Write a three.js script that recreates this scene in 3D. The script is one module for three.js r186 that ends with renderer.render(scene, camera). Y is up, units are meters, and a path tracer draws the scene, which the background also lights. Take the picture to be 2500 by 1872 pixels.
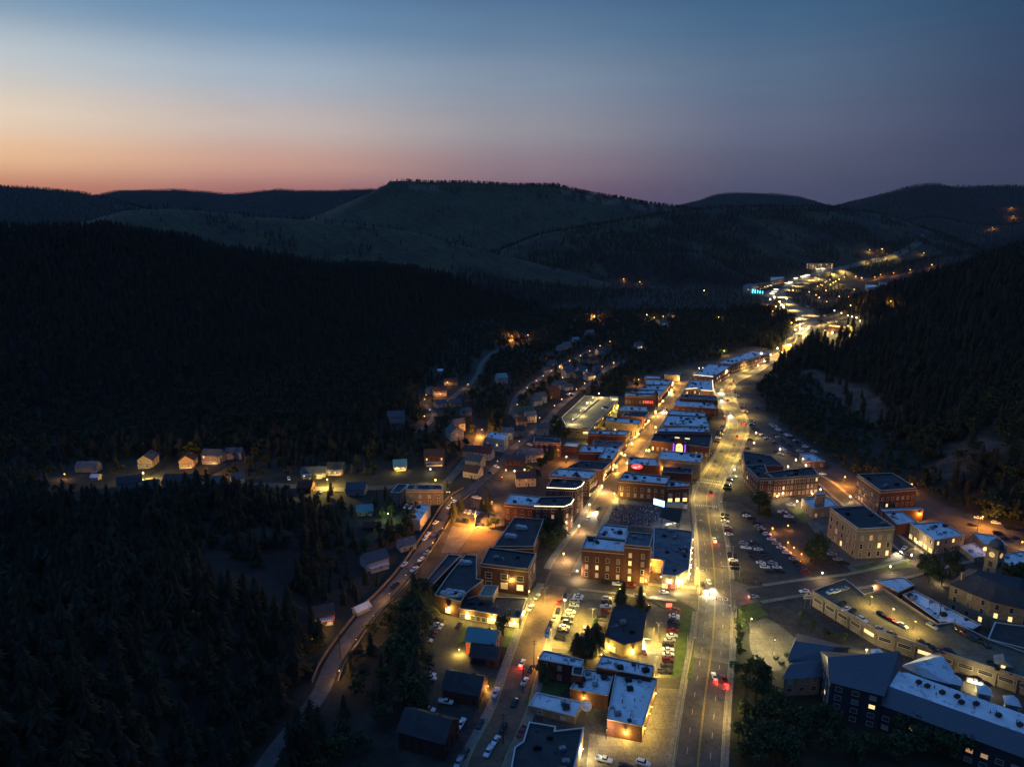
import * as THREE from 'three';
import { mergeGeometries } from 'three/addons/utils/BufferGeometryUtils.js';
import { MarchingCubes } from 'three/addons/objects/MarchingCubes.js';
import { RectAreaLightUniformsLib } from 'three/addons/lights/RectAreaLightUniformsLib.js';

// ------------------------------------------------------------------ camera, sky, sun, exposure
const scene = new THREE.Scene();
const camera = new THREE.PerspectiveCamera(56.73, 2500 / 1872, 1, 14000);
camera.position.set(0, 175, 0);
camera.rotation.set(-13.5 * Math.PI / 180, 0, 0);
const renderer = new THREE.WebGLRenderer({ antialias: true });
renderer.toneMapping = THREE.LinearToneMapping;
renderer.toneMappingExposure = 1;
renderer.shadowMap.enabled = true;
RectAreaLightUniformsLib.init();

// dusk sky: air colours by height above the horizon (rows) and by distance from the sunset (columns), sRGB
const SKY_UP = [0, 1.4, 3.6, 6, 9.7, 13, 15.4, 30, 60, 90];
const SKY_OFF = [0, 14, 32, 50, 68, 86, 180];
const SKY = [
  [[166, 98, 84], [162, 98, 87], [138, 86, 92], [106, 82, 104], [75, 77, 103], [56, 62, 86], [41, 50, 74]],
  [[200, 130, 102], [195, 128, 105], [164, 108, 108], [122, 95, 114], [80, 82, 108], [58, 65, 90], [43, 53, 78]],
  [[241, 193, 146], [237, 191, 150], [202, 157, 142], [142, 124, 135], [89, 93, 117], [59, 67, 94], [43, 55, 82]],
  [[234, 211, 184], [231, 210, 187], [198, 182, 176], [149, 147, 156], [98, 106, 131], [58, 69, 97], [43, 57, 85]],
  [[194, 201, 204], [190, 199, 204], [162, 178, 195], [130, 146, 166], [90, 111, 138], [52, 71, 101], [41, 58, 88]],
  [[128, 157, 184], [124, 154, 182], [110, 144, 178], [98, 127, 157], [71, 103, 136], [46, 72, 104], [39, 60, 92]],
  [[104, 142, 174], [100, 138, 172], [92, 130, 168], [82, 112, 147], [61, 95, 130], [43, 71, 105], [37, 61, 97]],
  [[84, 128, 180], [83, 127, 179], [80, 123, 176], [74, 115, 167], [66, 106, 158], [58, 97, 149], [50, 87, 138]],
  [[77, 128, 200], [77, 128, 200], [76, 127, 198], [75, 125, 195], [72, 121, 191], [69, 117, 187], [64, 110, 179]],
  [[75, 126, 200], [75, 126, 200], [75, 126, 200], [75, 126, 200], [75, 126, 200], [75, 126, 200], [75, 126, 200]]];
const toLinear = v => { v /= 255; return v <= 0.04045 ? v / 12.92 : ((v + 0.055) / 1.055) ** 2.4; };
const air = (x, y) => { const r = (i, j) => { const s = Math.sin(i * 127.1 + j * 311.7) * 43758.5453; return s - Math.floor(s); }, i = Math.floor(x), j = Math.floor(y), f = (x - i) ** 2 * (3 - 2 * (x - i)), g = (y - j) ** 2 * (3 - 2 * (y - j)); return (r(i, j) * (1 - f) + r(i + 1, j) * f) * (1 - g) + (r(i, j + 1) * (1 - f) + r(i + 1, j + 1) * f) * g; };
const SUNSET = -50 * Math.PI / 180;              // to the left of the view
{
  const w = 1024, h = 512, data = new Float32Array(w * h * 4);
  const find = (list, v) => { let i = 0; while (i < list.length - 2 && v > list[i + 1]) i++; const t = Math.min(1, Math.max(0, (v - list[i]) / (list[i + 1] - list[i]))); return [i, t * t * (3 - 2 * t) * 0.5 + t * 0.5]; };
  for (let j = 0; j < h; j++) for (let i = 0; i < w; i++) {
    const el = ((j + 0.5) / h - 0.5) * 180, a = ((i + 0.5) / w - 0.5) * 2 * Math.PI;
    const heading = Math.atan2(Math.cos(a), -Math.sin(a));   // 0 straight ahead, positive to the right
    let off = Math.abs(heading - SUNSET); if (off > Math.PI) off = 2 * Math.PI - off;
    const [r, tr] = find(SKY_UP, Math.max(0, el)), [c, tc] = find(SKY_OFF, off * 180 / Math.PI), o = (j * w + i) * 4;
    for (let k = 0; k < 3; k++) {
      const m = (y, x) => toLinear(SKY[y][x][k]);
      data[o + k] = (m(r, c) * (1 - tc) + m(r, c + 1) * tc) * (1 - tr) + (m(r + 1, c) * (1 - tc) + m(r + 1, c + 1) * tc) * tr;
    }
    const streak = 1 + 0.035 * (air(heading * 9, el * 2.2) - 0.5) + 0.03 * (air(heading * 23 + 5, el * 6) - 0.5);   // faint bands of thin cloud
    for (let k = 0; k < 3; k++) data[o + k] *= streak;
    data[o + 3] = 1;
  }
  const sky = new THREE.DataTexture(data, w, h, THREE.RGBAFormat, THREE.FloatType);
  sky.mapping = THREE.EquirectangularReflectionMapping; sky.magFilter = sky.minFilter = THREE.LinearFilter; sky.wrapS = THREE.RepeatWrapping; sky.needsUpdate = true;
  scene.background = sky; scene.environment = sky;
}
// the sun has just gone: only a trace of warm light is left from its side
const sun = new THREE.DirectionalLight(0xffb080, 0.02);
sun.position.set(Math.sin(SUNSET) * 2000, 120, -Math.cos(SUNSET) * 2000);
sun.castShadow = true; sun.shadow.radius = 40; sun.shadow.mapSize.set(2048, 2048);
Object.assign(sun.shadow.camera, { left: -900, right: 900, top: 900, bottom: -900, near: 10, far: 6000 });
scene.add(sun);

// ------------------------------------------------------------------ survey of the place, in metres: x to the right, z towards the viewer
const RIDGES = [
{p:[[-757,-845,168.8],[-649,-923,151.8],[-565,-982,141.9],[-430,-1099,111.6],[-248,-1243,70.7],[66,-1428,26.4],[341,-1605,-5.2]],s:0.42,r:30,k:0},
{p:[[-330,-390,18],[-278,-360,11],[-172,-347,12.2],[-115,-335,6.7],[-81,-323,-2.9]],s:0.5,r:25,k:1},
{p:[[-172,-347,24.2],[-155,-266,27.9],[-139,-187,29.7],[-190,-140,52]],s:0.5,r:25,k:1},
{p:[[-928,-1802,181.6],[-862,-1854,186.8],[-651,-1901,165.4],[-260,-1840,128.3],[-10,-1775,70.7],[89,-1738,43.5]],s:0.34,r:35,k:2},
{p:[[-649,-2564,140.5],[-537,-2795,244.3],[-460,-2910,294.1],[-244,-2929,288.7],[163,-2927,282.4],[396,-2844,236.4],[638,-2783,194.3],[870,-2670,154]],s:0.4,r:22,k:3},
{p:[[-2855,-3121,315.9],[-2235,-3219,293.1],[-2020,-3215,277.5],[-1756,-3104,241.9],[-1324,-2777,164.6],[-915,-2347,87.2]],s:0.35,r:60,k:4},
{p:[[-2706,-4760,288.1],[-2388,-4768,321.6],[-1830,-4760,288.1],[-1512,-4766,311.3],[-875,-4768,321.6],[-398,-4743,215.8]],s:0.3,r:80,k:5},
{p:[[930,-5348,168.1],[1379,-5364,238.1],[1619,-5381,308.1],[1859,-5383,316.9],[2069,-5366,244],[2429,-5355,197.3]],s:0.25,r:90,k:5},
{p:[[1687,-4020,203.7],[1920,-3820,226.6],[1998,-3632,299.8],[2261,-3634,307.7],[2647,-3530,303.6],[3045,-3325,308]],s:0.33,r:80,k:4},
{p:[[157,-2148,124.5],[454,-2312,165.3],[691,-2421,191.4],[1038,-2473,191.8],[1243,-2520,171.6],[1336,-2455,117.8]],s:0.4,r:60,k:6},
{p:[[0,-1913,-7.8],[281,-1984,75.2],[471,-1930,64.7],[555,-1767,25.3]],s:0.55,r:50,k:0},
{p:[[324,-1245,-5.4],[426,-1228,7.6],[437,-1121,-8.3]],s:0.5,r:25,k:0},
{p:[[337,-787,14.7],[388,-823,32.9],[446,-859,54.8],[535,-908,90.2],[597,-913,110.4],[634,-896,124.8],[640,-640,145],[600,-400,138],[520,-120,110]],s:0.47,r:30,k:7},
{p:[[1029,-1721,47.3],[1147,-1730,85.5],[1246,-1637,125.8]],s:0.4,r:60,k:0},
{p:[[1723,-2982,161.5],[1791,-2771,138.8],[1946,-2564,133.5]],s:0.33,r:60,k:4}
];
const CLEARINGS = [
[[-67.3,-154.8],[-79.9,-195.3],[-73.3,-255.1],[-64.7,-292.2],[-54.2,-322.6],[-40.5,-409.8],[-30.9,-459.2],[-18.9,-520.7],[0,-599.5],[24.5,-686.9],[74.9,-848.8],[140.2,-1044.8],[266,-1240.2],[353.5,-1044.8],[343.3,-929.7],[327.2,-848.8],[251,-703.8],[227.6,-612.6],[231.7,-501.7],[238,-451.5],[259.3,-429.8],[288.3,-369.3],[266.2,-285.4],[160.1,-154.8]],
[[-299.6,-457.1],[-266.3,-458.7],[-189,-450.9],[-145.9,-457.1],[-100.3,-457.1],[-59.7,-450.9],[-51.3,-480.2],[-51.8,-450.9],[-48.8,-421.9],[-94.3,-427.4],[-134,-427.4],[-182.2,-433],[-210.9,-424.6],[-248.1,-424.6],[-286.9,-435.9]],
[[502.4,-1542.9],[586.5,-1715.9],[724.4,-1912.8],[816.8,-1973.4],[906.7,-2024.7],[1033.6,-2058.7],[1171.4,-2111.2],[1154,-2076.5],[1014.3,-2015.8],[881.8,-1956.6],[780.5,-1871.4],[855.7,-1917.9],[947.4,-1925.9],[942.2,-1697.1],[525,-940.4],[822.6,-1620.1],[826.5,-1683.1],[764,-1727.8],[776.2,-1824.6],[650.9,-1640.6],[563.2,-1423.8],[566.9,-1321.3],[407.6,-841.4],[394.8,-826.9],[379.8,-830.4],[363.6,-823.8],[365.9,-895.3],[486.1,-1232],[536.1,-1423.8],[526,-1472.6]],
[[-143.6,-323.9],[-135.8,-353.4],[-115.5,-351],[-100,-313.3],[-100.4,-272.8],[-121.1,-267.7],[-148.7,-304.5]],
[[-29.3,-154.8],[-35.3,-195.3],[-39,-239.4],[-39.1,-282.1],[-45.7,-300],[-42.4,-326.8],[-38.1,-369.3],[-37.5,-403.6],[-30.9,-459.2],[-18.9,-520.7],[-3.5,-574.8],[34.9,-580.8],[45.9,-612.6],[71.4,-677.1],[108.9,-677.1],[125,-740.2],[148,-769.9],[171.5,-784.5],[213.9,-824.7],[251.2,-853.7],[322.7,-941.6],[343.3,-929.7],[327.2,-848.8],[251,-703.8],[227.6,-612.6],[231.7,-501.7],[238,-451.5],[259.3,-429.8],[288.3,-369.3],[266.2,-285.4],[160.1,-154.8]]
];
const ROADS = [
{n:"highway",p:[[51.4,-166.3],[60.4,-195.3],[72,-229.9],[84.9,-266.5],[96,-303],[106.4,-344.5],[116.4,-390.3],[123.2,-419.6],[136.4,-452],[152.2,-484.1],[173,-529.6],[188.2,-566.3],[198.2,-602.2],[204.3,-645.9],[209.6,-677.3],[216.7,-703.7],[231,-734.3],[248.5,-760.6],[268.9,-782.5],[298.3,-827.4],[324.2,-858],[371.2,-927.1],[415.8,-1002]],w:15,m:"road",k:1},
{n:"valley_highway",p:[[368.4,-862.5],[495.9,-1197.5],[543.7,-1363.4],[563.7,-1456],[584.9,-1542.9],[654,-1705.2],[768.4,-1892.4],[820.1,-1933.3],[886.4,-1968],[953,-1999.7],[1023.8,-2036.9],[1073.6,-2060.9],[1117.8,-2089.2],[1203.1,-2173.1],[1294.4,-2288.6],[1321.2,-2345.8]],w:20,m:"road"},
{n:"main_street",p:[[-11.8,-169.1],[-9,-195.3],[-3.5,-212.8],[0.1,-224.9],[3.5,-241.7],[8.2,-263.3],[13.3,-287.4],[21.4,-312.2],[26.6,-331.8],[39.8,-365],[49.8,-393.7],[61.1,-424.5],[71.5,-456.4],[82,-483.1],[96.1,-520.5],[110,-553.6],[124.9,-590.7],[138.5,-623.3],[149.4,-654.3],[162.7,-690.3],[178.3,-734.3],[190.5,-760.6]],w:11,m:"brickroad",k:2},
{n:"cross_street",p:[[18.3,-317.1],[29,-314],[48.7,-310],[69.9,-304.4],[87.3,-301.9]],w:11,m:"asphalt",k:1},
{n:"east_street",p:[[113.3,-301.6],[129,-306.1],[149,-311.1],[167.1,-314.9],[201.2,-327.6],[221.3,-336.2],[241.9,-343.3]],w:11,m:"asphalt",k:1},
{n:"brick_street",p:[[205.6,-462.1],[209,-445.2],[209.4,-422.8],[209.5,-389.2],[211.1,-360.2],[213,-340.4],[213.6,-332]],w:9,m:"asphalt",k:1},
{n:"hillside_road",p:[[-84.2,-163.7],[-80.3,-196.6],[-72,-231.1],[-71.6,-250.7],[-64,-288.1],[-58.3,-304.4],[-51.9,-327.9],[-47.8,-348.2],[-43.1,-374.6],[-38.8,-403.3],[-33.4,-422.2],[-25.8,-434.7],[-17.5,-456.4],[-14.4,-464.6],[-6.5,-487.6],[1.3,-517],[13.8,-545.2],[26.8,-581.5],[46,-641.2],[67.7,-695.8],[92.5,-754.1],[113.1,-812.4],[124.1,-843.2],[113.1,-806.2],[138,-848.8]],w:6.5,m:"asphalt2"},
{n:"upper_road",p:[[-0.6,-609],[4.6,-672],[15.2,-708.3],[26.1,-741.7],[45,-790],[70.1,-846],[86.3,-878.5],[103.7,-918.4]],w:6,m:"asphalt2"},
{n:"hill_road",p:[[-60.5,-654],[-52.2,-695.8],[-46.2,-716],[-38.8,-765.7],[-36.6,-822.4],[-30.5,-872.4],[-20.9,-907.7],[4,-945.8]],w:6,m:"asphalt2"},
{n:"fork_road",p:[[-81.9,-643.3],[-72.5,-618.7],[-69.3,-609],[-70.5,-586.8],[-78.1,-554.7]],w:5,m:"asphalt2"},
{n:"side_road",p:[[-43.8,-443.5],[-36.6,-475.2],[-30.7,-506],[-26.4,-537.5],[-26.2,-566.1]],w:6,m:"asphalt2"},
{n:"gulch_road",p:[[-252.6,-433],[-251.8,-448.4],[-236.5,-451.5],[-221.1,-447.2],[-206.7,-444.8],[-185.3,-441.2],[-157.5,-440.3],[-136.6,-436.5],[-119.2,-432.5],[-95.8,-434.5],[-55.3,-441.8]],w:7,m:"asphalt2"}
];
const PATCHES = [
["bank_car_park","lot",[[28.7,-307.8],[48.5,-301.4],[44.5,-266.6],[29,-258.4],[15.6,-260],[22.8,-287.4]]],
["bank_drive","lot",[[61.8,-296.8],[66.5,-293.3],[69.5,-289.3],[77.1,-291.3],[61.6,-241],[56,-240.3],[50.9,-252.1],[55.8,-266.6]]],
["highway_verge","grass",[[65.9,-295.3],[71.7,-292.3],[81.9,-290.3],[83.3,-285.9],[69.3,-239.9],[62.1,-241.7],[76.8,-290.3],[69.5,-289.3]]],
["corner_lawn","grass",[[102.6,-289.3],[109.1,-294.1],[114.8,-295.8],[113.8,-290.3],[114.7,-285.5],[104.2,-278.9],[100.3,-284.5]]],
["school_lawn","grass",[[-19.7,-276.2],[-7.9,-273.5],[-9.2,-266.6],[-18.6,-266.6],[-22.7,-262.4],[-23.3,-264.1]]],
["school_side_lawn","grass",[[-1.9,-272.6],[3.4,-270.9],[-0.7,-259],[-4.2,-261.2]]],
["church_lawn","grass",[[-12.5,-230.1],[-9.5,-230.7],[-11.8,-223.6],[-14.3,-224.3]]],
["cottage_lawn","grass",[[-9.8,-240.3],[-6.4,-239.9],[-9.5,-231.4],[-12.2,-233.4]]],
["garden_lawn","grass",[[8.7,-240.3],[22.4,-236.1],[18,-230.1],[9.3,-232],[5.7,-224.9],[4.4,-226.2]]],
["stone_hall_lawn","grass",[[173.8,-329.2],[191.1,-334.8],[205.9,-336.2],[202.7,-328.6],[175.8,-322.6]]],
["office_lawn","grass",[[167.5,-401.5],[176.1,-403.4],[173.6,-383.8],[168.8,-381.1]]],
["east_car_park","lot2",[[131,-400.5],[141.8,-402.5],[144.6,-370],[149.1,-317.4],[124.2,-313.6],[117.6,-326.5],[119.8,-346.3]]],
["terrace_car_park","lot2",[[128.3,-413.3],[141,-413.3],[146.4,-395.1],[125.8,-331.8],[112.6,-323.1],[110.1,-328.9],[118.3,-365]]],
["hill_foot_car_park","lot2",[[239.8,-729.6],[229.2,-671.4],[224.5,-612.2],[232.2,-509.3],[229.1,-487.7],[235.1,-459.7],[223.5,-446.7],[215.4,-465],[204.4,-476.1],[198.9,-487.7],[199.1,-522.5],[201.8,-569.9],[215,-621.4],[223.8,-682.4]]],
["motel_yard","lot",[[103.9,-278],[113.2,-282.6],[116.9,-277.1],[120.8,-264.9],[112.3,-250.6],[105.7,-245.3],[97,-243.9],[98.6,-260]]],
["fuel_apron","pale",[[55.1,-234.7],[67.4,-233.4],[57.6,-207.7],[51.7,-195.3],[24.3,-195.3],[26.7,-210.5],[44.5,-206.1],[46.2,-213.4]]],
["hard_court","court",[[-34.5,-378.3],[-21,-375.2],[-29.2,-344],[-37.6,-345]]],
["play_yard","court2",[[-20.5,-370.9],[-6.6,-366.2],[-10.3,-350.4],[-22.5,-346.1],[-28.5,-344]]],
["amber_car_park","lot",[[-30.2,-401.9],[-9.9,-397.8],[-5.3,-387.1],[-6.7,-372.1],[-21,-375.2],[-34,-379.5]]],
["school_yard","lot2",[[-35.1,-282.6],[-22.3,-277.1],[-27.4,-255.2],[-17.3,-252.1],[-23,-247.6],[-25.4,-233.4],[-26.8,-225.5],[-30.2,-221.8],[-34.6,-240.3],[-37,-271.8]]],
["concert_square","court",[[60.2,-404.7],[66,-417.7],[95.6,-409],[108.5,-403.3],[102,-372.1],[81,-375.2],[61.9,-378.3],[51.5,-380.1]]],
["plaza_walk","pale",[[172.4,-414.5],[189.3,-410.4],[196.4,-368.3],[204.5,-334.8],[200.5,-323.9],[172.1,-317.4],[168.1,-343.3],[171.5,-378.5]]],
["junction_apron","road",[[78.2,-296.3],[79.8,-303],[87.5,-304.1],[91.8,-315.6],[94.6,-326.1],[109,-326.1],[108.7,-315.6],[114.5,-310.6],[127.3,-310],[126,-300.4],[118,-296.3],[107.4,-293.8],[100.7,-289.3],[97.1,-282.6],[91.7,-264.5],[77.5,-264.5],[83.3,-285.5],[82.5,-290.8]]],
["creek_bank","scrub",[[99.3,-287.4],[103.6,-277.1],[97.6,-258.4],[96.7,-243.2],[105.6,-243.9],[109.9,-232.7],[127.2,-214.6],[172.5,-208.8],[149.2,-175],[62,-175],[69.2,-198.1],[81.5,-233.4]]],
["gravel_yard","lot2",[[227.8,-402.5],[255.9,-410.4],[271.9,-391.1],[286.5,-361.8],[273.4,-343.3],[262.9,-355.4],[261.8,-375],[245.7,-385.6]]],
["sports_field","turf",[[751.9,-1678.7],[835.5,-1819.5],[861.3,-1751.4],[822.6,-1678.7]]],
["valley_car_park","lot",[[547.4,-1363.4],[559.8,-1321.3],[408,-844.8],[394.8,-826.9],[375.7,-826.2],[369.7,-854.8],[422.1,-1011.9]]],
["casino_forecourt","lot",[[540,-1561.5],[633.5,-1715.6],[779.8,-1909.1],[884.5,-1976.4],[879.8,-1964.8],[769.8,-1882.9],[624.3,-1640.6],[550.1,-1489.6]]]
];
const BUILDINGS = [
{n:"brick_hotel",l:"red brick corner hotel with yellow-lit ground floor and pale flat roof",c:"hotel",p:[[37.8,-330.8],[56.9,-326.1],[54,-313.8],[34,-317.5]],h:16.4,w:"brick",r:"white",q:0.9,win:[1.5,4.1,4.2,1.3,2.2],ac:3,lit:0.3},
{n:"brick_annex",l:"taller red brick end block with grey roof beside the corner hotel",c:"building",p:[[58.1,-327.6],[69.9,-324.9],[65.7,-310.9],[54,-313.3]],h:20.2,w:"brick",r:"grey",q:0.6,win:[1.5,4.1,4.2,1.3,2.2],ac:1,lit:0.15},
{n:"rear_hotel_block",l:"white-roofed rear block behind the corner hotel",c:"building",p:[[48.7,-351.9],[61.4,-349],[58.2,-333.6],[43.6,-338.4]],h:13,w:"brick",r:"white",q:0.6,ac:4},
{n:"casino_hall",l:"low casino hall with broad dark grey roof and chamfered lit corner",c:"casino",p:[[77.9,-359.7],[98,-355.6],[85.6,-312.7],[77.9,-306.4],[71.4,-307.5],[75.7,-321.9],[70.1,-322.8]],h:7.5,w:"tan",r:"grey",q:0.5,win:[0.6,9,6,2.6,3],ac:9,lit:0.3,shop:"red"},
{n:"brick_block",l:"three-storey brick block with pale roof behind the concert crowd",c:"building",p:[[72.6,-433.4],[100.3,-425.2],[95.8,-413.2],[67.1,-419.5]],h:12,w:"brick",r:"white",q:0.8,win:[1.6,4,3.6,1.3,2.1],ac:6,lit:0.08},
{n:"corner_block",l:"lower brick block with pale roof and bright shop window by the highway",c:"building",p:[[99.6,-421.8],[111.3,-417.4],[109.8,-412.4],[95.7,-410.9]],h:10.8,w:"brick",r:"white",q:0.6,win:[4.2,4,4.2,2.2,1.9],ac:3,lit:0.05,shop:"front"},
{n:"hotel_rear_wing",l:"brick hotel wing with white roof beside the lit parking yard",c:"hotel",p:[[-0.8,-389.5],[16.3,-384.7],[12.2,-371.6],[-4.3,-375.2]],h:15,w:"brick",r:"white",q:0.4,win:[1.6,4,3.6,1.3,2.1],ac:3,lit:0.08},
{n:"grand_hotel",l:"brick grand hotel with dark roof and curved bulb-lit cornice",c:"hotel",p:[[16.2,-380.8],[34.5,-381.9],[35,-376.7],[32.7,-370.2],[28.9,-366.6],[12.2,-367.3]],h:16.6,w:"brick",r:"dark",q:0.8,win:[1.6,4,3.6,1.3,2.1],ac:2,lit:0.12,bulbs:[2,3,4]},
{n:"grand_hotel_north_wing",l:"dark-roofed far wing of the brick grand hotel with bulb-lit cornice",c:"hotel",p:[[24.8,-409],[42.4,-406.6],[43.4,-402.8],[41.1,-396.1],[37.2,-391.7],[20.4,-393.6]],h:17,w:"brick",r:"dark",q:0.8,win:[1.6,4,3.6,1.3,2.1],ac:2,lit:0.1,bulbs:[2,3,4]},
{n:"orange_lit_block",l:"wide white-roofed block with orange-lit side wall above the grand hotel",c:"building",p:[[30.4,-438],[55.2,-432.4],[48.6,-419.2],[23.1,-424.9]],h:13,w:"brick",r:"white",q:0.7,win:[1.6,4,3.6,1.3,2.1],ac:5,lit:0.05,shop:"L"},
{n:"school_block",l:"tall dark red brick school block with flat black roof",c:"school",p:[[-11.4,-323.6],[11.7,-317.2],[7.5,-301.5],[-14.8,-306.9]],h:13.6,w:"darkbrick",r:"dark",q:0.7,win:[2.2,4.6,5.6,3,2.8],ac:2,lit:0.12},
{n:"school_gym",l:"long school gymnasium with flat dark roof and white rooftop units",c:"school",p:[[1.2,-368.6],[17.7,-366.1],[11,-332.9],[-9.3,-332.9]],h:9.5,w:"darkbrick",r:"dark",q:0.5,big:2},
{n:"school_west_wing",l:"low school wing with dark roof and six white rooftop units",c:"school",p:[[-23.5,-326.2],[-17.7,-325.2],[-16.6,-302.1],[-13.4,-301.2],[-20.7,-289],[-22.5,-282],[-34.8,-287.6],[-30.1,-306]],h:8.3,w:"darkbrick",r:"dark",q:0.5,win:[1.2,9,11,2,2],lit:0.3,big:6},
{n:"school_roof_strip",l:"narrow dark roofed strip along the school next to the hillside road",c:"school",p:[[-32.6,-333.1],[-26.1,-331.9],[-39.6,-296.5],[-44.6,-293.7]],h:5,w:"darkbrick",r:"dark",q:0.4},
{n:"school_front_hall",l:"low school front hall with two rows of lit windows facing the lawn",c:"school",p:[[-16.9,-292],[6.8,-290.3],[3.3,-273.8],[-23.3,-281.7],[-23,-288.3]],h:5.2,w:"darkbrick",r:"dark",q:0.3,win:[0.7,3.1,2.4,1.8,2],ac:5,lit:0.35},
{n:"school_penthouse",l:"small pale penthouse on the school between roofs",c:"building",p:[[-12.7,-296.4],[-6.3,-295.5],[-8.6,-286.1],[-14.9,-287.1]],h:8.3,w:"tan",r:"tanroof",q:0.3},
{n:"brick_duplex_block",l:"narrow brick building with blue-white roof beside the street lamp",c:"building",p:[[12.3,-246.9],[27.6,-240.6],[26.2,-235.9],[10.2,-240.9]],h:8,w:"brick",r:"white",q:0.4,win:[1,4,5,1.3,1.8],ac:1},
{n:"low_flat_shed",l:"low tan block with blue-white roof and worn seams beside the satellite dish",c:"building",p:[[9.2,-227.9],[25.1,-222.8],[22.1,-215.1],[6,-220.9]],h:3.1,w:"tan",r:"white",q:0.3,win:[1,9,8,1.6,1],ac:2},
{n:"dark_roof_hall",l:"large dark flat-roofed hall at the bottom edge with a lit side door",c:"building",p:[[5.8,-206.9],[14.7,-204.7],[14.2,-202.6],[24,-204.1],[18.7,-183.9],[-0.6,-183.9],[0.9,-195.2],[3.7,-197.8]],h:7.5,w:"tan",r:"dark",q:0.5,ac:4},
{n:"white_roof_annex",l:"upper blue-white roof wing of the lit brick hall",c:"building",p:[[35,-243.5],[53.9,-236.9],[51.5,-230],[32,-236.2]],h:8,w:"brick",r:"white",q:0.4,ac:4},
{n:"post_hall",l:"brick hall with broad blue-white roof and lamps along its east wall",c:"building",p:[[39.4,-236],[54.2,-231.4],[44.1,-206.1],[32.6,-209.6]],h:6.4,w:"brick",r:"white",q:0.5,ac:4},
{n:"post_hall_link",l:"lower white-roofed link between the brick hall and its west wing",c:"building",p:[[27.8,-238.2],[38.7,-236.1],[34.7,-222.8],[21.3,-226.9]],h:5.6,w:"brick",r:"white",q:0.4,ac:5},
{n:"brick_tower_house",l:"small brick chimney block at the corner of the brick duplex",c:"building",p:[[23,-234.8],[27,-234.8],[25.9,-229.3],[22.2,-230.3]],h:9,w:"darkbrick",r:"dark",q:0.3},
{n:"bank",l:"yellow-lit bank with big dark angular roof in the car park",c:"bank",p:[[44.7,-281.9],[51.6,-284.6],[58.7,-277.7],[53.2,-257.1],[45.1,-254],[38.4,-259.7]],h:5.6,w:"yellow",r:"dark",q:0.25,win:[0.5,9,5,1,2.2],ac:3,lit:0.6},
{n:"bank_side_wing",l:"small dark-roofed wing on the west side of the bank",c:"building",p:[[37.5,-273.5],[41,-273.1],[39.5,-267.4],[36,-268.7]],h:4.5,w:"yellow",r:"dark",q:0.25},
{n:"stone_hall",l:"square cream stone hall with dark roof and tall windows in rows",c:"building",p:[[175.3,-364],[195.9,-367.6],[198.2,-339.9],[178.3,-337.3]],h:17.1,w:"stone",r:"dark",q:0.9,win:[1.3,4.6,4.4,1.6,2.6],ac:3,lit:0.05},
{n:"domed_office",l:"small sandstone office with blue-white roof and a square lantern tower",c:"building",p:[[175.8,-402.3],[193.1,-405.9],[193.6,-392.5],[176.8,-387.4]],h:6.4,w:"sandstone",r:"white",q:0.7,win:[1.2,9,4,1.2,2],lit:0.1},
{n:"lantern_tower",l:"square pale lantern tower rising from the sandstone office roof",c:"tower",p:[[180.1,-394],[185.8,-395],[185,-391.8],[179,-390.6]],h:14,w:"stone",r:"white",q:0.3,win:[9.2,5,1.6,0.8,3.2]},
{n:"brick_hostel",l:"four-storey red brick block with dark roof and lit stair windows",c:"building",p:[[216.3,-418.7],[239.4,-421],[240.8,-396.1],[217.4,-391.7]],h:16,w:"brick",r:"dark",q:0.8,win:[1.5,4,3.2,1.3,1.9],ac:5,lit:0.12},
{n:"brick_terrace",l:"three-storey red brick terrace with dark roof and bracketed windows",c:"building",p:[[161.4,-427.6],[196.7,-439.1],[194.7,-423.9],[164.1,-417.9]],h:13.6,w:"brick",r:"dark",q:0.6,win:[1.7,4,2.7,1.1,2],ac:5,lit:0.12},
{n:"brick_terrace_west",l:"dark-roofed western wing of the brick terrace near the highway",c:"building",p:[[154,-443.4],[167.3,-444.7],[164.2,-429.2],[164.7,-419.4],[154.7,-419.4]],h:13,w:"brick",r:"dark",q:0.6,win:[1.6,4,3.6,1.3,2.1],ac:3,lit:0.1},
{n:"tarred_roof_store",l:"low dark-roofed store beside the highway with a lit white sign",c:"shop",p:[[165.5,-483.1],[182.2,-474.2],[183.6,-453],[157.4,-454.4]],h:9,w:"brick",r:"dark",q:0.5,ac:3},
{n:"orange_lit_store",l:"orange-lit two-storey brick store with pale roof by the hillside lot",c:"shop",p:[[209.8,-491],[218.9,-491],[221,-474.1],[206.7,-473.2]],h:4.7,w:"brick",r:"white",q:0.5,win:[1,4,4,1.4,1.9],ac:1,lit:0.1},
{n:"white_roof_row",l:"blue-white roofed stone shop row with a lit front on the brick street",c:"shop",p:[[219.6,-362.2],[237.7,-364.7],[241,-348.1],[221.2,-341.9]],h:8.7,w:"stone",r:"white",q:0.6,win:[1.4,4.2,4,1.4,2],ac:4,lit:0.1,shop:"Wl"},
{n:"side_shop",l:"low blue-white roofed shop beyond the stone hall",c:"shop",p:[[215.7,-382],[226.9,-382.9],[227.5,-369.2],[214.4,-365.8]],h:6.5,w:"brick",r:"white",q:0.4,ac:2},
{n:"street_back_roof",l:"long pale roof strip behind the brick street block",c:"shop",p:[[215.1,-386],[240.2,-388.2],[240,-385.2],[215.1,-382.3]],h:7,w:"brick",r:"white",q:0.3},
{n:"drive_in",l:"small blue-white roofed drive-in with an open porch",c:"shop",p:[[237.8,-346.2],[248,-350.2],[247.9,-336.2],[237.6,-333.7]],h:2.9,w:"stone",r:"white",q:0.3,ac:1},
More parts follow.
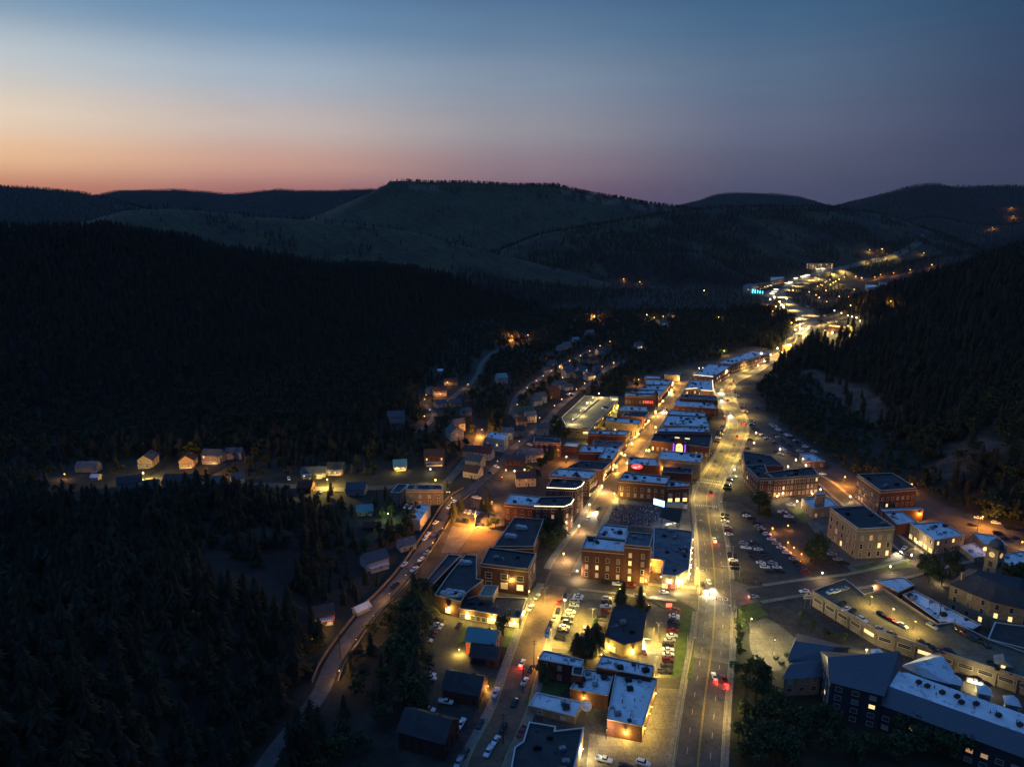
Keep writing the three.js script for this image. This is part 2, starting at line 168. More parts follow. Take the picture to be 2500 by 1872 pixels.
{n:"pink_roof_shop",l:"shop with pinkish lit flat roof beside the gravel yard",c:"shop",p:[[251,-356.5],[260.2,-352.5],[259.4,-341.4],[248.4,-342.9]],h:6,w:"stone",r:"white",q:0.3},
{n:"angled_roof_shop",l:"blue-roofed shop at the right edge beyond the clock tower",c:"shop",p:[[246.1,-329.5],[262.6,-335.1],[261.1,-324.6],[245.5,-319]],h:6,w:"brick",r:"white",q:0.3,ac:1},
{n:"deck_office",l:"blue-white roofed office at the street end of the parking deck",c:"office",p:[[170.2,-302.1],[185.2,-305.4],[186.5,-297.8],[175.6,-291.4]],h:7.5,w:"brick",r:"white",q:0.4,lit:0.3,shop:"front"},
{n:"deck_shop_row",l:"long narrow blue-white roofed shop row beside the parking deck",c:"shop",p:[[177,-290.2],[184.4,-293.9],[197,-266],[191.6,-262.9],[183.6,-268.5],[181.1,-268.1]],h:7,w:"brick",r:"white",q:0.4,ac:6},
{n:"clerestory_hall",l:"dark roofed hall with a lit clerestory strip beside the courthouse",c:"building",p:[[204.6,-268.6],[217.8,-265.1],[206.2,-248.8],[193.7,-256.5]],h:6.5,w:"tan",r:"dark",q:0.3},
{n:"dark_roof_shop",l:"dark-roofed shop on the west side of the lamp-lit main street",c:"shop",p:[[47.4,-463.5],[67.8,-459.7],[60.5,-445.3],[36.7,-449.2]],h:9,w:"brick",r:"dark",q:0.5,ac:3,shop:"L"},
{n:"stepped_shop",l:"pale-roofed two-level shop on the west side of main street",c:"shop",p:[[68.5,-491.8],[79.9,-492.5],[69.2,-463.7],[60.2,-466.7]],h:10,w:"brick",r:"white",q:0.6,ac:4,shop:"L"},
{n:"red_back_shop",l:"pale-roofed shop with red-lit back wall off main street",c:"shop",p:[[52.1,-492.5],[68.4,-490.1],[64.3,-476.6],[47.4,-478]],h:10.5,w:"brick",r:"white",q:0.5,ac:3},
{n:"mural_block",l:"brick block with a painted side panel and pale roof on main street",c:"shop",p:[[60.2,-527.8],[91.2,-525.4],[86.6,-516],[58.3,-519.7]],h:11,w:"brick",r:"white",q:0.6,ac:4,lit:0.1,shop:"L"},
{n:"mid_shop",l:"grey-roofed shop below the mural block on main street",c:"shop",p:[[61.8,-512],[84.2,-507.6],[81.1,-498.4],[60,-502.1]],h:8,w:"brick",r:"grey",q:0.5,ac:3,shop:"L"},
{n:"small_annex_shop",l:"small pale-roofed annex behind the main street shops",c:"shop",p:[[41.8,-515.6],[51.2,-514],[48.7,-504.6],[39.3,-508.3]],h:5,w:"brick",r:"white",q:0.3},
{n:"yellow_front_hall",l:"pale-roofed hall with yellow boarded front facing the camera",c:"shop",p:[[78,-565.7],[106,-556.2],[100.4,-542.7],[76.1,-554.9]],h:11,w:"yellow",r:"white",q:0.6,win:[1,9,3.2,1.2,4],ac:3,lit:0.1,shop:"L"},
{n:"tarred_shop",l:"dark-roofed shop next to the yellow boarded hall",c:"shop",p:[[98,-587.8],[117.5,-584.8],[111,-571.2],[92.4,-574]],h:9,w:"brick",r:"dark",q:0.5,ac:2,shop:"L"},
{n:"parapet_shop",l:"pale-roofed shop with white side wall before the turret block",c:"shop",p:[[99.2,-608.3],[118.8,-604.5],[116.9,-590.7],[91.9,-594.6]],h:8.5,w:"stone",r:"white",q:0.6,ac:2,shop:"L"},
{n:"turret_block",l:"red brick corner block with a pointed turret and red-lit windows",c:"building",p:[[108.3,-653.6],[134,-649],[133.6,-638.5],[105.8,-643.4]],h:9.3,w:"brick",r:"white",q:0.6,win:[2,4.2,3,1.2,2.3],ac:2,shop:"redwin"},
{n:"roof_cluster_shop",l:"pale-roofed shop behind the turret block",c:"shop",p:[[115.3,-658],[145.8,-659.8],[135.5,-635.8],[134.4,-645.5],[112.2,-650.8]],h:10,w:"brick",r:"white",q:0.5,ac:4,shop:"L"},
{n:"north_shop",l:"grey-blue roofed shop far up the west side of main street",c:"shop",p:[[131.5,-679.4],[154,-680.5],[146.2,-660.6],[122.2,-662.8]],h:10,w:"brick",r:"white",q:0.5,ac:5,shop:"L"},
{n:"far_shop",l:"pale-roofed corner shop at the far end of main street",c:"shop",p:[[137,-704.5],[163.3,-703.3],[154.7,-681.7],[132.8,-684.4]],h:10,w:"brick",r:"white",q:0.5,ac:4,shop:"L"},
{n:"far_back_store",l:"small tan store with flat roof past the end of main street",c:"shop",p:[[167.6,-748],[183.3,-748],[178.3,-735.9],[162.7,-739]],h:7,w:"tan",r:"grey",q:0.4},
{n:"far_roof_strip",l:"narrow blue roof behind the far corner shop",c:"shop",p:[[141.8,-730.2],[155.8,-727.2],[152.9,-717.3],[137.9,-719.4]],h:8,w:"brick",r:"white",q:0.4},
{n:"neon_roof_block",l:"brick block carrying a red neon oval sign on its roof",c:"building",p:[[83,-478],[106.3,-472.9],[101.1,-459],[80.1,-463.5]],h:6.7,w:"darkbrick",r:"white",q:0.6,ac:5},
{n:"white_end_block",l:"large pale-roofed block with white end wall facing the highway",c:"building",p:[[106.2,-476.7],[132.8,-468.4],[126.7,-451.4],[100.1,-459.9]],h:12,w:"stone",r:"white",q:0.6,ac:5},
{n:"rear_brick_shop",l:"low dark brick shop between the pale-roofed blocks",c:"shop",p:[[103,-454.6],[122,-450.5],[118.3,-440.6],[99.7,-444.9]],h:8,w:"brick",r:"dark",q:0.4,ac:2},
{n:"arch_casino",l:"long red brick casino with dark roof and purple-lit arched window",c:"casino",p:[[109.8,-525.4],[154.4,-523.1],[143.8,-492],[104.3,-508]],h:8.9,w:"brick",r:"dark",q:0.9,win:[2,4.3,3.4,1.1,2.3],ac:4,lit:0.2,arch:1},
{n:"skylight_shop",l:"pale-roofed shop row behind the arched casino",c:"shop",p:[[116,-535.2],[156,-537.7],[151.9,-523],[112.5,-524.9]],h:11,w:"brick",r:"white",q:0.5,ac:5},
{n:"crowded_roof_block",l:"wide pale roof block crowded with rooftop units",c:"shop",p:[[131,-574.8],[161.3,-567.8],[157.1,-540.9],[119.3,-543.5]],h:10,w:"brick",r:"white",q:0.6,ac:14},
{n:"shadow_roof_shop",l:"narrow pale roof shop with a dark gap before it",c:"shop",p:[[136.4,-588.9],[164.3,-579.6],[160.4,-568.3],[131.2,-573.9]],h:10.5,w:"brick",r:"white",q:0.7,ac:3},
{n:"long_brick_shop",l:"brick shop with pale roof and plain side wall mid main street",c:"shop",p:[[153,-638.7],[182.8,-628.8],[183.1,-606],[146.1,-617.2]],h:6.4,w:"brick",r:"white",q:0.6,win:[2,4,5,1,1.8],ac:5,lit:0.05},
{n:"amber_wall_shop",l:"low shop with amber-lit alley wall on main street",c:"shop",p:[[159.4,-649.4],[191,-640.7],[187.8,-626.2],[155.2,-634.9]],h:9,w:"brick",r:"grey",q:0.5,ac:3},
{n:"bulb_parapet_casino",l:"casino with stepped parapet outlined in white bulbs",c:"casino",p:[[182.1,-700.3],[201.8,-696.2],[190.4,-651.5],[179.8,-655.1],[178.3,-663.2],[166,-659.5]],h:11,w:"stone",r:"white",q:0.9,win:[2,4.3,3.4,1.1,2.1],ac:8,lit:0.15,bulbs:"front"},
{n:"strip_lit_hall",l:"long brick hall with a bright white strip along its near eave",c:"building",p:[[219.4,-772.7],[239.3,-759.5],[205.7,-707.2],[188,-716.6]],h:12,w:"brick",r:"white",q:0.5,win:[2,5,4,2,2.2],ac:4,lit:0.2,bulbs:"eave"},
{n:"curved_hotel",l:"long brown hotel with blue-white roof along the highway bend",c:"hotel",p:[[230.9,-784],[296.3,-856.4],[310.8,-839.5],[245,-774.9]],h:11.1,w:"darkbrick",r:"white",q:0.6,win:[1.5,4,4.5,1.5,1.9],ac:9,lit:0.12},
{n:"amber_box_hotel",l:"amber floodlit box building with pale roof past the bend",c:"building",p:[[347.6,-898.1],[384.1,-934],[400.5,-919.3],[362.7,-881.7]],h:10,w:"yellow",r:"white",q:0.5,win:[2,5,6,1.5,1.5],ac:4,lit:0.05},
{n:"stone_lodge",l:"long grey stone lodge with dark roof and small cupola by the junction",c:"building",p:[[-64.7,-415.5],[-44.1,-415.2],[-42.2,-407.6],[-65,-407.6]],h:10.2,w:"graystone",r:"dark",q:0.4,win:[1.3,3.6,4.4,1.2,1.6],ac:2,lit:0.06},
{n:"stone_lodge_wing",l:"western grey stone wing with dark roof next to the lodge",c:"building",p:[[-71.8,-420.1],[-65.3,-419.3],[-68.3,-405.6],[-74.2,-406.3]],h:9,w:"graystone",r:"dark",q:0.3,win:[1.3,3.6,4.4,1.2,1.6],lit:0.1},
{n:"white_porch_inn",l:"white building with blue-white roof and long porch on the hillside road",c:"building",p:[[-56,-393.8],[-48.3,-391.7],[-52,-371.5],[-59.9,-373.4]],h:6.5,w:"white",r:"white",q:0.3,win:[1,9,4,1,1.2],ac:2},
{n:"flat_roof_house",l:"large white three-storey house with flat roof and lit porch",c:"house",p:[[-16.2,-527.6],[-2.9,-519.1],[-6,-506.2],[-20.1,-513.7]],h:10,w:"white",r:"white",q:0.4,win:[1.2,3.2,3,1.1,1.5],ac:2,lit:0.1},
{n:"dark_apartment",l:"dark brick apartment house with flat roof among trees",c:"building",p:[[17,-510.9],[35.8,-505.1],[36,-495.3],[15.7,-498.1]],h:11,w:"darkbrick",r:"dark",q:0.4,win:[1.5,3.4,3.4,1.1,1.5],ac:1,lit:0.05},
{n:"valley_hotel",l:"long four-storey hotel with glowing windows far down the valley",c:"building",p:[[811,-1977.6],[874.2,-1984.6],[884,-1973.9],[814.5,-1967.6]],h:15,w:"stone",r:"grey",q:0.6,win:[2,4.5,7,2.6,2.2],lit:0.6,far:1,b:25.4},
{n:"cyan_casino",l:"far casino with cyan-lit end wall beside the valley road",c:"building",p:[[526.4,-1621.9],[557.7,-1674.9],[573.6,-1664.8],[534.4,-1589.6]],h:14,w:"slatewall",r:"grey",q:0.6,win:[2,4.5,7,2.6,2.2],lit:0.3,far:1,b:0},
{n:"valley_casino",l:"brown far casino with bright ground floor",c:"building",p:[[576.5,-1680.3],[621.9,-1726.1],[623,-1712.3],[572.4,-1654.3]],h:13,w:"brick",r:"grey",q:0.6,win:[2,4.5,7,2.6,2.2],lit:0.3,far:1,b:0},
{n:"valley_lodge",l:"far lodge with pale roof on the valley road",c:"building",p:[[670.8,-1856.6],[711.4,-1872],[703.4,-1843.5],[634.9,-1749.4]],h:13,w:"brick",r:"white",q:0.6,win:[2,4.5,7,2.6,2.2],lit:0.4,far:1,b:0},
{n:"bulb_roof_diner",l:"far restaurant with a row of bulbs along its roof",c:"building",p:[[385.3,-847],[395.3,-836.6],[394.1,-827.1],[378.5,-840]],h:7,w:"brick",r:"dark",q:0.6,win:[2,4.5,7,2.6,2.2],lit:0.7,far:1,b:36.6},
{n:"valley_school",l:"wide far school with pale roof behind the sports field",c:"building",p:[[842.4,-1699.3],[864.9,-1699.4],[855.1,-1661],[812.4,-1628.1]],h:9,w:"white",r:"white",q:0.6,win:[2,4.5,7,2.6,2.2],lit:0.05,far:1,b:0},
{n:"valley_school_wing",l:"low grey far school wing at the valley edge",c:"building",p:[[884.5,-1721.3],[921.4,-1662.7],[511.7,-920],[872.7,-1692.4]],h:8,w:"grey",r:"grey",q:0.6,win:[2,4.5,7,2.6,2.2],lit:0.1,far:1,b:5.8},
{n:"valley_store",l:"small far store with blue roof in the valley houses",c:"building",p:[[734.8,-1508],[756.6,-1517.1],[743.7,-1486.5],[718.9,-1472.4]],h:6,w:"white",r:"white",q:0.6,win:[2,4.5,7,2.6,2.2],lit:0.1,far:1,b:0},
{n:"valley_red_store",l:"far red-roofed store beside the valley road",c:"building",p:[[498.6,-1389.9],[525.2,-1400.9],[516.7,-1369.9],[487.2,-1351.9]],h:7,w:"brick",r:"dark",q:0.6,win:[2,4.5,7,2.6,2.2],lit:0.1,far:1,b:0},
{n:"kiosk",l:"small glowing kiosk by the near valley road",c:"building",p:[[367.1,-864.8],[367.2,-852.6],[366.4,-850.1],[366.2,-862.7]],h:5,w:"yellow",r:"white",q:0.6,win:[2,4.5,7,2.6,2.2],lit:0.9,far:1,b:27.1}
];
const HOUSES = [
{at:[-71.8,-675.7],w:13,d:9,h:5.5,t:20,a:"cream",r:"brown",l:"cream house with amber yard lamp below the hill road",lit:1},
{at:[-64.3,-718.6],w:14,d:8,h:4,t:10,a:"tan",r:"brown",l:"brown roofed house just uphill of the cream house"},
{at:[-81.8,-682.3],w:7,d:7,h:4.5,t:40,a:"white",r:"grey",l:"small white gabled house left of the cream house"},
{at:[-80.7,-780.7],w:6,d:4,h:2.5,t:0,a:"white",r:"white",l:"tiny white shed alone in the forest above the houses"},
{at:[-46,-536],w:11,d:12,h:6.5,t:25,a:"white",r:"slate",l:"white two-storey house with slate blue roof among garden trees"},
{at:[-44.5,-559.5],w:9,d:9,h:6.5,t:25,a:"white",r:"slate",l:"pale house joined behind the slate-roofed white house"},
{at:[-20.3,-490.2],w:13,d:9,h:5.5,t:-20,a:"white",r:"red",l:"white house with dull red roof below the flat-roofed house"},
{at:[-14.9,-511.4],w:12,d:8,h:4.5,t:-20,a:"grey",r:"slate",l:"low grey house in front of the flat-roofed white house"},
{at:[-26,-472.8],w:12,d:9,h:5.5,t:-25,a:"grey",r:"slate",l:"grey clapboard house with slate roof on the side street"},
{at:[-26.6,-453.3],w:11,d:9,h:4.5,t:-25,a:"white",r:"brown",l:"white house with brown roof and white-trimmed gables at the bend"},
{at:[10.7,-483.8],w:13,d:9,h:6,t:12,a:"white",r:"grey",l:"white two-storey house with many windows right of the street"},
{at:[17.6,-487.6],w:9,d:8,h:5,t:12,a:"white",r:"grey",l:"smaller white house behind the many-windowed white house"},
{at:[-11.3,-727.5],w:11,d:10,h:6.5,t:20,a:"white",r:"teal",l:"white house with teal metal roof alone on the slope"},
{at:[9.8,-594.1],w:18,d:12,h:6,t:15,a:"grey",r:"green",l:"large house with dark green roof beside the street"},
{at:[15.8,-585.1],w:9,d:8,h:6,t:15,a:"white",r:"grey",l:"white house below the large green roof"},
{at:[26.3,-647.5],w:11,d:9,h:6.5,t:30,a:"grey",r:"slate",l:"grey house with bay gables left of the brick house"},
{at:[38.5,-665.1],w:13,d:11,h:7.5,t:35,a:"brick",r:"red",l:"tall red brick house with brown gables on the slope"},
{at:[47,-700.7],w:11,d:9,h:5.5,t:30,a:"grey",r:"slate",l:"grey house above the brick house"},
{at:[56.5,-698.2],w:9,d:7,h:4,t:30,a:"white",r:"slate",l:"small white garage by the parked cars"},
{at:[61.5,-755.2],w:12,d:9,h:6.5,t:32,a:"white",r:"slate",l:"white gabled house with two chimneys midway up the street"},
{at:[77.9,-770.4],w:11,d:8,h:6,t:32,a:"white",r:"slate",l:"white house with lit porch lamps up the street",lit:1},
{at:[83.5,-742.8],w:10,d:8,h:5,t:32,a:"white",r:"slate",l:"white cottage facing the street near the amber lamp"},
{at:[71.9,-920.1],w:11,d:9,h:6,t:30,a:"white",r:"grey",l:"pale house with steep white-edged gable in the upper row"},
{at:[62.7,-911.8],w:8,d:7,h:4.5,t:30,a:"white",r:"grey",l:"small pale house left of the steep gable"},
{at:[47.3,-815.7],w:9,d:7,h:4,t:30,a:"grey",r:"slate",l:"grey-roofed house below the upper lamp row"},
{at:[45.8,-853.9],w:11,d:9,h:5,t:30,a:"brick",r:"brown",l:"dark red house hidden among trees below the upper road"},
{at:[15.1,-996.8],w:11,d:8,h:5.5,t:10,a:"brick",r:"brown",l:"red house at the lit bend of the hill road"},
{at:[113.7,-1026.8],w:12,d:9,h:5,t:25,a:"tan",r:"grey",l:"tan house at the top of the upper row"},
{at:[88.6,-977.6],w:10,d:7,h:3.5,t:25,a:"grey",r:"teal",l:"low house with pale blue metal roof"},
{at:[96.9,-829.2],w:12,d:9,h:5,t:30,a:"tan",r:"brown",l:"tan house between the two lamp-lit streets"},
{at:[-99.8,-581.5],w:14,d:11,h:6,t:5,a:"slatewall",r:"slate",l:"blue-grey gabled house with white terrace wall in the gulch"},
{at:[-55.9,-478.9],w:14,d:10,h:7,t:5,a:"brick",r:"brown",l:"brown house with white upper windows above the lodge",lit:1},
{at:[-79,-469.3],w:9,d:8,h:3.5,t:10,a:"tan",r:"teal",l:"small house with pale teal porch roof and lit doorway",lit:1},
{at:[-52.8,-634.9],w:10,d:8,h:4,t:20,a:"tan",r:"slate",l:"low tan house beside the orange-lit yard"},
{at:[-66.9,-632.8],w:10,d:8,h:4,t:30,a:"white",r:"slate",l:"low pale house by the road fork"},
{at:[24.4,-548.3],w:10,d:8,h:6.5,t:12,a:"grey",r:"slate",l:"grey gabled house behind the dark apartment house"},
{at:[9,-438.2],w:13,d:8,h:6,t:5,a:"white",r:"dark",l:"white walled store behind the grand hotel"},
{at:[2.1,-477.7],w:14,d:9,h:3.5,t:0,a:"brick",r:"dark",l:"low pavilion with hipped dark roof in the lamp-lit garden"},
{at:[-259.9,-474.4],w:10,d:12,h:5.5,t:4,a:"cream",r:"slate",l:"cream gabled house with porch above the pale gulch street lamp",porch:1},
{at:[-231.3,-474.4],w:10,d:11,h:5,t:10,a:"cream",r:"brown",l:"tan gabled house with two lit porch lamps in the gulch",lit:1,porch:1},
{at:[-215.9,-483],w:14,d:9,h:6,t:-8,a:"cream",r:"slate",l:"cream two-storey house right of the porch-lit gable",lit:1,porch:1},
{at:[-203.7,-490.8],w:12,d:8,h:5,t:0,a:"grey",r:"slate",l:"dim house at the forest edge right of the cream houses"},
{at:[-295.6,-464],w:14,d:8,h:4,t:0,a:"grey",r:"grey",l:"grey cabin far left in the gulch"},
{at:[-280.9,-448.8],w:5,d:4,h:2.5,t:0,a:"white",r:"white",l:"white shed below the grey cabin"},
{at:[-251.6,-433.6],w:14,d:10,h:4,t:30,a:"grey",r:"dark",l:"dark garage at the left end of the gulch street"},
{at:[-216.4,-434.5],w:24,d:11,h:4,t:-4,a:"grey",r:"dark",l:"long dark-roofed barn on the gulch street"},
{at:[-235,-430.2],w:9,d:7,h:4,t:20,a:"grey",r:"dark",l:"small dark-roofed house left of the barn"},
{at:[-135.5,-454.6],w:16,d:8,h:3.5,t:3,a:"white",r:"slate",l:"long white low house with columns by the yellow lamp",lit:1},
{at:[-122,-460.9],w:11,d:9,h:4,t:0,a:"tan",r:"dark",l:"house with yellow-lit porch and steep dark roof",lit:1,porch:1},
{at:[-133.1,-426.4],w:9,d:8,h:4,t:-5,a:"brick",r:"red",l:"dark red house at the gulch street bend"},
{at:[-99.9,-423.2],w:12,d:9,h:4,t:0,a:"grey",r:"slate",l:"slate-roofed house behind the pines near the gulch street"},
{at:[-183.3,-441.7],w:8,d:8,h:4,t:30,a:"slatewall",r:"slate",l:"blue-grey house half hidden by pines"},
{at:[-193.9,-435.4],w:8,d:8,h:4,t:-10,a:"slatewall",r:"slate",l:"pale blue gable between two pines"},
{at:[-70.2,-326],w:12,d:9,h:5,t:35,a:"white",r:"slate",l:"white house with open porch above the hillside road",porch:1},
{at:[-56.8,-346.5],w:9,d:7,h:3.5,t:30,a:"white",r:"grey",l:"white garage beside the hillside road"},
{at:[-88,-391.2],w:9,d:7,h:3.5,t:10,a:"grey",r:"teal",l:"small house with pale roof beside the green-lit tree"},
{at:[-81.1,-371],w:6,d:5,h:2.5,t:0,a:"brick",r:"red",l:"little red-roofed shed in the trees"},
{at:[-11.9,-254.3],w:12,d:9,h:6.5,t:-12,a:"red",r:"teal",l:"red house on a white ground floor behind the school lawn"},
{at:[-10.5,-248.1],w:11,d:8,h:3.6,t:-12,a:"darkbrick",r:"dark",l:"low dark garage in front of the red house"},
{at:[-17.4,-225.5],w:14,d:11,h:5,t:-15,a:"brick",r:"dark",l:"big dark hip-roofed house with a small dormer near the pickup"},
{at:[-28.1,-200.2],w:17,d:12,h:7,t:-20,a:"darkbrick",r:"dark",l:"large dark brick church at the bottom with red tower"},
{at:[-83.7,-277.8],w:9,d:8,h:4,t:20,a:"red",r:"dark",l:"small red lit house on the slope left of the road",lit:1},
{at:[-67.9,-285.4],w:7,d:4,h:2.5,t:45,a:"white",r:"white",l:"white shed at the edge of the hillside road"},
{at:[22.7,-639.1],w:9,d:8,h:5,t:25,a:"grey",r:"slate",l:"narrow grey house above the green-roofed house"},
{at:[72.6,-809.2],w:9,d:7,h:4.5,t:30,a:"grey",r:"dark",l:"dark-roofed house between the upper road and the white gables"},
{at:[88.1,-839.6],w:9,d:7,h:4.5,t:30,a:"tan",r:"brown",l:"small tan house left of the top amber lamps"},
{at:[112,-883.9],w:10,d:8,h:5,t:30,a:"white",r:"slate",l:"pale house near the top of the lamp-lit street"},
{at:[122.4,-911.8],w:9,d:7,h:4.5,t:30,a:"grey",r:"brown",l:"highest grey house on the lamp-lit street"},
{at:[96.9,-786.9],w:9,d:7,h:4.5,t:32,a:"grey",r:"slate",l:"grey cottage uphill of the white street cottage"},
{at:[71.5,-751.2],w:9,d:7,h:5,t:32,a:"tan",r:"dark",l:"tan house squeezed right of the two-chimney house"},
{at:[60.6,-796.3],w:9,d:7,h:4.5,t:30,a:"white",r:"slate",l:"white cottage below the upper lamp row"},
{at:[38.6,-777.7],w:8,d:7,h:4,t:30,a:"grey",r:"slate",l:"low grey cottage under the first upper lamps"},
{at:[4.7,-545.2],w:9,d:8,h:5.5,t:10,a:"grey",r:"dark",l:"dark-roofed grey house above the amber street corner"},
{at:[8,-572.9],w:8,d:7,h:5,t:15,a:"tan",r:"brown",l:"brown-roofed house below the large green roof"},
{at:[-41,-605.2],w:9,d:7,h:4,t:20,a:"grey",r:"slate",l:"slate cottage below the orange-lit yard"},
{at:[-48,-651.9],w:8,d:6,h:3.5,t:20,a:"tan",r:"brown",l:"small brown cottage beside the hill road bend"},
{at:[-31,-495.3],w:9,d:8,h:5,t:-25,a:"tan",r:"dark",l:"dark-roofed tan house uphill of the grey clapboard house"},
{at:[-3.3,-539],w:9,d:8,h:5.5,t:-10,a:"white",r:"grey",l:"white house right of the flat-roofed house"},
{at:[29.1,-556.3],w:9,d:7,h:5,t:12,a:"tan",r:"brown",l:"tan gabled house by the deck trees"},
{at:[241.9,-1123.8],w:12,d:9,h:6,t:10,a:"white",r:"slate",l:"pale two-storey house alone in the wood above the far shops",lit:1},
{at:[168.9,-929.7],w:10,d:8,h:5,t:10,a:"white",r:"slate",l:"white house with lit porch in the wood left of the far shops",lit:1},
{at:[274.9,-1215.1],w:10,d:8,h:5,t:10,a:"tan",r:"brown",l:"tan house with lamps in the far dark wood",lit:1}
];
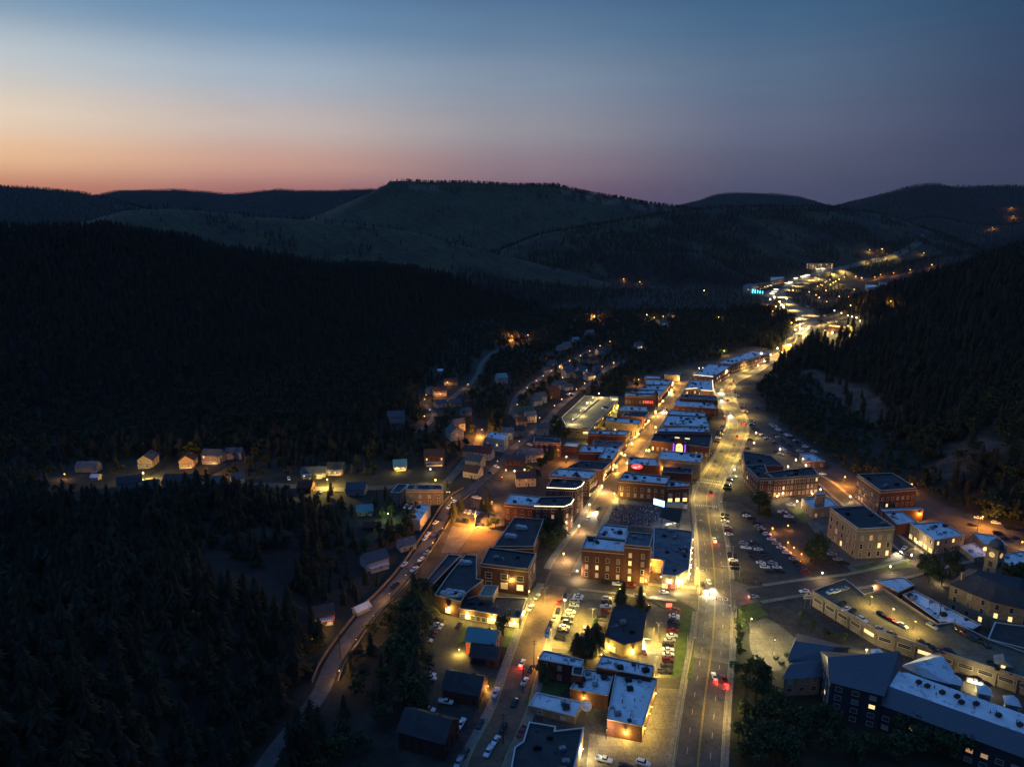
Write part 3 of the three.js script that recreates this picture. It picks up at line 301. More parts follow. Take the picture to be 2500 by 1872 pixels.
const LAMPS = [
["globe",4.5,"w",1.3,"lit globe lamp on the west kerb, # from the near end",[[32,-317.1],[26.6,-335.1],[37.5,-368.5],[46.6,-398.4],[57.8,-428.2]]],
["globe",4.2,"y",1.4,"lit globe lamp around the corner hotel and casino, # from the camera",[[50.5,-300],[80.5,-307.3],[64.1,-308.2],[85,-310.4],[91.6,-320],[64.1,-415.8]]],
["wall",5.2,"w",0.24,"white wall lamp on the low casino hall, # from the camera",[[75.2,-308.6],[78.1,-309],[73.1,-309.5],[84.8,-313.5],[87.6,-319.1],[88.7,-321.9],[89.9,-328.2],[92.5,-334.8],[95.7,-340],[94.6,-340.5],[96.8,-350.2]]],
["wall",6,"o",1.4,"bright orange wall lamp in the alley beside the corner hotel",[[69.8,-319.9]]],
["globe",4.6,"m",1.9,"bright main street lamp on the west kerb, # from the grand hotel",[[57.8,-427.9],[62.5,-448.7],[72.5,-463.9],[70.7,-467.6],[82,-488],[79.7,-491],[91.2,-513.4],[96.2,-530.6],[100.5,-539],[106.9,-567.1],[115.4,-575.2],[126.9,-603.9],[141,-640.5],[140.6,-649],[149.8,-672.1],[157.7,-681.4],[163.3,-702.8],[166,-712.9],[176.6,-731.9]]],
["globe",4.6,"m",1,"bright main street lamp on the east kerb, # from the neon-sign block",[[80.7,-471.3],[99.3,-498.3],[101.3,-498.3],[117.6,-556.6],[135.7,-600.9],[154.3,-642.2]]],
["wall",6,"o",0.8,"amber lamp on the low brick shop between pale roofs",[[104.2,-458.2]]],
["wall",5,"o",0.8,"amber lamp on the alley wall mid main street",[[176.4,-640.7]]],
["wall",4,"r",0.3,"small red-orange lamp beside the highway bend",[[184.2,-591.3]]],
["pole",5.5,"a",0.35,"amber lamp along the upper road, # from the lower end",[[4.8,-626.4],[15.1,-690.5],[25.3,-720.5],[33.5,-743.9],[43.8,-769.4],[54.9,-794],[68.2,-823.6],[84,-855.3],[98.4,-884.7]]],
["pole",5.5,"a",0.25,"amber lamp along the long hillside street, # from the lower end",[[-6.6,-443.1],[-10.2,-474.3],[5.4,-492.7],[5.6,-519.1],[19.9,-558.9],[23.6,-583.3],[38.6,-622.2],[46.8,-645.1],[56.1,-667.8],[64,-684.5],[74.7,-709.9],[88.8,-740.5],[102.7,-791.4],[118.9,-812.6]]],
["globe",3.8,"a",0.5,"warm garden lamp by the dark pavilion, # from the camera",[[3.3,-438.9],[1.8,-457.5],[-4.1,-459.1],[8.6,-460.2]]],
["pole",5,"a",0.25,"small amber lamp among the upper houses, # from the camera",[[54.1,-738.1],[116.3,-923.9],[133.6,-956.1]]],
["pole",6,"o",11,"strong orange lamp lighting a bare hillside, # from the camera",[[-0.6,-995.8],[139.4,-1197.9]]],
["pole",5.5,"a",0.3,"lamp beside the hill road houses, # from the camera",[[-75.4,-587.9],[-73,-608.6],[-82.1,-645.4],[-82.5,-661.5],[-44.9,-704.7],[-66.8,-714.9],[22.9,-1005.6]]],
["pole",5,"o",0.9,"amber yard lamp at the cream house",[[-69.6,-668.3]]],
["pole",7,"o",8,"tall orange lamp over the hedge beside the flat-roofed house",[[-24,-544.4]]],
["wall",6,"o",3.5,"orange lamp lighting the back alley off main street",[[39,-480.9]]],
["wall",3,"w",0.5,"pale porch lamp of the flat-roofed white house",[[-18.6,-529.8]]],
["wall",3,"w",0.3,"porch lamp of the brown house above the lodge",[[-56.4,-463.1]]],
["wall",4,"y",1.6,"yellow flood lamp behind the stone lodge",[[-50.5,-440.1]]],
["wall",4,"o",3,"orange lamp under the eaves by the amber yard",[[-12.2,-403.8]]],
["pole",5,"a",0.2,"small warm lamp along the hillside road, # from the camera",[[-56.4,-296.5],[-51.4,-313.4],[-46,-330.9],[-42,-348.2],[-38.6,-366],[-33.9,-385.4],[-37.2,-409],[-40.9,-418.4],[-39.3,-418.4]]],
["pole",5,"a",0.3,"warm lamp on the lower hillside road, # from the camera",[[-60.4,-277.8],[-56.4,-296.2]]],
["pole",5,"a",0.25,"faint lamp beside the lower road bend, # from the camera",[[-66.2,-239.5],[-64.1,-260],[-58.4,-261.2]]],
["pole",8,"o",15,"tall orange lamp over the amber parking yard",[[-20.9,-375.7]]],
["pole",6,"y",4,"pale yellow street lamp before the cream gulch house",[[-247.7,-450.1]]],
["pole",7,"o",9,"orange street lamp on the gulch street by the barn",[[-209.9,-448.1]]],
["pole",6,"y",6,"yellow street lamp on the gulch street by the columned house",[[-120.9,-437.5]]],
["wall",3,"y",0.5,"yellow porch lamp of the teal-roofed gulch house",[[-79.8,-465.3]]],
["pole",4,"a",0.4,"lone amber lamp far left in the gulch",[[-299.8,-448.8]]],
["pole",5,"g",0.5,"greenish lamp in the trees left of the porch inn",[[-72.4,-385.5]]],
["wall",2.6,"a",0.5,"porch lamp of the small red house on the slope",[[-83.1,-270.6]]],
["wall",4.2,"y",0.8,"wall lamp over the school front windows, # from the camera",[[0.4,-272.7],[-9.4,-275.1],[-20.3,-278.1],[-30.5,-279.1]]],
["wall",8,"y",0.7,"lamp on the school stair wall, # from the camera",[[7.8,-291.7],[-0.4,-302.5]]],
["wall",2.5,"y",0.8,"yard lamp on the pale terrace behind the red house",[[-21.5,-255.5]]],
["wall",2.5,"a",0.3,"small garden lamp before the hip-roofed house",[[-9,-232.6]]],
["globe",4.5,"o",0.6,"orange lantern at the corner of the brick duplex",[[10.3,-247.3]]],
["wall",3.5,"y",0.25,"little wall lamp on the white-roofed link",[[26.1,-224.8]]],
["pole",5,"w",0.5,"white pole lamp at the west corner of the brick hall",[[32.2,-207.7]]],
["wall",4,"wy",1,"bright door lamp on the side of the dark flat-roofed hall",[[23.9,-198.7]]],
["wall",4.6,"y",0.4,"lamp along the brick hall east wall, # from the camera",[[45.2,-207.7],[47.9,-215],[49.4,-218.4],[52.3,-225.8]]],
["wall",3.5,"y",0.5,"lamp on the front wall of the brick hall",[[38.4,-206.4]]],
["wall",3.2,"wy",1.3,"bright lamp under the bank entrance canopy",[[56.3,-259.3]]],
["wall",2.5,"y",0.5,"wall lamp on the bank, # from the camera",[[36,-252.3],[49,-255.5],[40.5,-259.5]]],
["pole",8,"wy",1.8,"dazzling flood lamp over the motel yard, # from the camera",[[106.1,-255.2],[101.8,-270.4]]],
["spot",9,"y",5.5,"tall car park lamp with hooded head beside the bank, # from the camera",[[16.2,-260.7],[34.9,-275.4],[23.4,-283.5]]],
["spot",9,"y",4,"tall hooded lamp on the bank drive, # from the camera",[[56,-242.1],[61.4,-264.6]]],
["spot",8,"y",3.2,"hooded lamp by the school corner pavement",[[15.2,-294.8]]],
["wall",4.5,"y",0.9,"lamp on the school east wall",[[10.2,-280]]],
["globe",4.2,"w",0.55,"white globe lamp in the civic quarter, # from the camera",[[151.7,-315.5],[188.3,-322],[205.7,-334.4],[216.3,-348.7],[174,-404.1],[209.9,-411.6],[196.4,-423.3]]],
["globe",3,"o",0.3,"low amber path lamp beside the east car park, # from the camera",[[150.4,-337.5],[149.2,-344.8],[148.4,-350.9],[146.4,-368.6],[156.4,-372]]],
["pole",7,"o",5,"orange lamp on the gravel yard side, # from the camera",[[268.8,-376.7],[218.9,-440]]],
["wall",5,"o",0.9,"orange wall lamp behind the brick street, # from the camera",[[238.3,-381.7],[258.1,-430.2]]],
["wall",4,"a",0.5,"amber lamp by the drive-in, # from the camera",[[247.8,-338.1],[273.3,-349.6]]],
["wall",3,"w",0.3,"small white lamp in the courthouse trees",[[207.8,-312.2]]],
["pole",5,"w",0.5,"white lamp by the deck office",[[169.7,-302.7]]],
["pole",11.5,"y",0.8,"hooded lamp standing on the parking deck, # from the camera",[[166.6,-262.7],[162.5,-272.1],[158.2,-282.1]]],
["wall",3,"y",1.4,"yellow lamp at the courthouse side door, # from the camera",[[206.5,-276.4],[202.9,-282.4]]],
["wall",3,"wy",0.8,"lamp over the lane below the deck, # from the camera",[[175,-234.4],[143.9,-254.7]]],
["globe",4.5,"w",0.5,"white lamp along the terrace side street, # from the camera",[[191.2,-464.4],[204.6,-466.7],[202,-478.1],[207.8,-479.6],[199.1,-501],[184.9,-516.4],[195.1,-542.1]]],
["globe",3.5,"w",0.4,"lamp at the brick terrace front, # from the camera",[[165.3,-413.6],[188.8,-417.6],[170.9,-418.8]]],
["spot",7,"wy",2,"lamp on the tarred store side facing the highway",[[159.9,-474]]],
["globe",5,"wy",1.4,"bright lamp at the highway crossing",[[151.9,-457.1]]],
["pole",12.5,"wy",1.5,"lamp post on the upper parking deck, # from the camera",[[49.5,-555.2],[58,-580.3],[66.2,-606],[73.6,-623.9],[80.8,-639.9]]],
["wall",4,"y",0.8,"lamp on the deck side wall, # from the camera",[[55.8,-529],[50.8,-545.8],[76,-569.1],[90.6,-607.6],[94.7,-618.4],[96.8,-624.7]]],
["pole",7,"o",1.6,"orange lamp behind the far shops",[[131.7,-719.5]]],
["globe",4.5,"y",0.9,"lamp before the strip-lit hall, # from the camera",[[213.8,-726.8],[218.4,-734.5],[223.3,-741.1],[228.8,-750],[234,-759.2]]],
["pole",6,"wy",1,"white lamp behind the strip-lit hall, # from the camera",[[210.6,-781],[214.8,-781]]],
["wall",6,"y",1.2,"yellow lamp in trees behind the curved hotel",[[268.1,-881.2]]],
["wall",10,"o",7,"amber flood lamp on the box building",[[348.4,-888.4]]],
["globe",4.5,"w",0.7,"lamp along the bend past the curved hotel, # from the camera",[[283.2,-798.4],[299.1,-823.6],[320,-861.7],[339.4,-877],[344.4,-905.2]]],
["pole",7,"a",0.9,"distant lamp in the valley town, # from the camera",[[435.2,-911.2],[644.6,-1382.1],[616.4,-1389.9],[631.9,-1460.3],[695.9,-1468.9],[680.3,-1477.7],[644.2,-1506.3],[653.8,-1565],[703.8,-1595.1],[776.7,-1615.8],[723.2,-1687.8],[744.4,-1710.9],[747.9,-1727.4],[966.4,-1739.4],[784.9,-1789.1],[799.7,-1815],[828.2,-1860.8],[921.3,-1883.1],[885.3,-1904.3],[921.4,-1916.1]]],
["pole",12,"y",3,"sports field flood lamp in the far valley, # from the camera",[[748.3,-1676],[776,-1723.6],[798.4,-1761],[830.2,-1813.5]]],
["pole",7,"w",1,"distant white lamp in a row beside the valley car park, # from the camera",[[410.4,-831.6],[410.8,-841.8],[408.5,-848.3],[407.2,-856.6],[414.1,-888.7],[417.4,-916]]],
["pole",8,"o",2.5,"distant orange lamp at the valley edge, # from the camera",[[469.1,-879],[426.2,-884.2],[452.7,-920.6],[935.1,-1754.2],[920.1,-1813.5],[936.9,-1818.6]]],
["pole",6,"a",0.8,"lamp on the dark wooded bank of the valley road, # from the camera",[[397.5,-1001.9],[414.3,-1027.2],[430.9,-1132.9],[474.1,-1189.3],[450.2,-1220.5],[472.5,-1294.7],[494.3,-1326.5],[482.6,-1342.3]]],
["globe",8,"w",3,"bright lamp along the valley highway, # from the camera",[[370.6,-812.1],[367.4,-822.9],[365.2,-882.3],[375,-915.2],[374.9,-929.7],[381.9,-933.1],[500.4,-1303.9],[505.7,-1329.3],[519,-1373.9],[514.3,-1413.3],[536.7,-1451.6]]],
["spot",11,"h",38,"tall hooded lamp over the valley highway, # from the camera",[[486.4,-1201.1],[513.1,-1305.4],[540.1,-1395.9],[577.9,-1518.2],[654.2,-1663.3],[705.2,-1759.1],[756.1,-1838.3],[790.4,-1886.2],[815,-1903],[868.8,-1940.3],[907.3,-1957.3]]],
["spot",11,"h",16,"tall hooded lamp at the valley car park, # from the camera",[[392.5,-821.6],[386.4,-838.6],[371.2,-839.2],[364.6,-849.4],[389.2,-877.5],[377.7,-905.4],[410.6,-999.2],[526.3,-1238.3]]],
["spot",13,"y",5,"tall lamp at the far valley junction, # from the camera",[[994.9,-2021.2],[1037.8,-2043.4],[1073.1,-2059.7],[1102,-2073.8]]],
["pole",8,"a",2,"remote lamp on the far hills, # from the camera",[[1008.4,-1723.6],[1035.8,-2088.7],[1078.3,-2101.3],[1206.4,-2110.9]]],
["pole",8,"o",6,"remote light on the right-hand far hill, # from the camera",[[1762.3,-2665.4],[2143.6,-3116.5],[2182.3,-3192.9]]],
["pole",6,"a",1,"lone light in the dark forest valley, # from the camera",[[237.2,-1177.3],[347,-1183.2],[255.4,-1192.2],[231.2,-1210.5],[433.2,-1605.1],[320.2,-1788.4],[282.5,-1806.7]]],
["cobra",11,"h",1,"tall arched highway lamp, # from the camera",[[77.7,-218.6,-0.95,-0.32],[70.2,-251.9,0.94,0.33],[96.5,-273.8,-0.96,-0.29],[87.6,-306.3,0.97,0.24],[112.1,-330.1,-0.97,-0.24],[101.1,-362.4,0.98,0.21],[124.9,-386.9,-0.98,-0.21],[113.9,-419.1,0.97,0.23],[141.5,-440.7,-0.93,-0.38],[137.4,-474.3,0.9,0.44],[166.1,-492.8,-0.91,-0.42],[161.8,-526.7,0.91,0.42],[189.6,-546.2,-0.92,-0.38],[182.5,-579.2,0.96,0.27],[207.5,-603.6,-0.99,-0.14],[193.7,-634.8,0.99,0.14],[215.9,-660.7,-0.99,-0.17],[204.5,-692.9,0.97,0.26],[231.4,-713.8,-0.91,-0.42],[229.4,-748.1,0.83,0.55],[260.5,-760.3,-0.73,-0.68],[265.2,-793.3,0.84,0.55],[296.2,-807.7,-0.84,-0.55],[298.8,-841.9,0.76,0.65],[331.8,-853.2,-0.83,-0.56],[333.2,-887.3,0.83,0.56],[364.4,-901.1,-0.83,-0.56],[365.4,-934.9,0.86,0.51],[395.7,-950.6,-0.86,-0.51],[395.1,-984.7,0.86,0.51]]]
];
const CARS = [
[80,"in the bright middle row of the bank car park",0,0,[[20.1,-266,"s","black"],[21.9,-271.5,"p","black"],[22.7,-274.6,"s","white"],[24.4,-278,"s","grey"],[24.3,-280.1,"p","black"],[25.4,-283.1,"s","silver"],[26.4,-286.2,"s","white"],[27.4,-289,"s","grey"],[28.4,-291.9,"s","white"],[29,-295.1,"s","silver"],[30.6,-298,"s","white"],[31.3,-300.2,"s","white"]]],
[-12,"parked at the street kerb by the bank lot",0,0,[[15.1,-269.4,"p","blue"],[16.6,-275.5,"s","black"],[18.7,-281,"s","silver"],[20.7,-287.2,"s","black"],[24.7,-298.7,"s","black"]]],
[85,"in the row on the west side of the bank",0,0,[[40.1,-282.9,"s","black"],[42.2,-286.7,"s","darkred"],[42.9,-290.6,"p","white"],[43.7,-294.6,"s","black"],[44.1,-297.6,"s","white"]]],
[-5,"beside the trees near the bank",0,0,[[29.8,-266.8,"s","black"],[31.5,-272,"p","silver"]]],
[-20,"parked on the school pavement",0,0,[[8.4,-289.3,"p","white"],[11.6,-298.7,"p","silver"]]],
[80,"in the row under the dark trees",0,0,[[-30.4,-221.8,"p","white"],[-31.4,-239.5,"s","white"],[-31.9,-242.2,"s","white"],[-32.1,-244.4,"s","black"],[-32.8,-248.8,"s","black"],[-34.2,-254.2,"p","black"],[-34.7,-257.7,"s","grey"],[-35.1,-261.2,"s","black"],[-35.6,-264.7,"s","white"],[-35,-267.7,"p","darkblue"],[-34.3,-270.7,"s","darkred"],[-33.2,-273.5,"p","silver"],[-32.1,-276.3,"s","white"],[-32.2,-279.2,"s","black"]]],
[-25,"parked by the school yard wall",0,0,[[-23.2,-275.1,"s","black"]]],
[80,"by the hip-roofed house",0,0,[[-24.3,-225.9,"p","white"]]],
[-20,"on the church drive",0,0,[[-17.4,-196.3,"p","silver"],[-15.6,-200.7,"s","black"],[-17.9,-214.3,"p","white"]]],
[-22,"parked along the lower street",0,0,[[-7.8,-201.2,"p","white"],[-5.6,-206.3,"s","white"],[3.3,-210.3,"p","darkred"],[-3.1,-212.5,"s","black"],[-11.3,-214.3,"s","black"],[0.8,-225.6,"s","black"],[-6.2,-230.8,"p","white"],[4.8,-237.6,"s","white"],[7.5,-245.1,"s","black"]]],
[-15,"waiting at the main street stop",0,1,[[21.7,-294.6,"s","red"]]],
[160,"on the lower street with red tail lights",0,1,[[4.1,-249.2,"s","white"]]],
[70,"by the lit door at the bottom",0,0,[[30.2,-197.6,"p","white"]]],
[70,"in the bottom parking bays",0,0,[[36.9,-194.8,"s","black"],[42.8,-196.1,"s","white"]]],
[86,"in the row beside the green verge",0,0,[[59.8,-243.5,"p","black"],[61.1,-247.3,"s","black"],[62.4,-251.1,"s","darkred"],[63.6,-254.8,"s","white"],[64.2,-258.1,"s","white"],[64.8,-261.4,"s","black"],[66.4,-264.8,"s","silver"],[68,-268.1,"s","white"],[68.9,-271.4,"p","darkred"],[69.8,-274.2,"s","black"],[70.6,-276.7,"p","black"],[71.1,-278.9,"s","black"],[71.8,-281,"s","silver"],[72.3,-283.4,"s","white"],[72.3,-285.5,"s","black"],[73.7,-288.2,"s","red"]]],
[-30,"beside the conifers behind the bank",0,0,[[61.7,-289.1,"s","black"],[60.2,-294.1,"s","red"]]],
[5,"at the bank entrance",0,0,[[54,-256.9,"s","darkred"]]],
[83,"parked before the corner hotel",0,0,[[56.8,-309.3,"p","darkred"],[51.2,-310.7,"p","white"],[45.7,-312.4,"s","black"]]],
[0,"waiting at the crossing with headlamps on",0,2,[[92.2,-310.4,"s","black"],[95.9,-312.7,"s","white"]]],
[176,"driving away on the highway with red tail lights",0,1,[[81.6,-238.5,"p","darkred"],[78.4,-240.7,"s","silver"]]],
[84,"crossing in front of the corner hotel",0,2,[[60,-300.6,"p","silver"],[71.8,-303.4,"s","white"]]],
[95,"turning into the east street",0,1,[[113,-299.4,"s","silver"]]],
[-83,"driving along the east street",0,1,[[138.8,-304.5,"s","white"]]],
[-45,"on the brick street with headlamps on",0,2,[[210.1,-349.1,"s","white"]]],
[78,"in the outer row of the east car park",0,0,[[146.7,-322.6,"s","darkred"],[146.6,-326,"s","darkblue"],[146.5,-329.3,"s","black"],[146.4,-332.7,"s","black"],[146.1,-336.6,"s","silver"],[145.8,-340.5,"s","darkblue"],[145.3,-343.5,"s","white"],[144.8,-346.4,"s","grey"],[144.3,-349.4,"s","white"],[143.5,-354,"s","silver"],[142.7,-359.5,"s","white"],[142.5,-362.5,"s","darkblue"],[142.4,-365.5,"s","white"],[142.2,-368.5,"p","black"],[141.6,-371.9,"s","silver"],[140.9,-375.3,"s","silver"],[141.2,-379.6,"s","black"],[140.8,-382.8,"s","darkred"],[140.3,-385.9,"s","black"],[139.1,-390.4,"s","white"],[139.5,-394.2,"s","black"]]],
[78,"in the left inner row of the east car park",0,0,[[128.9,-323.6,"s","black"],[128.2,-327.9,"s","white"],[127.8,-332.7,"s","white"],[127,-335.9,"s","black"],[126.3,-339.1,"s","black"],[126.6,-344.2,"s","black"],[125.4,-349.1,"p","white"],[125.8,-354.5,"s","silver"]]],
[78,"in the right inner row of the east car park",0,0,[[134.1,-323.6,"p","black"],[134.3,-327.7,"s","white"],[133.6,-332,"s","silver"],[133.4,-336.2,"s","black"],[133.3,-339.8,"s","black"],[133.2,-343.4,"s","black"],[131.4,-347.1,"s","white"],[131.6,-350.2,"s","darkblue"],[131.8,-353.2,"s","black"],[132,-356.3,"s","black"]]],
[78,"beside the office lawn",0,0,[[163.5,-383.2,"p","black"],[163.5,-389.1,"p","white"],[162.8,-392.3,"s","black"],[162,-395.5,"p","white"]]],
[78,"beside the cream stone hall",0,0,[[169.9,-331.8,"p","black"],[168.9,-336.2,"s","silver"],[168.4,-342,"s","silver"]]],
[85,"parked before the lamp by the office",0,0,[[171.2,-406.3,"p","white"]]],
[70,"on the gravel yard",0,0,[[272.3,-361.1,"s","black"],[278,-361.1,"s","black"],[272.4,-367.2,"s","black"],[283.5,-373.9,"p","black"],[264.6,-377.9,"s","black"],[280.2,-380.5,"s","white"],[274.6,-387.7,"s","white"]]],
[84,"nose-in along the east side of the highway",0,0,[[112.6,-326.6,"s","black"],[113.3,-330.3,"s","black"],[114.3,-335.2,"s","white"],[114.9,-338.3,"s","black"],[115.4,-341,"s","black"],[121.1,-365.6,"s","white"],[122.1,-370.4,"s","darkred"],[123,-374,"s","silver"],[124,-382.8,"s","white"],[125.2,-386.9,"s","black"],[126.5,-391.5,"s","black"]]],
[80,"in the slip beside the brick terrace",0,0,[[140,-432.6,"p","black"],[141.8,-437.8,"s","black"],[143.6,-442.7,"s","silver"],[146.2,-448.1,"s","black"],[150.1,-454.6,"p","white"]]],
[-25,"parked before the grand hotel porch",0,0,[[44.4,-386.2,"s","white"],[41.9,-465.3,"p","black"]]],
[-25,"on main street with bright headlamps",0,2,[[52.4,-401,"s","black"]]],
[175,"on the highway near the terrace with tail lights",0,1,[[127.7,-426.4,"s","black"]]],
[172,"passing the casino hall with red tail lights",0,1,[[111,-358,"p","white"]]],
[160,"on the highway bend with red tail lights",0,1,[[180.9,-544.5,"s","black"],[198,-581.1,"p","darkred"],[206.4,-656.9,"s","black"],[223.8,-704.8,"s","darkred"],[236.2,-736.9,"s","black"]]],
[-15,"coming round the highway bend with headlamps",0,2,[[195.5,-611.1,"s","white"],[203.6,-665.6,"s","white"],[211.1,-695.1,"s","white"]]],
[-30,"coming down main street with headlamps",0,2,[[140.1,-624,"p","black"]]],
[-30,"far up main street with headlamps",0,2,[[162.8,-695.1,"s","white"]]],
[70,"in the dim row beside the arched casino",0,0,[[160.3,-529.8,"s","black"],[161.7,-533.3,"s","darkred"],[163,-536.8,"s","black"],[164.4,-539.8,"s","white"],[165.8,-542.8,"s","darkred"],[167.1,-545.8,"p","black"],[168.3,-548.9,"s","black"],[169.6,-552,"s","darkblue"],[170.8,-555.1,"s","black"],[172.2,-558.3,"p","darkred"],[173.6,-561.5,"s","silver"],[174.9,-564.8,"p","silver"],[176.3,-568,"s","black"],[177.7,-571.3,"s","silver"],[179.1,-574.6,"s","black"]]],
[70,"on the upper parking deck",7.5,0,[[80.7,-598.6,"s","white"],[82.7,-604.7,"p","darkblue"]]],
[80,"at the near edge of the upper deck",7.5,0,[[58.7,-541,"p","black"]]],
[66,"in the hill-foot car park front row",0,0,[[208.1,-498.8,"s","darkred"],[207.4,-502.2,"s","black"],[207.1,-505.4,"s","grey"],[206.7,-508.6,"s","silver"],[206.3,-512.5,"s","white"],[205.9,-516.4,"s","silver"],[205.8,-519.8,"s","grey"],[205.7,-523.1,"s","darkred"],[205.1,-526,"s","black"],[204.5,-528.9,"s","darkred"],[203.8,-532.2,"p","silver"],[203.1,-535.6,"s","darkblue"],[202.8,-538.8,"p","white"],[202.6,-542,"s","darkblue"],[202.4,-544.9,"s","black"],[202.3,-547.8,"s","white"],[201.9,-550.9,"s","darkred"],[201.4,-554.1,"p","black"],[201,-557.2,"s","black"],[201.2,-560.7,"p","black"],[201.4,-564.2,"p","black"],[201.6,-567.7,"p","grey"],[202.4,-571.4,"p","black"],[203.3,-575.2,"s","black"],[204.1,-578.9,"s","white"],[205,-582.2,"s","black"],[205.9,-585.6,"p","silver"],[206.8,-588.9,"s","grey"],[210.2,-614.3,"s","darkred"],[210.6,-617.4,"p","white"],[210.9,-620.5,"s","white"],[211.3,-623.6,"s","darkred"],[211.8,-626.5,"s","darkred"],[212.3,-629.4,"s","black"],[212.9,-632.2,"s","grey"],[213.4,-635.1,"s","silver"],[213.9,-638,"s","darkred"],[219.5,-668.7,"p","darkblue"],[220.2,-672,"p","silver"],[221,-675.3,"p","darkred"],[221.7,-678.6,"s","white"],[222.5,-681.9,"p","black"],[223.2,-685.2,"s","darkblue"]]],
[66,"in the hill-foot car park back row",0,0,[[226.8,-506.7,"s","white"],[227.1,-509.9,"s","darkblue"],[227.4,-513.1,"p","black"],[225.1,-518.1,"s","white"],[224.6,-522.3,"p","grey"],[224.2,-526.5,"p","black"],[224.1,-530,"s","black"],[224,-533.5,"s","white"],[223.9,-537,"p","black"],[223.4,-541.3,"p","black"],[222.8,-545.6,"p","white"],[222.6,-549.5,"s","white"],[222.4,-553.4,"p","black"],[221.5,-557.2,"s","grey"],[220.6,-561,"s","white"],[220.6,-564.2,"s","white"],[220.6,-567.4,"s","black"],[220.5,-570.5,"s","white"],[220.5,-573.7,"p","silver"],[220.5,-576.9,"s","white"],[226.8,-622.7,"s","darkred"],[226.6,-625.9,"p","black"],[226.3,-629,"s","black"],[226.1,-632.2,"p","grey"]]],
[66,"in the hill-foot car park middle row",0,0,[[199.5,-500.4,"s","silver"],[199.1,-503.5,"s","black"],[198.6,-506.7,"s","black"],[217,-508.3,"s","silver"],[216.5,-511.6,"s","darkblue"],[216,-514.8,"s","darkred"],[215.5,-518.1,"s","black"],[215.2,-521.5,"p","black"],[214.9,-524.8,"s","grey"],[214.6,-528.2,"s","darkblue"],[214.3,-531.7,"p","darkblue"],[213.9,-535.2,"p","grey"],[213.6,-538.8,"p","grey"],[213.2,-542.4,"s","white"],[212.9,-546,"p","black"]]],
[50,"turning off the highway near the lot",0,1,[[180.6,-515.4,"s","black"],[188.9,-535.9,"s","black"]]],
[75,"near the orange-lit store",0,0,[[213.7,-459.9,"s","white"],[222.8,-473.4,"s","black"]]],
[-60,"of the trio on the parking deck",6.5,0,[[145.1,-292.1,"s","white"],[148.2,-293.1,"s","white"],[153.1,-295.2,"s","silver"]]],
[-60,"in the row by the deck parapet",6.5,0,[[147.3,-275.8,"s","black"],[145.8,-278.2,"s","white"],[145.5,-282,"p","black"]]],
[20,"scattered on the parking deck",6.5,0,[[156.3,-259.2,"s","black"],[153.2,-262.9,"s","silver"],[175.7,-264.7,"s","silver"],[163.8,-265.5,"s","white"],[161.4,-269.5,"s","darkred"],[149,-269.9,"s","white"],[159.3,-274,"s","black"]]],
[10,"along the near parapet of the deck",6.5,0,[[172.6,-247.2,"s","black"],[169.3,-248,"s","darkred"],[166.6,-249.1,"p","black"],[165.1,-253.1,"s","black"]]],
[15,"along the far parapet of the deck",6.5,0,[[189.6,-252.3,"p","black"],[186.6,-256.7,"s","black"],[185.8,-260,"s","darkred"],[184.7,-262.1,"s","black"]]],
[5,"at the right end of the deck",6.5,0,[[187.3,-235.1,"s","black"],[183.7,-237.9,"p","black"]]],
[60,"in the lane under the deck",0,0,[[177,-237.1,"p","white"]]],
[-15,"behind the porch inn",0,0,[[-61.6,-403.1,"s","white"],[-64.8,-403.8,"s","white"]]],
[-28,"along the hillside road",0,0,[[-56.4,-309,"p","black"],[-49.2,-325.4,"p","white"],[-48.2,-329.8,"p","black"],[-55.1,-330.7,"s","white"],[-47.1,-336.2,"s","white"],[-45,-342.9,"s","silver"],[-44.3,-347.9,"s","black"],[-48,-360.4,"s","white"],[-41,-364.1,"s","black"],[-47.1,-365.6,"s","white"],[-40,-369.2,"s","black"],[-45.7,-371.6,"s","black"],[-44.3,-381.1,"s","white"],[-43.5,-383,"s","black"],[-38.2,-403.1,"s","white"],[-36.3,-411.6,"s","white"]]],
[60,"by the junction island",0,0,[[-26.1,-407.7,"s","black"],[-26.3,-411.6,"s","black"],[-21.4,-417.5,"s","white"],[-23.2,-418.3,"s","white"]]],
[-15,"in the orange-lit parking yard",0,0,[[-11.9,-389.9,"s","black"],[-14.9,-390.6,"s","black"],[-17.4,-391.9,"s","black"],[-20.3,-393.5,"s","white"],[-22.5,-394.6,"s","white"],[-25.3,-395.2,"s","white"],[-27.6,-396.9,"s","white"]]],
[60,"at the foot of the orange lamp",0,0,[[-18.5,-379,"s","black"]]],
[35,"on the long hillside street",0,0,[[-15.2,-461.6,"s","black"],[-10.9,-474.5,"s","white"],[1.3,-489.5,"s","darkred"],[13.8,-523.5,"s","white"],[57.7,-676.2,"p","black"],[55.6,-678.6,"s","white"],[60.1,-683.3,"s","white"]]],
[60,"under the orange lamp on the hill road",0,0,[[-10.3,-929,"s","silver"]]],
[20,"on the gulch street under the yellow lamp",0,0,[[-123.5,-428.5,"s","white"]]],
[20,"on the dark gulch verge",0,0,[[-150.6,-450.6,"p","white"]]],
[10,"behind the pine on the gulch street",0,0,[[-200.7,-427.1,"s","white"]]],
[60,"in the far valley car park",0,0,[[389.7,-872.3,"s","black"],[397.7,-894.6,"s","black"],[398.3,-904.7,"s","black"],[396.6,-909.1,"p","black"],[402.9,-921.1,"p","black"],[522.8,-1213.3,"s","white"],[564.4,-1350.8,"s","white"]]],
[60,"far down the valley highway",0,2,[[645.8,-1650.7,"s","white"],[684.2,-1720.9,"s","white"],[818.5,-1929.1,"s","white"],[1037.3,-2036.5,"s","white"]]],
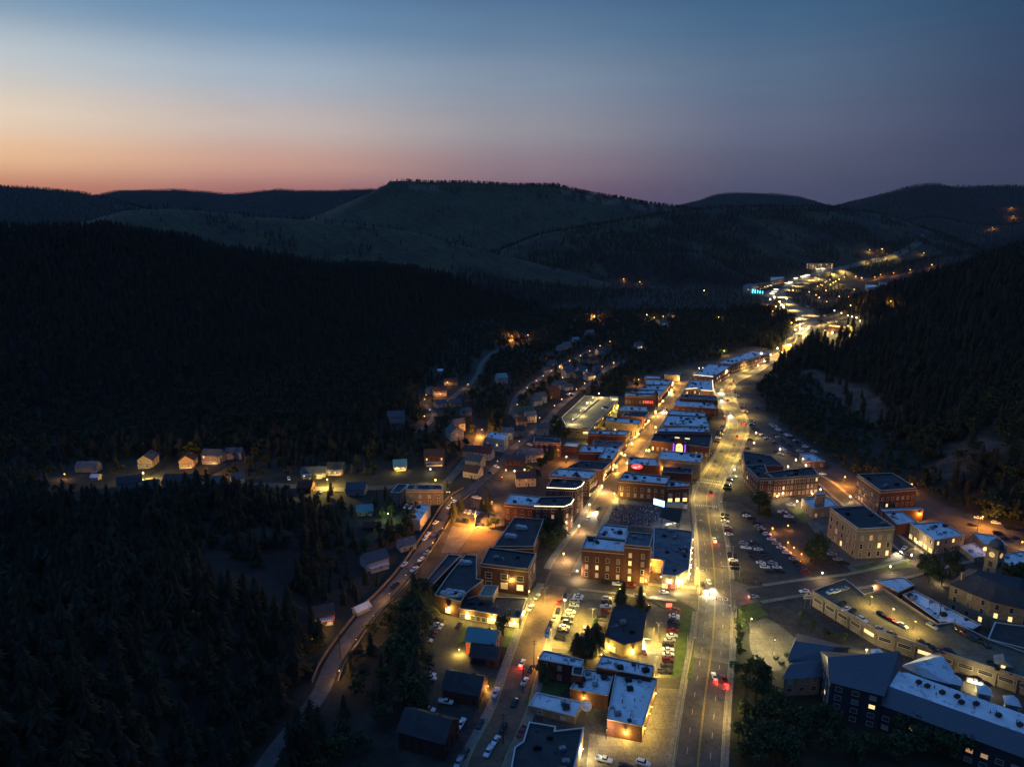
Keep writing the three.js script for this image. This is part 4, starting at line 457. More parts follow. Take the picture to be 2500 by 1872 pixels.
[40,"at the valley roadside lot",0,0,[[373.6,-909.9,"s","white"],[373.2,-914.6,"s","silver"],[378.6,-930.4,"s","black"],[381.2,-944.8,"p","black"],[384.1,-949.2,"s","white"]]]
];
const TREES = [
["leaf","leafy tree beside the grand hotel lawn, # from the camera",[[21.3,-347.2,11],[18,-350.4,12],[14.9,-358.1,11],[24.5,-358.1,11],[20.3,-365,12],[16.7,-366.2,10],[27.4,-372.1,12],[23.9,-374.6,10]]],
["pine","dark spruce by the hotel yard, # from the camera",[[26.5,-366.2,19],[-34.2,-382,13],[-30.5,-397.8,11],[-14.7,-400.5,14],[-18.2,-403.3,7]]],
["leaf","shrubby tree around the hard court and inn, # from the camera",[[-60,-360.4,9],[9,-370.9,5],[-59.2,-372.1,9],[-13.1,-374.6,6],[-9.4,-375.8,7],[-56.5,-375.8,10],[-25.6,-380.8,4],[-28.3,-382,4],[-11.1,-382,5],[-71.6,-393.7,8]]],
["leaf","round leafy tree on the school or garden lawn, # from the camera",[[12.1,-236.1,9],[11,-240.3,8],[-3.8,-269.2,12],[36,-273.5,6]]],
["pine","dark conifer in the clump left of the bank, # from the camera",[[27.9,-252.1,11],[26.1,-253.6,13],[32.3,-253.6,14],[31,-259.2,11],[34.9,-260,12]]],
["pine","pointed conifer behind the bank, # from the camera",[[58.3,-290.3,12],[49.1,-291.3,10],[50.6,-292.3,12]]],
["leaf","dense leafy tree in the creek strip right of the highway, # from the camera",[[91.4,-196.1,12],[80.3,-197.1,12],[86.1,-197.1,12],[75.3,-198.1,9],[90.7,-200.2,11],[84.4,-203.4,12],[80.4,-204.4,11],[89.7,-206.1,12],[77.5,-207.7,8],[95.4,-211.7,10],[85.4,-214.6,11],[89.5,-214.6,12],[82.6,-217.5,9],[100.7,-218.1,9],[94.9,-220.5,10],[94.2,-225.5,10],[89.5,-226.8,11],[87.1,-230.1,9],[96.5,-234.7,8],[85.5,-234.7,5],[95,-236.8,9],[93.2,-238.2,11],[91.2,-240.3,10],[98.7,-241,6],[87.6,-243.2,5],[93.2,-255.2,5],[94.2,-261.6,5],[97.8,-270,7],[97.7,-274.4,7],[100.9,-278,8]]],
["leaf","large leafy tree in the civic quarter, # from the camera",[[240.7,-308.7,13],[207.9,-311.1,11],[203.1,-313.6,10],[247.3,-313.6,11],[241.6,-313.6,10],[219.3,-317.4,10],[208.5,-318.7,12],[205.5,-321.3,12],[217.8,-321.3,12],[155.2,-332,15],[154.3,-334.8,13],[159.6,-336.2,13],[163.1,-347.8,11],[147.5,-394.8,15],[150.1,-396.7,14]]],
["pine","small spruce beside the big tree",[[152.1,-392.9,9]]],
["leaf","dark leafy tree before the big motel, # from the camera",[[111.5,-196.1,10],[158.6,-198.1,11],[143.6,-198.1,11],[125.9,-198.1,10],[148.8,-199.2,12],[104.6,-200.2,10],[123.1,-200.2,9],[134,-200.2,12],[140.6,-200.2,11],[168.1,-200.2,12],[117.4,-201.3,9],[112.5,-202.3,9],[166.4,-202.3,12],[93.4,-203.4,11],[156.1,-203.4,12],[160.1,-203.4,12],[99.7,-204.4,11],[164.7,-204.4,12],[151.1,-206.1,12],[140.3,-206.6,11],[155.4,-207.2,12],[133.3,-207.7,11],[111.5,-208.8,10],[138,-208.8,12],[175.2,-208.8,10],[99.8,-212.8,10],[105.3,-213.4,10],[110.7,-214.6,9],[97.7,-216.9,9],[138.6,-263.3,5],[135.1,-264.1,5],[133,-268.3,5],[130.1,-273.5,5],[128,-280.8,5]]],
["leaf","leafy tree between the shops and decks, # from the camera",[[31.1,-489,9],[34.9,-505.4,9],[39.8,-536.6,10],[44.7,-543.7,9],[37.8,-551.1,11],[35.4,-561.2,11],[165.7,-579.6,6],[170.3,-587.9,6],[173.4,-590.7,7],[128.2,-711.6,8],[127.4,-723.8,9],[134.9,-728,8]]],
["pine","tall dark pine between the hillside road and school yard, # from the camera",[[-32.3,-221.8,13],[-35.4,-229.4,16],[-42.6,-233.4,18],[-36.1,-237.5,17],[-36.9,-247.6,17],[-44.5,-255.2,19],[-38.5,-256.8,18],[-39.3,-270,18],[-38.5,-280.8,16],[-37.2,-287.4,14],[-38.8,-292.3,15],[-45,-294.3,15]]],
["leaf","broad leafy tree between the hillside road and school yard, # from the camera",[[-34.5,-221.8,12],[-38.5,-223.6,14],[-38,-232,15],[-34.6,-233.4,12],[-37.7,-236.1,12],[-41.4,-240.3,15],[-38.4,-241.7,15],[-35.4,-243.2,12],[-40.3,-245.3,13],[-45.9,-246.1,16],[-40.1,-250.6,15],[-39,-252.9,13],[-43.3,-260,13],[-37.7,-261.6,12],[-41.8,-263.3,15],[-46,-264.9,13],[-41.3,-266.6,13],[-46.5,-271.8,15],[-42.8,-274.4,14],[-38.9,-275.3,12],[-45,-278.9,12],[-42.4,-282.6,14],[-45,-286.4,12],[-41.8,-290.3,14],[-36.5,-295.3,11],[-43.4,-298.3,12]]],
["pine","dark pine on the crest below the gulch houses, # from the camera",[[-180.8,-344,9],[-178.7,-350.8,9],[-172.4,-352.7,9],[-89.5,-358.7,9],[-171.5,-362.7,7],[-155.4,-367.2,9],[-164.5,-367.3,9],[-98,-371.4,9],[-143.6,-372.1,9],[-216.7,-377,9],[-119.5,-378,9],[-128.9,-378.1,9],[-108.3,-378.6,9],[-94.8,-390.4,9],[-144.2,-392.6,9],[-156.8,-394.9,9],[-209,-395.6,9],[-238.9,-398.5,9],[-102.9,-399.8,9],[-119.3,-401.1,9],[-134.3,-401.3,9],[-221,-403,9],[-128.3,-404.7,9],[-143,-406.4,9],[-254,-407.1,9],[-177.5,-408.9,9],[-113.4,-409.7,9],[-157.2,-412,9],[-244.8,-418.3,9],[-193.6,-419.4,8],[-256.7,-420.9,9],[-173.5,-421.9,9],[-268.5,-425.1,8],[-244,-433,6]]],
["pine","small dark spruce before the columned white house",[[-133.1,-447.8,8]]],
["leaf","leafy garden tree in the gulch or by the inn, # from the camera",[[-77.6,-344.5,9],[-66.4,-356.2,9],[-74.2,-364,9],[-63.1,-364.5,9],[-60.4,-377.5,9],[-58.1,-382,9],[-76.8,-388.9,8],[-74.9,-401,9],[-83,-401,8],[-73.5,-411.2,9],[-95.8,-463.5,8],[-185.9,-473.4,9],[-163.4,-476.8,8],[-176.4,-480.2,8],[-110.9,-480.2,8],[-120.8,-487.2,8],[-76.7,-490.8,8],[-107.1,-490.8,8],[-155.7,-490.8,8],[-83.9,-498.1,8]]],
["leaf","leafy tree among the hillside houses, # from the camera",[[17.2,-450,9],[11.9,-463.4,8],[20.3,-468.1,10],[25,-480.1,10],[-68.4,-487.6,8],[30.8,-492.7,10],[28,-506,10],[-42.5,-508.7,8],[-52.9,-514.2,9],[-75.5,-514.2,9],[-36.1,-519.9,8],[-60.8,-528.5,9],[-68.2,-528.5,9],[40.6,-546.7,9],[-32.8,-559.5,8],[-52.3,-559.5,8],[-62.1,-559.5,8],[33.7,-559.5,10],[39,-566.1,10],[-59.1,-579.8,9],[36.8,-579.8,9],[-36.1,-583.3,8],[-10.9,-594.1,9],[-20.4,-601.5,9],[-9,-609,8],[-29.6,-620.7,9],[-14.7,-628.7,10],[-6,-628.7,9],[-23.6,-632.8,9],[-37.9,-654,9],[-19.8,-654,10],[7.3,-654,9],[-29.2,-662.9,10],[-12.1,-662.9,10],[13.1,-662.9,8],[-4.1,-676.6,9],[19.2,-676.6,8],[-18.5,-690.9,9],[32.4,-710.8,8],[39.6,-731.8,8],[51.1,-754.1,8],[25,-790,8],[12.8,-790,9],[-4.8,-790,9],[72,-802.7,8],[91.2,-802.7,8],[3.6,-843.2,8],[23.7,-843.2,8],[55.3,-843.2,8],[40.7,-903.6,8],[80.6,-903.6,8],[97.9,-954.7,8]]]
];
const DECK = {p:[[136.9,-292.8],[156.8,-303.7],[158.1,-298.3],[159.1,-289.7],[170.8,-294.3],[178.7,-265.8],[186.6,-267.5],[193.5,-254.1],[204.9,-243.1],[193.7,-227.7],[173.2,-243.8],[150.7,-261.7]],h:6.5};
const UPPER_DECK = {p:[[41.7,-572.2],[67.9,-644.8],[98,-635.2],[96,-627.3],[61.9,-539.1],[43.8,-542.6]],h:7.5};
const PLACES = {stage:[[87.8,-383.2],[97.9,-379.9],[92.4,-362.9],[82.9,-371]],crowd:[[61.1,-403.3],[66.2,-407.5],[86.2,-404.7],[87.1,-397.8],[86.1,-387.1],[80.9,-377],[63.2,-379.5],[56.4,-384.6]],screen:[88.3,-397],screenDir:[79.9,-395.1],slab:[[102.1,-396.4],[106.6,-396.4],[101.4,-372.1],[95.1,-372.1]],trailer:[99.2,-402.6],neon:[84.1,-451.3],dish:[26.8,-219.8],shield:[86.6,-244.2],bankSign:[70.7,-287.3],hotelSign:[134.3,-290.1],tower:[225.1,-302.9],court:[[197.2,-289.2],[213.6,-302.3],[215.6,-295],[234.4,-285.8],[219,-266.7],[205.9,-274.9]],people:[[113,-314.5],[115.7,-312.3],[118,-311.8],[120.4,-311.3],[111.3,-315.8]],walkers:[[101.8,-543.1],[98.7,-536],[114.3,-579],[110.9,-570.9],[138,-641.9],[141.3,-645.2],[145,-650.2],[93.5,-519.9],[150.3,-669.3],[120.9,-592.9]],park:[[50.1,-386.7],[50.5,-384.1],[56,-381.6],[81.5,-311],[87.5,-313.6],[70.3,-315.4],[70.9,-313.6]],dump:[[106.6,-252.6],[107.6,-249.5],[111.6,-254.5]],canopy:[[56.7,-269.6],[60.5,-269.6],[57.8,-260],[54.1,-260.9]],sig:[[103,-317.2],[105.5,-316.3],[84.7,-286.3],[88.2,-286.1]],signalPoles:[[112,-317.6],[81.2,-291.8],[100.7,-288.3]],utility:[[8.7,-247.6],[4.1,-231.4],[-3,-205.5],[159.4,-321.3],[263.2,-370.8],[-20.8,-375.8],[-69.2,-252.3],[185.2,-275.3]],canopies:[[594.5,-1684.2],[606,-1694.6],[619.1,-1708.9],[692.5,-1792.9],[710.8,-1818.5],[775.4,-1905.3],[786,-1912.8],[794.8,-1919.1],[569.7,-1553.9],[588,-1593],[609.4,-1640.4],[837.8,-1959.8],[853.9,-1963.8],[751.9,-1890.2]],obelisk:[430.8,-692.4],mast:null,house:[-1898.8,-2723.6],motel:{left:[[116.3,-256.2],[132.5,-247.3],[119.4,-240.6],[106.3,-239.7]],wing:[[107.7,-239.7],[120.3,-243.4],[114.9,-231.2],[100.8,-229.8]],main:[[117.3,-237],[142.8,-233.9],[143.6,-230.3],[127.6,-212.6],[113,-219.7]],long:[[138.4,-224.9],[142.7,-224.4],[172.5,-200.1],[166,-191.1],[132.2,-216.7]],gab:[[149.2,-237.5],[163.2,-244.2],[165.6,-234],[160.4,-227.6],[152.9,-231.9]],turrets:[[143.4,-245.6],[163.7,-229.3],[171,-223.7],[177,-218]]}};

// ------------------------------------------------------------------ helpers
let seed = 20240611;
const rnd = () => { seed = (Math.imul(seed, 1664525) + 1013904223) >>> 0; return seed / 4294967296; };
const rr = (a, b) => a + (b - a) * rnd();
const clamp = (v, a, b) => Math.min(b, Math.max(a, v));
const ORD = ['nearest', 'second', 'third', 'fourth', 'fifth', 'sixth', 'seventh', 'eighth', 'ninth', 'tenth', 'eleventh', 'twelfth', 'thirteenth', 'fourteenth', 'fifteenth', 'sixteenth', 'seventeenth', 'eighteenth', 'nineteenth', 'twentieth'];
const nth = i => ORD[i] || (i + 1) + ([0, 'st', 'nd', 'rd'][(i + 1) % 10] || 'th');
const taken = new Map();
const numbered = n => { const k = taken.get(n) || 0; taken.set(n, k + 1); return k ? n + '_' + String(k).padStart(3, '0') : n; };
function tag(o, label, category, group, kind) {
  if (label) o.userData.label = label;
  if (category) o.userData.category = category;
  if (group) o.userData.group = group;
  if (kind) o.userData.kind = kind;
  return o;
}
function thing(name, label, category, x = 0, y = 0, z = 0, turn = 0, group) {
  const g = new THREE.Group(); g.name = numbered(name); g.position.set(x, y, z); g.rotation.y = turn;
  scene.add(g); return tag(g, label, category, group);
}
function mesh(name, geo, mat, parent, x = 0, y = 0, z = 0, turn = 0) {
  const m = new THREE.Mesh(geo, mat); m.name = parent === scene ? numbered(name) : name;
  m.position.set(x, y, z); m.rotation.y = turn; m.castShadow = m.receiveShadow = true; parent.add(m); return m;
}
const structure = (name, geo, mat) => tag(mesh(name, geo, mat, scene), null, null, null, 'structure');
class Faces {                                   // loose faces with uv in metres
  constructor() { this.p = []; this.u = []; }
  tri(a, b, c, ua, ub, uc) { this.p.push(...a, ...b, ...c); this.u.push(...ua, ...ub, ...uc); }
  quad(a, b, c, d, w, h, u0 = 0, v0 = 0) {
    this.tri(a, b, c, [u0, v0], [u0 + w, v0], [u0 + w, v0 + h]); this.tri(a, c, d, [u0, v0], [u0 + w, v0 + h], [u0, v0 + h]);
  }
  flat(poly, y, up = true) {                    // poly of [x, z], positive area
    const v = poly.map(p => new THREE.Vector2(p[0], p[1]));
    for (const f of THREE.ShapeUtils.triangulateShape(v, [])) {
      let [a, b, c] = f.map(i => poly[i]);
      const s = (b[0] - a[0]) * (c[1] - a[1]) - (c[0] - a[0]) * (b[1] - a[1]);
      if ((s > 0) === up) [b, c] = [c, b];
      this.tri([a[0], y, a[1]], [b[0], y, b[1]], [c[0], y, c[1]], a, b, c);
    }
    return this;
  }
  walls(poly, y0, y1) {
    let u = 0;
    poly.forEach((a, i) => { const b = poly[(i + 1) % poly.length], l = Math.hypot(b[0] - a[0], b[1] - a[1]); this.quad([b[0], y0, b[1]], [a[0], y0, a[1]], [a[0], y1, a[1]], [b[0], y1, b[1]], l, y1 - y0, u, y0); u += l; });
    return this;
  }
  geo() {
    const g = new THREE.BufferGeometry();
    g.setAttribute('position', new THREE.Float32BufferAttribute(this.p, 3)); g.setAttribute('uv', new THREE.Float32BufferAttribute(this.u, 2));
    g.computeVertexNormals(); return g;
  }
}
const ccw = p => { let s = 0; p.forEach((a, i) => { const b = p[(i + 1) % p.length]; s += a[0] * b[1] - b[0] * a[1]; }); return s < 0 ? [...p].reverse() : p; };
function inset(poly, d) {                       // offset of a positive-area outline, inwards for d > 0
  const n = poly.length;
  return poly.map((b, i) => {
    const a = poly[(i + n - 1) % n], c = poly[(i + 1) % n];
    const e = (p, q) => { const l = Math.hypot(q[0] - p[0], q[1] - p[1]) || 1; return [(q[0] - p[0]) / l, (q[1] - p[1]) / l]; };
    const u = e(a, b), v = e(b, c), n1 = [-u[1], u[0]], n2 = [-v[1], v[0]], k = Math.max(0.35, 1 + n1[0] * n2[0] + n1[1] * n2[1]);
    return [b[0] + d * (n1[0] + n2[0]) / k, b[1] + d * (n1[1] + n2[1]) / k];
  });
}
const inside = (poly, x, z) => { let s = false; for (let i = 0, j = poly.length - 1; i < poly.length; j = i++) { const a = poly[i], b = poly[j]; if ((a[1] > z) !== (b[1] > z) && x < (b[0] - a[0]) * (z - a[1]) / (b[1] - a[1]) + a[0]) s = !s; } return s; };
const segDist = (x, z, a, b) => { const dx = b[0] - a[0], dz = b[1] - a[1], t = clamp(((x - a[0]) * dx + (z - a[1]) * dz) / (dx * dx + dz * dz), 0, 1); return [Math.hypot(x - a[0] - t * dx, z - a[1] - t * dz), t]; };
const box = (w, h, d, x = 0, y = 0, z = 0) => new THREE.BoxGeometry(w, h, d).translate(x, y + h / 2, z);
const cyl = (r0, r1, h, n, x = 0, y = 0, z = 0) => new THREE.CylinderGeometry(r1, r0, h, n).translate(x, y + h / 2, z);
const merge = list => mergeGeometries(list.map(g => g.index ? g.toNonIndexed() : g));

// ------------------------------------------------------------------ terrain
function hash2(i, j) { let n = (Math.imul(i, 374761393) + Math.imul(j, 668265263)) >>> 0; n = Math.imul(n ^ (n >>> 13), 1274126177) >>> 0; return ((n ^ (n >>> 16)) & 0xffff) / 65535; }
function noise(x, y) {
  const i = Math.floor(x), j = Math.floor(y); let f = x - i, g = y - j; f = f * f * (3 - 2 * f); g = g * g * (3 - 2 * g);
  const a = hash2(i, j), b = hash2(i + 1, j), c = hash2(i, j + 1), d = hash2(i + 1, j + 1);
  const p = a + (b - a) * f, q = c + (d - c) * f; return p + (q - p) * g;
}
const fbm = (x, y) => noise(x, y) * 0.5 + noise(x * 2.1 + 7, y * 2.1) * 0.3 + noise(x * 4.3, y * 4.3 + 3) * 0.2;
const TOWN = CLEARINGS[0];
function townMask(x, z) {
  if (x < -420 || x > 620 || z < -1500) return 1;
  if (inside(TOWN, x, z)) return 0;
  let d = 1e9; for (let i = 0; i < TOWN.length; i++) d = Math.min(d, segDist(x, z, TOWN[i], TOWN[(i + 1) % TOWN.length])[0]);
  const t = clamp((d - 6) / 40, 0, 1); return t * t * (3 - 2 * t);
}
let lastKind = -1, lastGap = 0;                 // kind of hill and height below its crest at the last query
function ground(x, z) {
  let h = 0, best = -1e9; lastKind = -1;
  for (const r of RIDGES) {
    let v = -1e9, top = 0;
    for (let i = 0; i + 1 < r.p.length; i++) {
      const a = r.p[i], b = r.p[i + 1], [d, t] = segDist(x, z, a, b), c = a[2] + (b[2] - a[2]) * t, w = c - (r.k === 3 ? r.s * Math.max(0, d - 34) + 20 * clamp((d - 24) / 20, 0, 1) : r.s * (Math.sqrt(d * d + r.r * r.r) - r.r));   // the mesa ends in a cliff
      if (w > v) { v = w; top = c; }
    }
    if (v > best) { best = v; lastKind = r.k; lastGap = top - v; }
    const e = Math.max(14 - Math.abs(h - v), 0) / 14; h = Math.max(h, v) + e * e * 3.5;
  }
  const soft = lastKind === 2 || lastKind === 3 || lastKind === 6;
  if (best <= 2) lastKind = -1;
  const m = clamp((h - 3) / 30, 0, 1);
  h += m * ((noise(x / 170, z / 170) - 0.5) * (soft ? 9 : 26) + (noise(x / 60, z / 60) - 0.5) * (soft ? 4 : 9));
  return h * townMask(x, z);
}

// ------------------------------------------------------------------ materials
function texture(size, fn, repeat = 0.125) {
  const d = new Uint8Array(size * size * 4);
  for (let j = 0; j < size; j++) for (let i = 0; i < size; i++) { const c = fn(i / size, j / size), o = (j * size + i) * 4; d[o] = clamp(c[0], 0, 1) * 255; d[o + 1] = clamp(c[1], 0, 1) * 255; d[o + 2] = clamp(c[2], 0, 1) * 255; d[o + 3] = 255; }
  const t = new THREE.DataTexture(d, size, size); t.colorSpace = THREE.SRGBColorSpace; t.magFilter = t.minFilter = THREE.LinearFilter;
  t.wrapS = t.wrapT = THREE.RepeatWrapping; t.repeat.set(repeat, repeat); t.needsUpdate = true; return t;
}
const tile = (u, v, n, s = 0) => { const p = (i, j) => hash2((i % n) + s * 131, (j % n) + s * 57), x = u * n, y = v * n, i = Math.floor(x), j = Math.floor(y); let f = x - i, g = y - j; f = f * f * (3 - 2 * f); g = g * g * (3 - 2 * g); const a = p(i, j), b = p(i + 1, j), c = p(i, j + 1), d = p(i + 1, j + 1); return (a + (b - a) * f) + ((c + (d - c) * f) - (a + (b - a) * f)) * g; };
const grey = v => [v, v, v];
const T = {
  speck: texture(256, (u, v) => grey(0.8 + 0.2 * (tile(u, v, 96, 1) * 0.5 + tile(u, v, 12, 2) * 0.8 - 0.4)), 0.11),
  pave: texture(512, (u, v) => { const s = tile(u, v, 9, 3) * 0.6 + tile(u, v, 40, 4) * 0.4, crack = Math.abs(tile(u, v, 14, 5) - 0.5) < 0.012 ? 0.72 : 1; return grey((0.72 + 0.34 * (s - 0.2)) * crack); }, 0.028),
  slab: texture(512, (u, v) => { const x = u * 8 % 1, y = v * 8 % 1, j = x < 0.02 || y < 0.02 ? 0.7 : 1; return grey((0.78 + 0.22 * tile(u, v, 60, 6) - 0.14 * tile(u, v, 7, 7) + 0.1 * hash2(Math.floor(u * 8), Math.floor(v * 8))) * j); }, 0.03),
  roof: texture(512, (u, v) => { const seam = u * 10 % 1 < 0.025 ? 0.86 : 1, st = tile(u, v, 11, 8) * 0.6 + tile(u, v, 45, 9) * 0.4, blot = st > 0.72 ? 0.8 : 1; return grey((0.93 + 0.12 * (tile(u, v, 6, 10) - 0.4)) * seam * blot); }, 0.05),
  tar: texture(512, (u, v) => { const seam = v * 9 % 1 < 0.03 ? 1.2 : 1; return grey((0.62 + 0.4 * tile(u, v, 8, 11) * tile(u, v, 50, 12) + 0.12 * tile(u, v, 5, 13)) * seam); }, 0.06),
  brick: texture(256, (u, v) => { const row = Math.floor(v * 32), x = u * 12 + (row % 2) * 0.5, m = (v * 32 % 1) < 0.16 || (x % 1) < 0.07, k = hash2(Math.floor(x) % 12, row); const b = m ? 0.86 : 0.72 + 0.28 * k; const s = 0.85 + 0.25 * tile(u, v, 5, 14); return [b * s, b * s * (m ? 1 : 0.92), b * s * (m ? 1 : 0.9)]; }, 0.35),
  board: texture(256, (u, v) => grey(((v * 16 % 1) < 0.12 ? 0.72 : 0.92) + 0.12 * (tile(u, v, 24, 15) - 0.5)), 0.3),
  shingle: texture(256, (u, v) => { const row = Math.floor(v * 20); return grey(((v * 20 % 1) < 0.12 ? 0.7 : 0.9) * (0.78 + 0.3 * hash2(Math.floor(u * 16 + row * 0.5) % 16, row))); }, 0.25),
  turf: texture(512, (u, v) => { const k = tile(u, v, 70, 16) * 0.5 + tile(u, v, 9, 17) * 0.5; return [0.62 + 0.5 * k, 0.66 + 0.4 * k, 0.6 + 0.3 * k]; }, 0.06),
  earth: texture(512, (u, v) => { const k = tile(u, v, 60, 18) * 0.45 + tile(u, v, 17, 19) * 0.35 + tile(u, v, 6, 20) * 0.4; return grey(0.45 + 0.6 * k); }, 0.02),
};
const std = (r, g, b, map, rough = 0.9, extra = {}) => { const m = new THREE.MeshStandardMaterial({ roughness: rough, ...extra }); m.color.setRGB(r, g, b); if (map) m.map = map; return m; };
const M = {
  brick: std(0.16, 0.066, 0.045, T.brick), darkbrick: std(0.11, 0.046, 0.036, T.brick), deckstone: std(0.24, 0.19, 0.14, T.speck), red: std(0.34, 0.05, 0.04, T.board), tan: std(0.38, 0.30, 0.2, T.speck), yellow: std(0.48, 0.36, 0.17, T.speck),
  stone: std(0.36, 0.295, 0.21, T.speck), sandstone: std(0.42, 0.31, 0.2, T.speck), graystone: std(0.24, 0.22, 0.21, T.speck), white: std(0.52, 0.51, 0.48, T.board), cream: std(0.46, 0.38, 0.27, T.board), grey: std(0.3, 0.31, 0.32, T.board), slatewall: std(0.25, 0.32, 0.36, T.board),
  trim: std(0.62, 0.58, 0.52), stonetrim: std(0.5, 0.44, 0.36),
};
const ROOF = { white: std(0.86, 0.88, 0.9, T.roof, 0.55), grey: std(0.2, 0.2, 0.22, T.tar, 0.8), dark: std(0.05, 0.052, 0.058, T.tar, 0.75), tanroof: std(0.34, 0.31, 0.2, T.speck), brown: std(0.1, 0.062, 0.045, T.shingle), slate: std(0.09, 0.11, 0.13, T.shingle, 0.7), red: std(0.16, 0.045, 0.035, T.shingle), teal: std(0.12, 0.34, 0.36, T.board, 0.45), green: std(0.05, 0.12, 0.09, T.shingle), };
const GROUND = { scrub: std(0.022, 0.027, 0.013, T.turf), road: std(0.21, 0.188, 0.135, T.pave), brickroad: std(0.2, 0.13, 0.085, T.pave), asphalt3: std(0.11, 0.098, 0.085, T.pave), asphalt: std(0.08, 0.068, 0.06, T.pave), asphalt2: std(0.15, 0.13, 0.115, T.pave), lot: std(0.17, 0.15, 0.1, T.slab), lot2: std(0.095, 0.082, 0.068, T.pave), pale: std(0.2, 0.17, 0.125, T.slab), court: std(0.15, 0.135, 0.13, T.pave), court2: std(0.14, 0.07, 0.05, T.pave), grass: std(0.07, 0.12, 0.022, T.turf), turf: std(0.22, 0.15, 0.06, T.turf), walk: std(0.27, 0.25, 0.21, T.slab), kerb: std(0.5, 0.42, 0.12, T.speck) };
const metalDark = std(0.03, 0.03, 0.032, null, 0.5, { metalness: 0.6 }), metalGrey = std(0.35, 0.36, 0.38, T.speck, 0.45, { metalness: 0.5 }), unitWhite = std(0.66, 0.68, 0.7, T.speck, 0.5), paintWhite = std(0.7, 0.7, 0.66, T.speck, 0.7), paintYellow = std(0.6, 0.42, 0.05, T.speck, 0.7);
const blind = std(0.34, 0.32, 0.28, null, 0.7), glassDark = std(0.02, 0.023, 0.03, null, 0.08), glassPale = std(0.16, 0.15, 0.15, null, 0.12), rubber = std(0.02, 0.02, 0.02);
const bark = std(0.06, 0.045, 0.03, T.earth), stoneWhite = std(0.66, 0.65, 0.6, T.speck);
const glow = (r, g, b, k, base = 0.6) => { const m = new THREE.MeshStandardMaterial({ roughness: 0.5 }); m.color.setRGB(base, base, base); m.emissive.setRGB(r, g, b); m.emissiveIntensity = k; return m; };
const HUE = { w: [1, 0.71, 0.33], m: [1, 0.53, 0.1], o: [1, 0.36, 0.045], a: [1, 0.47, 0.11], y: [1, 0.69, 0.13], h: [1, 0.69, 0.2], wy: [1, 0.82, 0.38], g: [0.75, 1, 0.35], r: [1, 0.16, 0.06] };
const BULB = Object.fromEntries(Object.entries(HUE).map(([k, c]) => [k, glow(c[0], c[1], c[2], 'aor'.includes(k) ? 3.5 : k === 'm' ? 9 : 7)]));
const litPane = glow(1, 0.68, 0.25, 1.5, 0.3), warmPane = glow(1, 0.5, 0.15, 0.45, 0.3), redPane = glow(1, 0.06, 0.03, 1.6, 0.3), shopPane = glow(1, 0.66, 0.22, 1.7, 0.3), purpleGlow = glow(0.25, 0.05, 1, 1.6, 0.2), cyanGlow = glow(0.1, 0.75, 1, 4, 0.2), bulbString = glow(1, 0.82, 0.5, 5);

// ------------------------------------------------------------------ ground sheet
const FLOOR = new THREE.Color(0.034, 0.034, 0.022), LITTER = new THREE.Color(0.03, 0.03, 0.02), MEADOW = new THREE.Color(0.074, 0.078, 0.03), CLAY = new THREE.Color(0.045, 0.03, 0.022), CLIFF = new THREE.Color(0.24, 0.175, 0.135), YARD = new THREE.Color(0.075, 0.066, 0.054), COL = new THREE.Color();
{
  const xs = [], zs = []; for (let x = 0, s = 6; x < 5200; x += s, s *= x > 330 ? 1.06 : 1) { xs.push(x); if (x) xs.unshift(-x); }
  for (let z = 120, s = 6; z > -9500; z -= s, s *= z < -900 ? 1.014 : 1) zs.push(z);
  const nx = xs.length, nz = zs.length, pos = [], uv = [], col = [], idx = [];
  for (let j = 0; j < nz; j++) for (let i = 0; i < nx; i++) {
    const x = xs[i], z = zs[j]; let y = ground(x, z); const k = lastKind, gap = lastGap, n = fbm(x / 55, z / 55), n2 = fbm(x / 14 + 40, z / 14);
    if (k === -1) COL.copy(FLOOR); else if (k === 2) COL.copy(MEADOW).lerp(LITTER, clamp((n - 0.5) * 5, 0, 0.8)); else if (k === 3) COL.copy(MEADOW).lerp(LITTER, clamp((n - 0.52) * 4, 0, 0.7)); else if (k === 6) COL.copy(MEADOW).lerp(LITTER, clamp((n - 0.4) * 6, 0, 1)); else COL.copy(LITTER);
    if (k === 3 && gap > 3 && gap < 27 && x > -400 && n2 > 0.36) COL.copy(CLIFF);
    if (k === 1 && inside(CLEARINGS[3], x, z)) COL.copy(CLAY).lerp(MEADOW, clamp((n - 0.46) * 5, 0, 0.4));
    if (k === 7 && x < 335 && z > -760 && z < -440 && y > 2 && n > 0.4) COL.setRGB(0.17, 0.095, 0.065);
    if (k === 0 && z < -1500 && n > 0.62) COL.copy(CLAY);
    if (inside(CLEARINGS[4], x, z)) COL.copy(YARD); else if (inside(TOWN, x, z)) COL.copy(FLOOR);
    COL.multiplyScalar(0.75 + 0.5 * n2);
    pos.push(x, y, z); uv.push(x, z); col.push(COL.r, COL.g, COL.b);
  }
  for (let j = 0; j + 1 < nz; j++) for (let i = 0; i + 1 < nx; i++) { const a = j * nx + i, b = a + 1, c = a + nx, d = c + 1; idx.push(a, b, c, b, d, c); }
  const g = new THREE.BufferGeometry(); g.setIndex(idx);
  g.setAttribute('position', new THREE.Float32BufferAttribute(pos, 3)); g.setAttribute('uv', new THREE.Float32BufferAttribute(uv, 2)); g.setAttribute('color', new THREE.Float32BufferAttribute(col, 3));
  g.computeVertexNormals();
  structure('terrain', g, std(1, 1, 1, T.earth, 1, { vertexColors: true }));
}

